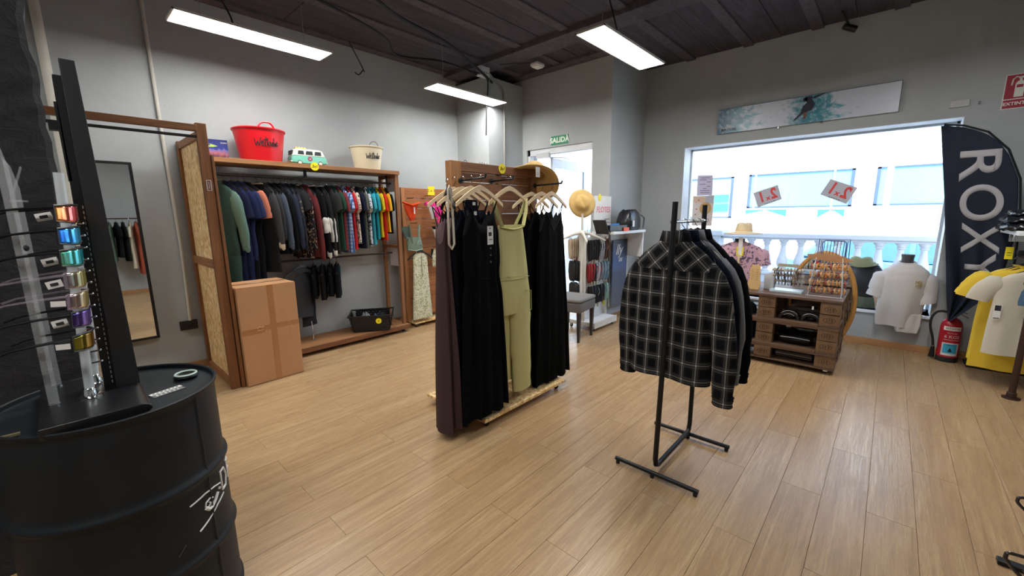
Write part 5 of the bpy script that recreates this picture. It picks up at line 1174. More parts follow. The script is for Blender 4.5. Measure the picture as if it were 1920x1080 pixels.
# wire tower of beaded bracelets
wt = thing('bead_stand', 'white wire tiered stand of orange beaded bracelets at the counter end', 'display', (4.87, .39, CT), rad(90))
q = MB()
for s in (-.125, .125): q.tube([(s, -.07, 0), (s, -.07, .06), (s*.8, 0, .36), (s, .07, .06), (s, .07, 0)], .003, 5)
for zz, yy in ((.05, -.075), (.125, -.06), (.205, -.045), (.285, -.03)): q.tube([(-.15, yy, zz), (.15, yy, zz)], .004, 6)
q.tube([(-.14, -.1, .004), (.14, -.1, .004), (.14, .1, .004), (-.14, .1, .004)], .003, 5, close=True)
part('wire_frame', q, plain('white_wire', (206, 208, 210), .4), wt)
part('leather_strip', MB().prism([(-.19, .335), (-.10, .315), (.0, .322), (.17, .345), (.18, .385), (.02, .392), (-.10, .375)], -.062, -.052), plain('tan_leather', (176, 128, 88), .6, vary=.25), wt, label='tan leather strip')
ob_c = [(226, 160, 84), (214, 140, 70), (232, 178, 108), (170, 84, 60), (206, 152, 96)]
for bi, (zz, yy) in enumerate(((.05, -.075), (.125, -.06), (.205, -.045), (.285, -.03))):
    for k in range(10):
        xx = -.135+k*.030; p = wt.matrix_basis @ Vector((xx, yy-.004, zz-.010))
        o = part('bracelet', torus((0, 0, 0), .026, .0065, 'x', 12, 5), plain('bead_%d' % ((k+bi*3) % 5), ob_c[(k+bi*3) % 5], .5), None); o.location = p; o.rotation_euler = (0, rad(4), rad(90)+R.uniform(-.5, .5))
        tagit(o, 'beaded bracelet on the %s tier of the white wire stand' % ['lowest', 'second', 'third', 'top'][bi], 'bracelet', 'beaded bracelets, %s tier' % ['lowest', 'second', 'third', 'top'][bi])
# earring frame behind
ef = thing('earring_frame', 'tall blue wire frame hung with earrings and necklaces', 'display', (4.98, .375, CT), rad(90))
q = MB().tube([(-.13, 0, 0), (-.115, 0, .53), (.115, 0, .53), (.13, 0, 0)], .004, 6).tube([(-.09, -.01, .30), (-.09, -.01, .50), (-.07, -.01, .515), (.07, -.01, .515), (.09, -.01, .50), (.09, -.01, .30)], .005, 6)
for zz in (.20, .30): q.tube([(-.15, -.005, zz), (.15, -.005, zz)], .003, 5)
part('wire_frame', q, plain('blue_wire', (64, 84, 150), .4), ef)
for k in range(9):
    x = -.10+k*.025; c_ = [(90, 76, 84), (60, 66, 90), (150, 120, 110), (70, 60, 70)][k % 4]
    o = thing('necklace', 'dark beaded necklace hanging in the blue wire frame', 'necklace', (0, 0, 0), 0, 'necklaces in the blue wire frame'); o.matrix_world = ef.matrix_basis @ TR(x, -.012, 0)
    part('strand', MB().tube([(0, 0, .515), (.004, 0, .40), (-.003, 0, .30-.012*(k % 3))], .003, 5), plain('strand_%d' % (k % 4), c_, .5), o)
    part('pendant', MB().sphere((-.003, 0, .29-.012*(k % 3)), .011, 8, 6), plain('pendant_%d' % (k % 4), c_, .3), o)
single('red_bead', MB().sphere((4.96, .487, CT+.30), .016, 10, 6).tube([(4.96, .487, CT+.31), (4.965, .487, CT+.335)], .002, 4), plain('bright_red_bead', (226, 50, 60), .4), 'small red bead ornament at the left of the blue frame', 'ornament')
# oval mirror standing behind the counter end
om = thing('oval_mirror', 'tall oval mirror in a bent pale wood frame behind the counter', 'mirror', (5.52, .47, 0), rad(90)); om.rotation_euler = (rad(-3), 0, rad(90))
def oval(w, h, n=48, c=.54): return [(w*cos(2*pi*k/n), c+h*sin(2*pi*k/n)) for k in range(n)]
q = MB().tube([(a, 0, b) for a, b in oval(.285, .525)], .022, 8, close=True); part('frame', q, wood('bent_ash', (222, 168, 96), (196, 140, 72), 'z', coordk='Object'), om, ang=1.3)
part('glass', MB().prism(oval(.275, .515), -.004, .004), tm.m, om, smooth=False); part('rear_prop', MB().tube([(0, .03, .8), (0, .16, .02)], .012, 8), M_pinez, om)

# ------------------------------------------------------------------ in and on the window ledge
to = thing('black_torso', 'headless black torso wearing only a hat on the window ledge', 'mannequin', (6.19, .17, WZ0), rad(90))
part('torso', body(dens([(.0, .13, .06), (.12, .115, .058), (.30, .15, .065), (.42, .178, .06), (.49, .13, .05), (.52, .06, .04)], 3), rip=0, n=32), plain('satin_black', (30, 30, 34), .35), to, ang=1.3)
part('shorts_cloth', body([(-.0, .142, .07), (.05, .14, .07), (.11, .128, .066), (.125, .12, .062)], rip=.002, n=32), C('olive_cloth', (104, 112, 96)), to, label='olive cloth round the hips')
hat('bucket_hat', 'soft sage green hat on the black torso in the window', (6.19, .20, .905), RZ(0), C('sage_hat', (150, 154, 122)), R0=.155, rc=.095, hc=.075, droop=.03)
wm = thing('tshirt_mannequin', 'white oversized t-shirt with a gold emblem on a bust on the window ledge', 't-shirt', (5.985, -.175, .0), rad(95))
Mw = cloth('white_cotton', (226, 222, 220), scale=260, wr=.5)
bsx = dens([(.955, .075, .06), (.93, .13, .075), (.87, .205, .10), (.78, .225, .11), (.62, .215, .10), (.44, .215, .075, .01), (.34, .20, .055, .02), (.27, .19, .05, .02)], 4)
part('shirt_body', body(bsx, n=44, rip=.03, rf=2.4, seed=3).xf(TR(0, 0, 0)), Mw, wm, ang=1.3)
for s in (-1, 1): part('sleeve', sleeve_mb((s*.185, 0, .85), (s*(.245 if s > 0 else .225), 0.0, .58 if s > 0 else .54), .10, .092, .72, n=22, wr=.008, seed=s+40), Mw, wm, ang=1.3)
part('tail_fold', MB().loft([ring(-.08, .02, z_, a_, .05, 24, .012, 4, z_*9) for z_, a_ in ((.22, .10), (.30, .12), (.42, .12))]), Mw, wm, ang=1.3)
for k, (xa, xb) in []: part('drape_fold', MB().tube([(xa[0], .088, xa[1]), ((xa[0]+xb[0])/2+.02, .094, (xa[1]+xb[1])/2+.05), (xb[0], .072, xb[1])], .014, 8, rs=[.006, .018, .012]), Mw, wm, ang=1.3)
part('neck_rib', MB().tube([(.078*cos(a), .062*sin(a), .958-.012*sin(a)) for a in [2*pi*k/20 for k in range(20)]], .010, 6, close=True), Mw, wm)
wm.scale = (.87, 1, 1)
part('neck_form', MB().lathe([(.058, .93), (.055, 1.0), (.062, 1.035), (.058, 1.045)], 20), plain('charcoal_form', (70, 70, 74), .6), wm)
lt = text_mb('MB', .05, .002, 0, .9); lt.xf(TR(-.115, .110, .765) @ RZ(pi)); part('emblem', lt, plain('gold_print', (176, 150, 74), .4), wm); lt = text_mb('MB', .04, .002, 0, .9); lt.xf(TR(-.115, .111, .728) @ RZ(pi)); part('emblem', lt, plain('gold_print', (176, 150, 74), .4), wm)
single('peach_bag', MB().loft([ring(6.2, .02 if z_ < .5 else .03, z_, .035, a_, 18, .003, 3, z_*20) for z_, a_ in ((.40, .05), (.46, .065), (.56, .055), (.62, .03))]), C('peach', (236, 196, 160)), 'small peach cloth bag on the window ledge between the busts', 'bag')
# papers on the glass
GX = XW+.232
def glass_paper(name, label, corners, m, cat='sign', back=None):
    """paper stuck on the inside of the glass, corners TL,TR,BR,BL as (y, z)"""
    c = [Vector((GX, y, z)) for y, z in corners]; ctr = sum(c, Vector())/4
    t_ = thing(name, label, cat, tuple(ctr)); q = MB().loft([[p-Vector((.0008, 0, 0)) for p in c], [p+Vector((.0008, 0, 0)) for p in c]]); wpart('sheet', q, m, t_, bevel=0)
    u = ((c[1]-c[0])+(c[2]-c[3]))*.5; v = ((c[0]-c[3])+(c[1]-c[2]))*.5; return t_, ctr, u, v
def on_paper(mb, ctr, u, v, W_, flip=False, off=.0015):
    """map builder coords x in -.5...5 (xW), z likewise onto the sheet"""
    mb.v = [tuple(ctr+u*((-1 if flip else 1)*p[0])+v*p[2]+Vector((-off-.0006*(p[1] < 0), 0, 0))) for p in mb.v]; return mb
tl = NT('backlit_lilac_paper'); tl.set(.8, 0, .2); tl.base(S((214, 206, 226))); M_lil = tl.m
tl = NT('backlit_grey_paper'); tl.set(.8, 0, .2); tl.base(S((206, 204, 214))); M_gpap = tl.m
M_redp = plain('red_print', (232, 78, 74), .6, vary=0)
sc_ = .97
for i, cs in enumerate(([(1.39, 1.745), (1.12, 1.835), (1.06, 1.655), (1.32, 1.555)], [(.585, 1.875), (.325, 1.76), (.41, 1.578), (.67, 1.698)])):
    t_, ctr, u, v = glass_paper('window_offer', 'white poster seen from behind with mirrored red 2x1, %s one on the glass' % ('left' if i == 0 else 'right'), cs, M_gpap)
    lt = text_mb('2', 1.0, .01, 0, 1, .02); lt.v = [(p[0]*.42+.27*-1*-1*-1, p[1], p[2]*.9) for p in lt.v]; lt2 = MB()
    for ch, xo, sx, sz, zo in (('2', -.26, .50, .92, .03), ('x', .0, .30, .42, -.12), ('1', .24, .50, .92, .03)):
        q = text_mb(ch, 1.0, .01, 0, 1, .035); q.v = [(p[0]*sx+xo, p[1], p[2]*sz+zo) for p in q.v]; lt2.add(q.v, q.f)
    part('lettering', on_paper(lt2, ctr, u, v, 1, True), M_redp, t_, world=True); q = MB()
    for k in range(5): q.box(-.22+.09*k, -.16+.09*k, -.01, .01, -.45, -.42)
    part('small_print', on_paper(q, ctr, u, v, 1, True), M_ink, t_, world=True)
t_, ctr, u, v = glass_paper('opening_hours_sheet', 'lilac printed sheet taped to the left of the shop window', [(2.115, 2.02), (1.91, 2.01), (1.90, 1.735), (2.11, 1.735)], M_lil, 'notice'); q = MB()
for k, (a, b) in enumerate(((-.3, .3), (-.35, .1), (.12, .36), (-.35, .05), (.12, .36), (-.1, .12), (-.3, .3), (-.3, .3))): q.box(a, b, -.01, .01, .36-.105*k, .39-.105*k)
part('printed_lines', on_paper(q, ctr, u, v, 1), plain('violet_print', (120, 110, 160), .7), t_, world=True)
t_, ctr, u, v = glass_paper('sun_poster', 'pale poster with a tan sun disc on the lower left of the shop window', [(2.16, 1.73), (1.87, 1.735), (1.88, 1.31), (2.155, 1.31)], plain('pale_poster', (226, 214, 208), .8), 'poster')
q = MB().prism([((.30 if k % 2 else .27)*cos(2*pi*k/48)+.13, (.30 if k % 2 else .27)*.72*sin(2*pi*k/48)+.08) for k in range(48)], -.01, .01); part('sun_disc', on_paper(q, ctr, u, v, 1), plain('sun_tan', (206, 166, 108), .7), t_, world=True)
q = MB().box(-.5, .08, -.005, .005, .28, .49); part('peach_block', on_paper(q, ctr, u, v, 1, off=.001), plain('peach_print', (232, 196, 170), .7), t_, world=True)
q = MB().box(.1, .48, -.005, .005, .24, .49); part('grey_block', on_paper(q, ctr, u, v, 1, off=.001), plain('grey_print', (190, 190, 198), .7), t_, world=True)
lt = text_mb('NEW CO', .16, .01); lt.v = [(p[0], p[1], p[2]-.32) for p in lt.v]; part('lettering', on_paper(lt, ctr, u, v, 1, off=.002), M_ink, t_, world=True)
for cx_, cz_ in ((-.22, .36), (-.3, .06), (-.34, -.12)): q = MB().prism([((.07 if k % 2 else .025)*cos(pi*k/5)+cx_, (.05 if k % 2 else .018)*sin(pi*k/5)+cz_) for k in range(10)], -.01, .01); part('star_motif', on_paper(q, ctr, u, v, 1, off=.002), plain('terracotta_print', (184, 130, 108), .7), t_, world=True)

# ------------------------------------------------------------------ signs on the walls
sg = thing('exit_sign', 'green SALIDA exit sign above the door', 'sign', (XD-.004, 3.665, 2.49))
wpart('plate', MB().box(XD-.006, XD, 3.515, 3.815, 2.488, 2.612), plain('exit_green', (30, 130, 84), .5), sg, bevel=0)
lt = text_mb('SALID\u00c0', .098, .001, 0, 1.05, .004); lt.xf(TR(XD-.008, 3.665, 2.548) @ RZ(rad(-90))); wpart('lettering', lt, plain('glow_white', (220, 240, 220), .5), sg, bevel=0)
sg = thing('extinguisher_sign', 'red EXTINTOR sign with a pictogram high on the right wall', 'sign', (XW-.003, -.74, 2.41))
M_er = plain('sign_red', (158, 32, 52), .5); M_ew = plain('sign_white', (224, 226, 216), .5); sx = XW-.004
wpart('plate', MB().box(sx, XW, -.84, -.635, 2.405, 2.705), M_ew, sg, bevel=0)
wpart('upper_field', MB().box(sx-.001, sx, -.834, -.642, 2.492, 2.698), M_er, sg, bevel=0); wpart('lower_field', MB().box(sx-.001, sx, -.834, -.642, 2.411, 2.484), M_er, sg, bevel=0)
lt = text_mb('EXTINTOR', .039, .0008, 0, 1.0, .001); lt.xf(TR(sx-.002, -.738, 2.448) @ RZ(rad(-90))); wpart('lettering', lt, M_ew, sg, bevel=0)
q = MB().prism([(-.70, 2.505), (-.756, 2.505), (-.756, 2.62), (-.745, 2.64), (-.711, 2.64), (-.70, 2.62)], sx-.002, sx-.001, plane='yz').prism([(-.720, 2.64), (-.736, 2.64), (-.736, 2.66), (-.72, 2.66)], sx-.002, sx-.001, plane='yz').tube([(sx-.0015, -.728, 2.668), (sx-.0015, -.70, 2.68), (sx-.0015, -.682, 2.66), (sx-.0015, -.677, 2.61)], .005, 5).prism([(-.76, 2.668), (-.715, 2.66), (-.715, 2.676), (-.76, 2.684)], sx-.002, sx-.001, plane='yz')
wpart('pictogram', q, M_ew, sg, bevel=0); wpart('pictogram_label', MB().box(sx-.0025, sx-.002, -.748, -.708, 2.585, 2.61), M_er, sg, bevel=0)
# surf panorama
t = NT('wave_photo'); t.set(.3, 0, .5); co = t.coord(scale=(1, 1, 1)); sp = t.N('ShaderNodeSeparateXYZ'); t.L(co, sp.inputs[0])
nn = t.noise(t.coord(scale=(1, 1.1, 2.2)), 4.5, 7, .62, 1.1); g1 = t.math('ADD', sp.outputs[1], t.math('MULTIPLY', t.math('SUBTRACT', nn, .5), 1.0))
c = t.ramp(t.math('ADD', t.math('MULTIPLY', g1, .56), .5), [(.0, S((204, 208, 220))), (.26, S((200, 206, 218))), (.33, S((90, 158, 172))), (.42, S((36, 120, 138))), (.5, S((120, 160, 172))), (.56, S((196, 202, 212))), (.74, S((190, 198, 210))), (.82, S((84, 140, 160))), (.93, S((30, 96, 124))), (1, S((26, 84, 112)))])
c = t.mixc(t.ramp(t.noise(co, 26, 6, .7), [(.5, (0, 0, 0, 1)), (.62, (.55, .55, .55, 1))]), c, S((206, 212, 222))); t.base(c)
bn = thing('surf_panorama', 'long narrow surfing photo panel above the shop window', 'picture', (XW-.025, .94, 2.505))
bn.rotation_euler = (rad(-.0), 0, 0)
part('panel', MB().box(-.012, .022, -.87, .875, 0, .297), t.m, bn, bevel=.001); part('edge', MB().box(-.013, .0225, -.874, -.870, -.002, .30).box(-.013, .0225, -.87, .875, .297, .300), M_black, bn)
def P2(mb): mb.v = [(-.014+p[1]*.3, p[0], p[2]) for p in mb.v]; return mb
M_skin = plain('wetsuit_print', (44, 44, 60), .6)
q = MB().prism([(-.055, .285), (-.09, .292), (-.14, .275), (-.115, .26), (-.155, .20), (-.13, .135), (-.06, .120), (.02, .045), (.04, .04), (.035, .055), (-.02, .12), (-.04, .19), (-.075, .225), (-.06, .25), (-.045, .262)][::-1], -.001, .001)
part('surfer_print', P2(q), M_skin, bn); q = MB().prism([(-.13, .255), (-.16, .262), (-.24, .292), (-.235, .297), (-.14, .285)], -.001, .001).prism([(-.055+.022*cos(2*pi*k/14), .262+.022*sin(2*pi*k/14)) for k in range(14)], -.001, .001); part('surfer_print', P2(q), M_skin, bn)
q = MB().prism([(-.09, .13), (-.08, .06), (-.06, .04), (-.05, .05), (-.055, .13)], -.001, .001); part('surfer_print', P2(q), plain('skin_print', (120, 84, 76), .6), bn)
lt = text_mb('RIP CURL', .044, .001, 0, 1, .001); lt.v = [(-.0135, .735-p[0], p[2]+.038) for p in lt.v]; part('lettering', lt, M_paper, bn)
q = MB().prism([(.70, .075), (.72, .068), (.75, .072), (.77, .09), (.765, .105), (.745, .108), (.755, .095), (.745, .083), (.72, .08)], -.001, .001).prism([(.725, .09), (.74, .088), (.742, .1), (.73, .1)], -.001, .001); part('wave_emblem', P2(q), M_paper, bn)
for y in (.70, 1.12, -.50): single('picture_clip', MB().box(XW-.045, XW, y, y+.014, 2.484, 2.503), M_chrome, 'small metal clip under the surfing panel', 'clip', 'clips under the surfing panel')
single('cable_cover', MB().box(XW-.02, XW, -.43, -.30, 2.475, 2.54), plain('off_white_box', (190, 190, 188), .6), 'small white junction cover at the top right corner of the window', 'cover', bevel=.004)

# ------------------------------------------------------------------ feather flag
FX = 5.75
edgeL = [(2.28, -.250), (1.95, -.300), (1.6, -.356), (1.2, -.408), (.8, -.465), (.43, -.522)]
edgeR = [(2.28, -.262), (2.262, -.36), (2.22, -.46), (2.17, -.55), (2.08, -.64), (1.97, -.705), (1.76, -.785), (1.55, -.812), (1.23, -.835), (1.0, -.815), (.88, -.79), (.70, -.725), (.55, -.62), (.43, -.524)]
def lerp_edge(E_, z):
    for i in range(len(E_)-1):
        if E_[i][0] >= z >= E_[i+1][0]:
            f = (E_[i][0]-z)/max(1e-6, E_[i][0]-E_[i+1][0]); return E_[i][1]+(E_[i+1][1]-E_[i][1])*f
    return E_[-1][1]
def flag_x(y, z):
    yl, yr = lerp_edge(edgeL, z), lerp_edge(edgeR, z); s = (y-yl)/min(-1e-4, yr-yl); s = max(0, min(1, s)); low = max(0, min(1, (1.55-z)/.9))
    return FX+.035*sin(s*pi*1.0+.3)*(.5+low)+low*.035*sin(s*15+z*3.5)+.012*sin(z*5+s*2)
fg = thing('feather_flag', 'tall dark navy feather flag with pale capital letters beside the shop window', 'flag', (5.87, -.88, 0))
NZ, NY = 60, 26; q = MB()
def ff(u, v):
    z = 2.278-(2.278-.432)*u; yl, yr = lerp_edge(edgeL, z), lerp_edge(edgeR, z); y = yl+(yr-yl)*v; return (flag_x(y, z), y, z)
q.grid(ff, NZ, NY); t = NT('navy_flag_cloth'); t.set(.75, 0, .3); t.base(S((30, 36, 52))); t.bump(t.noise(t.coord('World', (1, 1, .4)), 9, 3), .35, .03); wpart('cloth', q, t.m, fg, bevel=0, solid=.003, ang=1.3)
q = MB()
def bigletter(ch, y0, y1, z0, z1):
    """letter lying on its side, top towards -y, reading downwards"""
    l = text_mb(ch, 1.0, .002, 0, 1, .0); xs = [p[0] for p in l.v]; zs = [p[2] for p in l.v]; a, b, c_, d = min(xs), max(xs), min(zs), max(zs); l2 = []
    for p in l.v:
        u = (p[0]-a)/(b-a); w_ = (p[2]-c_)/(d-c_); z = z1-(z1-z0)*u; y = y0+(y1-y0)*w_-.14*(z1-z)*0; y += -(.17*(1-0))*((z1+z0)/2-z)*-1*0
        ys = y-(.155)*((z1+z0)/2-z)*1.0
        l2.append((flag_x(ys, z)-.006-(.002 if p[1] < 0 else 0), ys, z))
    # subdivide long edges is not needed: letters follow the cloth closely
    return l2, l.f
for ch, y0, y1, z0, z1 in (('R', -.405, -.66, 1.755, 2.03), ('O', -.445, -.715, 1.395, 1.725), ('X', -.50, -.735, 1.09, 1.38), ('Y', -.555, -.745, .83, 1.10)):
    import bmesh
    vv, fc = bigletter(ch, y0, y1, z0, z1)
    bm = bmesh.new(); l = text_mb(ch, 1.0, .0, 0, 1, .012, 10)
    vs_ = [bm.verts.new(p) for p in l.v]
    for f_c in l.f:
        try: bm.faces.new([vs_[i] for i in f_c])
        except ValueError: pass
    bmesh.ops.remove_doubles(bm, verts=bm.verts, dist=1e-4); bmesh.ops.triangulate(bm, faces=bm.faces)
    for it in range(3):
        es = [e for e in bm.edges if e.calc_length() > .11]
        if es: bmesh.ops.subdivide_edges(bm, edges=es, cuts=1); bmesh.ops.triangulate(bm, faces=[f for f in bm.faces if len(f.verts) > 3])
    xs = [p.co.x for p in bm.verts]; zs = [p.co.z for p in bm.verts]; a, b, c_, d = min(xs), max(xs), min(zs), max(zs)
    bm.verts.ensure_lookup_table(); V_ = []
    for p in bm.verts:
        u = (p.co.x-a)/(b-a); w_ = (p.co.z-c_)/(d-c_); z = z1-(z1-z0)*u-.05*w_*(-1 if ch == 'R' else 0)*0; y = y0+(y1-y0)*w_-.155*((z1+z0)/2-z)*0-.15*(z1-z)*.6
        V_.append((flag_x(y, z)-.0065, y, z))
    q = MB().add(V_, [tuple(v.index for v in f.verts) for f in bm.faces]); bm.free()
    wpart('letter', q, plain('flag_white', (172, 170, 174), .7), fg, bevel=0, solid=.002, ang=1.3)
wpart('pole', MB().tube([(5.87, -.88, .02), (5.86, -.88, .3), (5.80, -.87, 1.0), (FX+.01, -.845, 1.4), (FX+.01, -.80, 1.76), (FX+.01, -.70, 2.02), (FX+.01, -.56, 2.185), (FX+.01, -.40, 2.262), (FX+.01, -.27, 2.288)], .009, 8), M_black, fg, bevel=0)
wpart('cross_base', MB().box(5.74, 5.99, -1.08, -.69, .0, .018), plain('dark_steel', (52, 44, 42), .5, .5), fg, bevel=.003); wpart('base_hub', MB().lathe([(.03, .018), (.03, .03), (.018, .035), (.018, .10)], 16, (5.87, -.88, 0)), M_black, fg, bevel=0)
wpart('base_bolt', MB().lathe([(.018, .018), (.018, .026)], 6, (5.86, -.77, 0)), M_chrome, fg, bevel=0)

# ------------------------------------------------------------------ fire extinguisher
ex = thing('fire_extinguisher', 'red fire extinguisher standing on the floor under the flag', 'extinguisher', (5.875, -.565, 0), rad(90)); M_exr = plain('extinguisher_red', (176, 24, 44), .3)
part('cylinder', MB().lathe([(.078, .045), (.08, .06), (.08, .36), (.072, .40), (.05, .43), (.026, .445), (.022, .46)], 32), M_exr, ex); part('foot_ring', MB().lathe([(.076, 0), (.08, .004), (.08, .05), (.076, .055)], 32), M_rubber, ex)
part('valve', MB().lathe([(.018, .455), (.02, .48), (.014, .50)], 14).box(-.03, .03, -.012, .012, .475, .495), M_chrome, ex); part('lever', MB().tube([(.0, 0, .505), (-.05, .0, .515), (-.09, 0, .495)], .008, 7, ell=.5).tube([(0, 0, .49), (-.05, 0, .485), (-.10, 0, .455)], .007, 7, ell=.5), M_blackp, ex)
part('hose', MB().tube(smooth([(.02, 0, .48), (.07, 0, .50), (.12, 0, .485), (.15, 0, .42), (.148, 0, .33), (.12, 0, .22), (.108, 0, .14), (.107, 0, .09)]), .011, 10), M_rubber, ex); part('nozzle', MB().lathe([(.014, .13), (.016, .10), (.024, .03), (.026, .02)], 14, (.107, 0, 0)), M_blackp, ex); part('hose_ring', MB().lathe([(.016, .13), (.016, .14)], 12, (.107, 0, 0)), M_chrome, ex)
def cyl_label(z0, z1, a0, a1, m, r=.0808, name='label_panel'):
    q = MB(); n = 16; q.loft([[(r*cos(a0+(a1-a0)*k/n), r*sin(a0+(a1-a0)*k/n), z) for k in range(n+1)] for z in (z0, z1)], False, False, closed=False); return part(name, q, m, ex)
cyl_label(.325, .365, rad(45), rad(140), M_paper); cyl_label(.07, .20, rad(50), rad(140), plain('label_pale', (222, 216, 214), .5)); cyl_label(.095, .19, rad(58), rad(130), plain('label_cyan', (60, 168, 206), .5), .0814)
def cyl_text(txt, size, zc, ac, m, r=.082):
    l = text_mb(txt, size, .0003, 0, 1, .0005); l.v = [((r-p[1])*cos(ac-p[0]/r*-1), (r-p[1])*sin(ac-p[0]/r*-1), zc+p[2]) for p in l.v]; l.v = [(p[0], p[1], p[2]) for p in l.v]; return l
def cyl_text2(txt, size, zc, ac, m, r=.082):
    l = text_mb(txt, size, .0003, 0, 1, .0005); l.v = [((r)*cos(ac+p[0]/r), (r)*sin(ac+p[0]/r), zc+p[2]) for p in l.v]; return l
# seen from the room (local +y side) text runs from +x to -x
for txt, sz_, zc, m in (('EXTINTOR', .022, .345, M_er), ('6 KGS', .042, .262, M_paper), ('POLVO ABC', .014, .298, M_paper), ('PRESION INCORPORADA', .010, .23, M_paper), ('ATENCION', .012, .178, M_ink)):
    l = text_mb(txt, sz_, .0003, 0, 1, .0004); l.v = [(.0822*cos(rad(95)+p[0]/.0822), .0822*sin(rad(95)+p[0]/.0822), zc+p[2]) for p in l.v]; part('lettering', l, m, ex)
q = MB(); q.loft([[(.0818*cos(rad(95)+(.014 if z < .13 else .002)*s/.08), .0818*sin(rad(95)+(.014 if z < .13 else .002)*s/.08), z) for s in (-1, -.3, .3, 1)] for z in (.11, .12, .15)], False, False, closed=False); part('warning_mark', q, M_ink, ex)

# ------------------------------------------------------------------ right-hand rail with t-shirts
M_iron = plain('brown_iron_pipe', (74, 52, 44), .5, .5)
rr_ = thing('pipe_rail', 'dark pipe clothes rail with round floor flanges at the right edge', 'clothes rail', (5.4, -.871, 0))
for x in (4.985, 5.80): 
    if x < 5.5: wpart('post', MB().tube([(x, -.871, 0.01), (x, -.871, 1.10)], .021, 14), M_iron, rr_, bevel=0); wpart('floor_flange', MB().lathe([(.052, 0), (.052, .010), (.030, .014), (.028, .05), (.022, .055)], 24, (x, -.871, 0)), M_iron, rr_, bevel=0)
wpart('rail', MB().tube([(4.985, -.871, 1.10), (5.70, -.871, 1.10), (5.70, YS, 1.10)], .016, 12), M_iron, rr_, bevel=0)
y1 = C('lemon_cotton', (236, 200, 70)); y2 = C('pale_yellow_cotton', (240, 218, 130)); cr = C('cream_cotton', (216, 208, 188)); ow = C('offwhite_cotton', (226, 224, 212)); bl = C('denim_blue', (84, 112, 140))
for i, (x, m, lab, L, w) in enumerate([(5.46, y2, 'pale yellow t-shirt furthest from the camera on the right rail', .88, .235), (5.38, y1, 'bright yellow t-shirt in the middle of the right rail', .93, .25), (5.28, y1, 'second bright yellow t-shirt of the right rail', .97, .262), (5.13, cr, 'cream t-shirt with a black and white swing tag', .80, .235), (5.03, bl, 'denim blue garment at the edge of the picture', .50, .10)]):
    g = garment('tshirt', lab, 't-shirt', (x, (-.885, -.885, -.895, -.915, -1.03)[i], 1.116), rad(92), m, L=L, w=w, th=.034, sleeve='short', group=None, seed=60+i, hgroup='clear hangers on the right rail', wide=.01)
    if i == 3:
        tg = part('swing_tag', MB().box(.175, .215, .055, .058, -.50, -.38), M_paper, g); part('tag_print', MB().box(.178, .212, .058, .059, -.43, -.385).box(.178, .212, .058, .059, -.495, -.488), M_ink, g)
us = thing('wall_shelf', 'white shelf edge at the right border of the picture', 'shelf', (5.3, -.93, 1.30))
wpart('shelf_board', MB().box(5.0, 5.75, YS, -.742, 1.295, 1.33), M_white, us); wpart('bracket', MB().box(5.6, 5.62, YS, -.78, 1.22, 1.295), M_chrome, us); wpart('bracket', MB().box(5.22, 5.24, YS, -.752, 1.24, 1.295), M_chrome, us)
bp = thing('black_bag', 'crumpled glossy black bags lying on the white shelf at the right edge', 'bag', (5.3, -.80, 1.331))
pl_ = plain('gloss_black_film', (26, 28, 34), .22, bump=.9, bscale=14)
for zz, a, b, h in ((0, .22, .135, .06), (.055, .20, .13, .06), (.11, .17, .10, .05)):
    part('fold', MB().loft([[(sell(a*s, b*s, 2*pi*k/30, .7)[0], sell(a*s, b*s, 2*pi*k/30, .7)[1]*(1+.06*sin(k*2.3+zz*40)), zz+z_+.008*sin(k*1.9)) for k in range(30)] for s, z_ in ((.8, 0), (1, h*.3), (.97, h*.7), (.7, h))]), pl_, bp, ang=1.3)
part('clip', MB().box(-.03, .03, .09, .10, .13, .155), M_chrome, bp)
yt = thing('yellow_label', 'yellow ticket hanging under the right shelf', 'label', (5.3, -.755, 1.09)); part('ticket', MB().box(-.002, .002, -.022, .022, .0, .10), M_yellow, yt); part('cord', MB().tube([(0, 0, .10), (0, .004, .205)], .0012, 4), M_ink, yt); part('print', MB().box(-.003, -.002, -.012, .012, .03, .035).box(-.003, -.002, -.012, .012, .05, .055), M_ink, yt)
single('shelf_clamp', MB().box(5.26, 5.34, -.86, -.80, 1.125, 1.165).tube([(5.3, -.81, 1.12), (5.3, -.79, 1.09)], .006, 6), M_blackp, 'black clamp on the right pipe rail beside the shirts', 'clamp')
# low hook stand at the lower right corner
hk = thing('hook_stand', 'low wire hook stand cut by the right edge of the picture', 'stand', (2.45, -.62, 0))
for (px_, py_) in ((2.49, -.509), (2.035, -.418)):
    q = MB().tube(smooth([(px_+.02, -.66, .24), (px_+.01, -.60, .245), (px_, py_-.06, .265), (px_-.004, py_-.006, .315), (px_, py_, .335), (px_+.004, py_-.012, .345), (px_+.02, py_-.09, .34), (px_+.03, -.66, .33)]), .0058, 8)
    wpart('hook', q, plain('gunmetal', (86, 80, 78), .25, .8), hk, bevel=0)
wpart('upright', MB().box(1.98, 2.56, -.70, -.66, 0.0, .55), M_black, hk)
for xq in (1.98, 2.52): wpart('foot', MB().box(xq, xq+.04, -.72, -.50, 0, .02), M_black, hk)
sd = thing('black_sandals', 'black sandals on the hook in the lower right corner', 'sandals', (2.06, -.52, .26))
for k, (dx, dy) in enumerate(((.0, .0), (.03, -.04))): part('sandal', MB().loft([[(dx+sell(a, b, 2*pi*q_/20, .9)[0], dy+sell(a, b, 2*pi*q_/20, .9)[1], z_) for q_ in range(20)] for a, b, z_ in ((.02, .04, 0), (.035, .055, .02), (.03, .05, .05+.02*k), (.015, .03, .07+.02*k))]), M_fblack, sd)
part('strap', MB().tube([(-.02, .04, .05), (-.035, .055, .09), (-.01, .02, .085), (.02, -.02, .08)], .006, 6), M_fblack, sd)
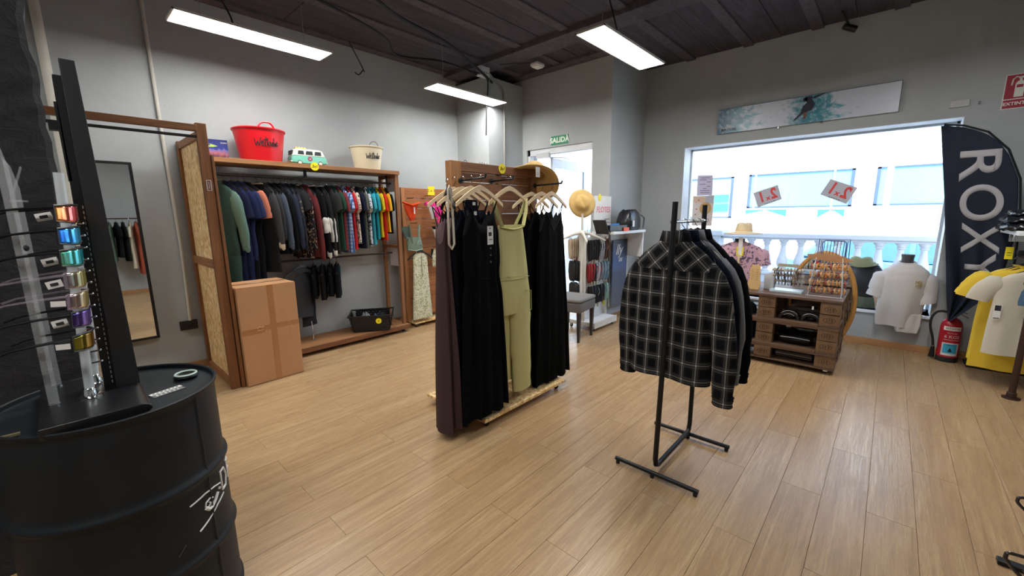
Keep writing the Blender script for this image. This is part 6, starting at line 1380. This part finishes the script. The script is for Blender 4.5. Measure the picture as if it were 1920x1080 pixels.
single('coral_item', MB().sphere((2.53, -.60, .40), .045, 14, 8), plain('coral_foam', (236, 110, 96), .6), 'coral red foam float at the right edge above the hooks', 'float')
# ------------------------------------------------------------------ black drum
DX, DYc, DH, DR = .055, 1.95, .90, .292
t = NT('black_drum_paint'); t.set(.5, 0, .22); co = t.coord()
n_ = t.noise(co, 5, 4, .6); t.base(t.mixc(t.ramp(t.noise(co, 60, 4, .7), [(.68, (0, 0, 0, 1)), (.78, (.35, .35, .35, 1))]), t.ramp(n_, [(.3, S((25, 29, 33))), (.7, S((34, 38, 42)))]), S((70, 72, 74)))); t.bump(n_, .15, .004); M_drum = t.m
dm = thing('oil_drum', 'black steel oil drum with white painted marks in the left foreground', 'drum', (DX, DYc, 0))
prof = [(DR-.01, .0), (DR+.004, .006), (DR+.004, .018), (DR-.004, .026)]
z = .03
while z < DH-.03:
    r = DR-.004
    for zc in (.30, .59): r += .0125*math.exp(-((z-zc)/.014)**2)
    for zc in (.12, .44, .75): r += .0
    r += 0.0
    prof.append((r, z)); z += .006
prof += [(DR-.004, DH-.02), (DR+.004, DH-.012), (DR+.005, DH-.003), (DR, DH), (DR-.006, DH-.003), (DR-.008, DH-.016), (DR-.014, DH-.018), (DR-.05, DH-.017), (.12, DH-.0165), (.002, DH-.016)]
part('body', MB().lathe(prof, 96, c1=True), M_drum, dm, ang=.9)
part('seam', MB().tube([((DR+.0)*cos(rad(-48)), (DR)*sin(rad(-48)), zz) for zz in (.03, .25, .45, .7, .88)], .0022, 5), plain('weld_seam', (38, 40, 42), .5), dm)
part('bung', MB().lathe([(.036, DH-.018), (.038, DH-.008), (.034, DH-.004), (.020, DH-.006)], 24, (.21, .03, 0)), M_drum, dm)
def on_drum(paths, r, m, name='painted_mark'):
    """stroke paths given as (angle deg, height); wrapped round the drum"""
    q = MB()
    for p, rad_ in paths:
        pts = []
        for i in range(len(p)-1):
            for j in range(5): s = j/5; pts.append((p[i][0]+(p[i+1][0]-p[i][0])*s, p[i][1]+(p[i+1][1]-p[i][1])*s))
        pts.append(p[-1]); q.tube([((DR-.0025)*cos(rad(a)), (DR-.0025)*sin(rad(a)), h) for a, h in pts], rad_, 6, ell=1)
    return part(name, q, m, dm)
M_wp = plain('white_marker', (224, 224, 222), .6)
on_drum([([(-64, .512), (-52, .520), (-43, .516), (-36, .506)], .0028), ([(-60, .398), (-52, .415), (-42, .440), (-33, .456)], .0028)], 0, M_wp)
on_drum([([(-46, .482), (-49, .490), (-52.5, .484), (-53.5, .470), (-51, .462), (-48.5, .470), (-50, .478)], .0028), ([(-53.5, .466), (-51, .452), (-48, .452), (-44, .466), (-40.5, .484)], .0062), ([(-38.5, .488), (-37.5, .496)], .0055)], 0, M_wp)
on_drum([([(-34, .470), (-34, .545), (-28, .545), (-25, .51), (-28, .472), (-34, .470)], .004), ([(-20, .48), (-20, .55), (-14, .55)], .004), ([(-20, .515), (-15, .515)], .004)], 0, M_wp)
on_drum([([(-75, .36), (-72, .375), (-70, .388)], .0012), ([(-45, .44), (-41, .455)], .0012)], 0, plain('scratch', (80, 82, 84), .6), 'scratch')
# ring and price strip lying on the lid
rg = thing('steel_ring', 'small round steel ring with clear rim lying on the drum lid', 'ring', (.265, 1.972, DH-.016))
part('ring_body', MB().tube([(.031*cos(2*pi*k/28), .031*sin(2*pi*k/28), .010) for k in range(28)], .0075, 8, close=True), M_black, rg); part('bright_rim', MB().tube([(.033*cos(2*pi*k/28), .033*sin(2*pi*k/28), .018) for k in range(28)], .004, 6, close=True), plain('pale_green_glass', (196, 214, 204), .1), rg)
part('inner_slot', MB().box(-.016, .016, -.003, .003, .010, .016), M_ink, rg)
ps = thing('price_strip', 'white printed price strip on the drum lid', 'label', (.192, 1.858, DH-.016), rad(22)); ps.rotation_euler = (0, 0, rad(-17+35))
part('strip', MB().box(-.048, .048, -.020, .020, 0, .0015), plain('clear_strip', (110, 110, 110), .3), ps); part('white_band', MB().box(-.048, .048, .004, .020, .0015, .004), M_paper, ps)
q = MB()
for k in range(7): q.box(-.040+k*.012, -.034+k*.012, .009, .015, .004, .0045)
part('print', q, M_ink, ps); q = MB()
for k in range(6): q.box(-.038+k*.013, -.033+k*.013, -.014+.003*(k % 2), .0, .0015, .002)
part('print', q, M_paper, ps)
single('pen_clip', MB().box(-.20, -.15, 1.80, 1.812, DH-.015, DH-.008), plain('brass_clip', (170, 160, 120), .4, .6), 'small metal clip on the drum lid at the left edge of the picture', 'clip')

# ------------------------------------------------------------------ sunglasses display
sg = thing('sunglasses_display', 'black sunglasses display base with white rod, clear fins and tall black panel on the drum', 'display', (.01, 1.93, DH-.016))
Z0 = DH-.016
q = MB(); n = 10
edge = [(-.112, Z0), (-.112, Z0+.034)]+[(.105+.028*cos(a), Z0+.017+.017*sin(a)) for a in [pi/2-pi*k/n for k in range(n+1)]]
q.prism(edge, 1.70, 2.155); part('base', q, plain('satin_black_base', (24, 25, 27), .3), sg, world=True, bevel=.002)
ZB = Z0+.034
part('panel', MB().prism([(.070, ZB), (.130, ZB), (.112, 1.985), (.077, 1.985)], 1.935, 1.955), plain('panel_black', (30, 31, 33), .5), sg, world=True, bevel=.001)
part('panel_side', MB().prism([(.040, ZB), (.070, ZB), (.078, 1.94), (.058, 1.94)], 1.96, 2.0), plain('panel_deep_black', (14, 14, 16), .4), sg, world=True)
q = MB()
for k in range(36): q.box(.060+.0005*k*.5, .0625+.0005*k*.5, 1.946, 1.949, ZB+.02+k*.017, ZB+.029+k*.017)
part('perforated_strip', q, plain('dot_pale', (190, 190, 190), .5), sg, world=True)
part('bracket', MB().box(.03, .06, 2.00, 2.03, 1.78, 1.81).box(.05, .058, 1.96, 1.99, 1.62, 1.86), M_blackp, sg, world=True)
M_rod = plain('milky_rod', (196, 202, 204), .25)
for (x, y, zt) in ((.008, 1.905, 1.64), (.028, 2.06, 1.40)):
    rd_ = part('rod', MB().tube([(x-.004, y, ZB+.03), (x+.022, y, zt)], .0125, 20), M_rod, sg, world=True); part('flange', MB().lathe([(.031, 0), (.031, .004), (.018, .006), (.015, .03), (.013, .032)], 28, (x-.005, y, ZB)), M_chrome, rd_, world=True)
    for k in range(13):
        zz = 1.03+k*.038
        xq = x; x = xq-.004+.026*(zz-ZB)/(zt-ZB)
        if zz < zt: part('peg', MB().tube([(x+.012, y-.0, zz), (x+.036, y+.006, zz)], .003, 6).sphere((x+.037, y+.006, zz), .004, 8, 5), M_chrome, rd_, world=True)
        x = xq
for (x, y, zt) in ((-.078, 1.905, 1.745), (-.072, 2.12, 1.70)):
    pf = part('clear_fin', MB().prism([(x-.012, ZB), (x+.012, ZB), (x+.012, zt-.10), (x+.002, zt-.03), (x-.012, zt)], y-.004, y+.004), M_acr, sg, world=True)
    part('foot_clip', MB().lathe([(.014, 0), (.014, .004), (.006, .006)], 16, (x, y, ZB)), M_chrome, pf, world=True)
    if y < 2: part('clear_hook', MB().box(x+.015, x+.019, y-.02, y+.02, 1.585, 1.66, TR(x, y, 1.6) @ RY(rad(18)) @ TR(-x, -y, -1.6)).tube([(x, y, 1.555), (x+.035, y-.004, 1.553)], .003, 6), M_acr, pf, world=True)
def iri(name, stops):
    t = NT(name); t.set(.08, .75, .8); sp = t.N('ShaderNodeSeparateXYZ'); t.L(t.coord(), sp.inputs[0]); t.base(t.ramp(t.math('ADD', t.math('MULTIPLY', sp.outputs[0], 7), .5), [(p, S(c)) for p, c in stops])); return t.m
LM = [iri('lens_fire', [(0, (250, 110, 30)), (.4, (255, 190, 60)), (.6, (240, 90, 120)), (1, (200, 140, 40))]), iri('lens_ice', [(0, (30, 160, 230)), (.5, (90, 210, 250)), (1, (40, 110, 220))]), iri('lens_teal', [(0, (40, 150, 160)), (.5, (30, 190, 220)), (1, (120, 200, 150))]),
      iri('lens_silver', [(0, (200, 190, 220)), (.5, (225, 215, 120)), (1, (120, 110, 130))]), iri('lens_lilac', [(0, (210, 160, 200)), (.5, (230, 210, 110)), (1, (150, 130, 160))]), iri('lens_violet', [(0, (110, 110, 200)), (.5, (150, 120, 210)), (1, (60, 50, 110))]), iri('lens_red', [(0, (120, 50, 60)), (.45, (240, 90, 40)), (.6, (150, 110, 30)), (1, (110, 120, 40))])]
labs = ['black sunglasses with fiery orange mirror lens, topmost on the rod', 'black sunglasses with ice blue mirror lens, second from the top', 'black sunglasses with teal mirror lens, third from the top', 'clear-framed sunglasses with silver and yellow lens, fourth from the top', 'clear pinkish sunglasses with lilac lens, fifth from the top', 'black sunglasses with violet lens, second from the bottom', 'black sunglasses with red and orange lens, lowest on the rod']
fcol = [None, None, None, 'c', 'c', None, None]
M_cf = plain('clear_pink_frame', (206, 190, 206), .15); M_cf.node_tree.nodes['Principled BSDF'].inputs['Alpha'].default_value = .16
for i, zz in enumerate((1.515, 1.449, 1.383, 1.315, 1.249, 1.192, 1.118)):
    g = thing('sunglasses', labs[i], 'sunglasses', (.028+.024*(zz-.95)/.55, 1.885, zz), rad(97+R.uniform(-3, 3)), 'sunglasses on the display rod')
    g.scale = (1.12, 1.12, 1.12)
    # local: x across the face, +y forward (lens side), temples to -y
    g.rotation_euler = (rad(R.uniform(-4, -1)), 0, rad(-99+R.uniform(-3, 3)))
    fm = M_cf if fcol[i] else M_blackp
    def sh_(u, v):
        a = (u-.5)*2; x = a*.068; y = -.034*a*a; z = .024-(.048-.008*math.exp(-(a/.18)**2)*0)*v; z += (.010*math.exp(-(a/.16)**2))*(1 if v > .5 else 0)*(v-.5)*2; return (x, y, z*(1-.18*abs(a)**3))
    q = MB(); q.grid(sh_, 20, 6); part('lens', q, LM[i], g, solid=.002, ang=1.3)
    top = [Vector(sh_(k/16, 0))+Vector((0, .001, .001)) for k in range(17)]; bot = [Vector(sh_(k/16, 1))+Vector((0, .001, 0)) for k in range(17)]
    part('frame', MB().tube(top, .0030, 6).tube(bot, .0018, 5).tube([top[0], bot[0]], .003, 6).tube([top[-1], bot[-1]], .003, 6), fm, g)
    for s in (-1, 1): part('temple', MB().tube([(s*.067, -.034, .016), (s*.069, -.050, .015), (s*.067, -.10, .008), (s*.065, -.145, .000), (s*.062, -.172, -.012)], .0036, 6, rs=[.0085, .008, .0065, .006, .007], ell=.5), fm, g)
    if i in (0, 2, 3, 5): part('price_tag', MB().box(-.004, .028, -.001, .001, -.02, 0).xf(TR(.040, -.070, -.002) @ RZ(rad(80)) @ RY(rad(-14))), M_paper, g); part('price_print', MB().box(.004, .020, -.002, -.001, -.014, -.006).xf(TR(.040, -.070, -.002) @ RZ(rad(80)) @ RY(rad(-14))), M_ink, g)
    if i in (1,): part('round_tag', MB().sphere((0, 0, 0), .016, 14, 6, sz=.5, sy=.3).xf(TR(.072, -.09, -.028)), M_ink, g)
    if i in (4, 6): part('price_tag', MB().box(-.014, .014, -.001, .001, -.015, .0).xf(TR(.072, -.05, .006) @ RZ(rad(84))), M_paper, g)
sh2 = thing('sample_strip', 'column of small beige colour samples behind the lowest sunglasses', 'samples', (.045, 2.07, ZB))
for k in range(7): part('sample', MB().box(.036, .052, 2.055, 2.062, ZB+.015+k*.024, ZB+.033+k*.024), plain('sample_beige', (212, 176, 146), .6), sh2, world=True)

# ------------------------------------------------------------------ second clothes rail against the right wall, seen in the mirror
r2 = thing('wall_rail', 'dark wall rail of clothes reflected in the tall mirror', 'clothes rail', (.9, -.98, 0))
wpart('rail', MB().tube([(.25, -.93, 1.50), (1.75, -.93, 1.50)], .013, 10), M_iron, r2, bevel=0)
for x in (.27, 1.73): wpart('bracket', MB().tube([(x, -.93, 1.50), (x, YS, 1.50)], .010, 8), M_iron, r2, bevel=0)
mr_ = [((150, 196, 186), 'mint t-shirt seen only in the mirror', .62), ((108, 130, 112), 'sage green shirt seen only in the mirror', .66), ((30, 32, 38), 'first black t-shirt seen in the mirror', .60), ((32, 33, 36), 'second black t-shirt seen in the mirror', .66), ((222, 214, 194), 'cream long shirt seen in the mirror', .78), ((204, 110, 88), 'terracotta dress seen in the mirror', .88), ((28, 28, 32), 'black top beside the terracotta dress in the mirror', .70), ((226, 220, 200), 'ivory blouse seen in the mirror', .72), ((210, 200, 180), 'beige shirt behind the camera', .7), ((60, 60, 66), 'grey shirt behind the camera', .7)]
for i, (c_, lab, L) in enumerate(mr_): garment('tshirt' if 't-shirt' in lab else 'shirt', lab, 't-shirt' if 't-shirt' in lab else 'shirt', (.60+.095*i, -.93, 1.512), rad(90+10*sin(i*2)), C('mirror_cloth_%d' % i, c_), L=L*1.25, w=.17, th=.024, sleeve='short', group='clothes on the wall rail', seed=90+i, hgroup='hangers on the wall rail')
sk = thing('power_socket', 'black wall socket under the rail reflected in the mirror', 'socket', (1.15, YS, .46)); wpart('plate', MB().box(1.09, 1.21, YS, YS+.012, .42, .50), M_blackp, sk); wpart('outlet', MB().tube([(1.15, YS+.012, .46), (1.15, YS+.014, .46)], .02, 14), M_rubber, sk, bevel=0)

# ------------------------------------------------------------------ outside
t = NT('bright_pavement'); t.set(.85, 0, .2); t.base(t.ramp(t.noise(t.coord('World'), 3, 4), [(.3, S((206, 202, 194))), (.7, S((222, 220, 214)))])); M_pave = t.m
M_render = plain('white_render', (238, 238, 236), .85, bump=.2, bscale=20, vary=.03); M_road = plain('road_grey', (176, 176, 178), .9, bump=.3, bscale=40)
structure('terrace_floor', MB().box(XW+.30, 9.3, -14, 16, -.15, -.02), M_pave)
structure('street_ground', MB().box(9.3, 19.6, -24, 34, -.60, -.42), M_road)
bl_ = thing('balustrade', 'white balustrade with turned balusters along the terrace edge', 'balustrade', (9.0, 0, 0)); M_bal = plain('balustrade_white', (172, 173, 177), .7, vary=.05)
wpart('hand_rail', MB().box(8.90, 9.12, -8, 2.45, 1.02, 1.10), M_bal, bl_, bevel=.012); wpart('rail_moulding', MB().box(8.93, 9.09, -8, 2.45, .985, 1.02), M_bal, bl_, bevel=.008)
wpart('plinth', MB().box(8.90, 9.12, -8, 2.45, -.02, .34), M_bal, bl_, bevel=.01); wpart('plinth_cap', MB().box(8.88, 9.14, -8, 2.45, .34, .39), M_bal, bl_, bevel=.01)
pf = [(.062, .39), (.062, .41), (.042, .43), (.036, .45), (.048, .47), (.072, .53), (.078, .58), (.070, .64), (.046, .74), (.036, .84), (.034, .88), (.048, .895), (.048, .91), (.040, .92), (.052, .945), (.066, .965), (.068, .985)]
bme = mesh(MB().lathe([(r*1.15, z) for r, z in pf], 16, (0, 0, 0)), 'baluster'); bme.materials.append(M_bal)
y = -6.0; ys = []
while y < 2.3:
    o = part('baluster', None, None, bl_, me=bme); o.location = (.01, y, 0); y += .265
for yy in (2.70, -8.2):
    pl_o = thing('balustrade_pier', 'square white pier ending the balustrade' if yy > 0 else 'far right square white pier of the balustrade', 'pier', (9.01, yy, -.02))
    part('shaft', MB().box(-.17, .17, -.22, .22, 0, 1.06), M_bal, pl_o, bevel=.01); part('cap', MB().box(-.22, .22, -.28, .28, 1.06, 1.17), M_bal, pl_o, bevel=.02)
b2 = thing('balustrade', 'second run of white balustrade left of the pier', 'balustrade', (9.0, 5, 0)); wpart('hand_rail', MB().box(8.90, 9.12, 3.0, 12, .90, .98), M_bal, b2); wpart('plinth', MB().box(8.90, 9.12, 3.0, 12, -.02, .30), M_bal, b2)
for k in range(30): o = part('baluster', None, None, b2, me=bme); o.location = (.01, -1.9+k*.28, -.1)
# the white building across the street
fa = thing('building', 'white building across the street with wide pale blue shop windows', 'building', (20, 0, -.42))
M_cw = plain('pale_blue_blind', (118, 186, 200), .25, vary=.04); M_cf2 = plain('slate_window_frame', (70, 88, 120), .5); M_tq = plain('turquoise_poster', (60, 190, 206), .4, vary=.1)
FXx = 20.0
wpart('wall', MB().box(FXx, FXx+3, -26, 36, -.42, 8.0), M_render, fa)
wpart('cornice', MB().box(FXx-.5, FXx, -26, 36, 4.35, 4.55), M_render, fa)
def fwin(y0, y1, z0, z1, m=M_cw, bars=()):
    w_ = part('window', MB().box(FXx-.06, FXx, y0, y1, z1-.06, z1).box(FXx-.06, FXx, y0, y1, z0, z0+.05).box(FXx-.06, FXx, y0, y0+.10, z0, z1).box(FXx-.06, FXx, y1-.10, y1, z0, z1), M_cf2, fa, world=True)
    part('pane', MB().box(FXx-.02, FXx-.005, y0+.10, y1-.10, z0+.05, z1-.06), m, w_, world=True)
    for yb in bars: part('glazing_bar', MB().box(FXx-.07, FXx-.01, yb-.03, yb+.03, z0, z1), M_render, w_, world=True)
    return w_
fwin(1.15, 4.62, 1.66, 3.03, bars=(1.75, 4.36)); fwin(-6.2, .55, 1.68, 3.02); fwin(5.2, 8.6, 1.25, 3.0, plain('shaded_shop_glass', (140, 176, 176), .2, vary=.25), bars=(6.3,)); fwin(9.4, 14, 1.3, 3.0)
fwin(-14, -7.2, 1.68, 3.02)
for (y0, y1, z0, z1) in ((5.35, 6.1, 1.95, 2.25), (5.35, 6.1, 1.55, 1.85)): part('shop_panel', MB().box(FXx-.10, FXx-.06, y0, y1, z0, z1), M_tq, fa, world=True)
part('shop_panel', MB().box(FXx-.10, FXx-.06, 6.15, 6.4, 1.3, 2.5), plain('pale_panel', (190, 220, 232), .5), fa, world=True)
for (y0, y1, z0, z1) in ((3.1, 4.55, 1.30, 1.58), (1.3, 2.1, 1.15, 1.56)):
    wpart('awning_panel', MB().prism([(y0, z1), (y1, z1), (y1, z0+.1), ((y0+y1)/2, z1-.02), (y0, z0)], FXx-.5, FXx-.46, plane='yz'), M_tq, fa, bevel=0)
for (y0, y1) in ((.1, .26), (-3.4, -3.2), (6.9, 7.1)):
    wpart('column', MB().box(FXx-2.0, FXx-1.85, y0, y1, -.42, 4.4), M_render, fa)
wpart('string_course', MB().box(FXx-.05, FXx, -26, 36, 3.55, 3.62), plain('string_course_grey', (206, 208, 212), .8), fa)
# parasols / white tents in front of it
def tent(y, z0, w, label):
    t_ = thing('white_tent', label, 'tent', (16.9, y, -.42)); part('roof', MB().loft([[(-w/2, -w/2, z0), (w/2, -w/2, z0), (w/2, w/2, z0), (-w/2, w/2, z0)], [(-.02, -.02, z0+.62), (.02, -.02, z0+.62), (.02, .02, z0+.62), (-.02, .02, z0+.62)]]), M_render, t_, smooth=False)
    for a in (-1, 1):
        for b in (-1, 1): part('leg', MB().box(a*w/2-.03, a*w/2+.03, b*w/2-.03, b*w/2+.03, 0, z0), M_render, t_)
tent(3.5, 1.15, 2.2, 'white pointed tent across the street, left one'); tent(1.4, 1.3, 1.5, 'white pointed tent across the street, middle one'); tent(-2.6, 1.9, 2.2, 'large white pointed tent across the street, right one')
# parked cars
def car(x, y, z, c, label, L=4.1, mirror=False):
    t_ = thing('car', label, 'car', (x, y, z), rad(90)); m = plain('car_paint_'+label[:6], c, .25); gl_ = plain('car_glass', (96, 140, 166), .05)
    h = L/2
    low = [(-h, .30), (-h-.02, .55), (-h+.10, .74), (-h+.9, .86), (h-.75, .92), (h-.08, .86), (h, .60), (h-.02, .30), (h-.4, .22), (-h+.3, .22)]
    cab = [(-h+.95, .86), (-h+1.55, 1.36), (-h+1.9, 1.43), (h-1.15, 1.42), (h-.6, 1.25), (h-.25, .92)]
    part('body', bevprism(low, .84), m, t_); part('cabin', bevprism(cab, .74), m, t_)
    for s in (-1, 1):
        part('side_window', MB().prism([(-h+1.18, .93), (-h+1.62, 1.31), (-.12, 1.34), (-.12, .93)], s*.745-.004, s*.745+.004), gl_, t_); part('side_window', MB().prism([(-.04, .93), (-.04, 1.34), (h-1.2, 1.33), (h-.65, 1.15), (h-.6, .95)], s*.745-.004, s*.745+.004), gl_, t_)
        part('door_seam', MB().box(-.10, -.085, s*.842-.004, s*.842+.004, .32, .9), M_ink, t_)
    part('windscreen', MB().prism([(-.62, .90), (-.56, 1.34), (.56, 1.34), (.62, .90)], -h+1.12, -h+1.20, plane='yz'), gl_, t_)
    for xx in (-h+.78, h-.75):
        for yy in (-.80, .68): w_ = part('wheel', MB().tube([(xx, yy, .31), (xx, yy+.12, .31)], .31, 22), M_rubber, t_); part('hub', MB().tube([(xx, yy-.01 if yy < 0 else yy+.125, .31), (xx, yy if yy < 0 else yy+.135, .31)], .18, 18), M_chrome, w_)
    part('headlight', MB().box(-h-.01, -h+.12, -.80, -.55, .58, .70).box(-h-.01, -h+.12, .55, .80, .58, .70), M_white, t_); part('tail_light', MB().box(h-.06, h+.01, -.80, -.6, .62, .74).box(h-.06, h+.01, .6, .80, .62, .74), plain('tail_red', (190, 30, 40), .3), t_)
    part('wing_mirror', MB().box(-h+1.35, -h+1.5, .82, .98, .92, 1.03).box(-h+1.35, -h+1.5, -.98, -.82, .92, 1.03), m, t_, bevel=.02)
car(11.9, -.30, -.42, (116, 172, 198), 'sky blue parked car seen through the balusters'); car(12.1, 4.4, -.42, (190, 200, 206), 'white parked car behind the left balusters'); car(12.0, -5.2, -.42, (236, 236, 236), 'white parked car at the right end of the balustrade')
car(14.1, 7.5, -.42, (214, 220, 226), 'silver car further back in the street')
fl_ = thing('red_banner', 'small faded red banner on a post across the street', 'banner', (16.5, -1.35, -.42)); part('post', MB().tube([(0, 0, 0), (0, 0, 2.6)], .03, 8), M_white, fl_); part('banner', MB().prism([(0.05, 1.55), (.45, 1.45), (.40, 2.0), (.05, 2.15)], -.01, .01, plane='yz'), plain('faded_red_cloth', (214, 120, 130), .8), fl_)
# what the open door looks out on
ob2 = thing('building', 'pale house with grey-blue panels seen through the open door', 'building', (14, 11, -.42)); 
wpart('wall', MB().box(16, 18, 9.0, 22, -.42, 9), M_render, ob2)
for (y0, y1, z0, z1, m) in ((12.0, 12.7, 4.1, 5.6, plain('glass_block', (140, 160, 196), .3, vary=.4)), (10.9, 11.5, 4.1, 5.6, plain('glass_block2', (170, 196, 214), .3, vary=.4)), (13.2, 14.1, 1.6, 3.2, plain('pale_blind', (220, 234, 238), .5)), (11.0, 11.9, 1.0, 2.6, plain('grey_shutter', (214, 218, 228), .6)), (14.6, 15.6, .3, 3.2, plain('pale_blind', (220, 234, 238), .5))):
    w_ = wpart('window', MB().box(15.94, 16, y0-.05, y1+.05, z0-.05, z1+.05), plain('grey_trim', (196, 200, 206), .6), ob2); part('pane', MB().box(15.92, 15.94, y0, y1, z0, z1), m, w_, world=True)
wpart('drain_pipe', MB().box(15.8, 16, 12.35, 12.6, -.42, 3.6), plain('pipe_beige', (206, 186, 160), .7), ob2)
# flat outer ground
structure('street_far', MB().box(-30, XL-TH-.3, -30, 36, -.6, -.45), M_road)
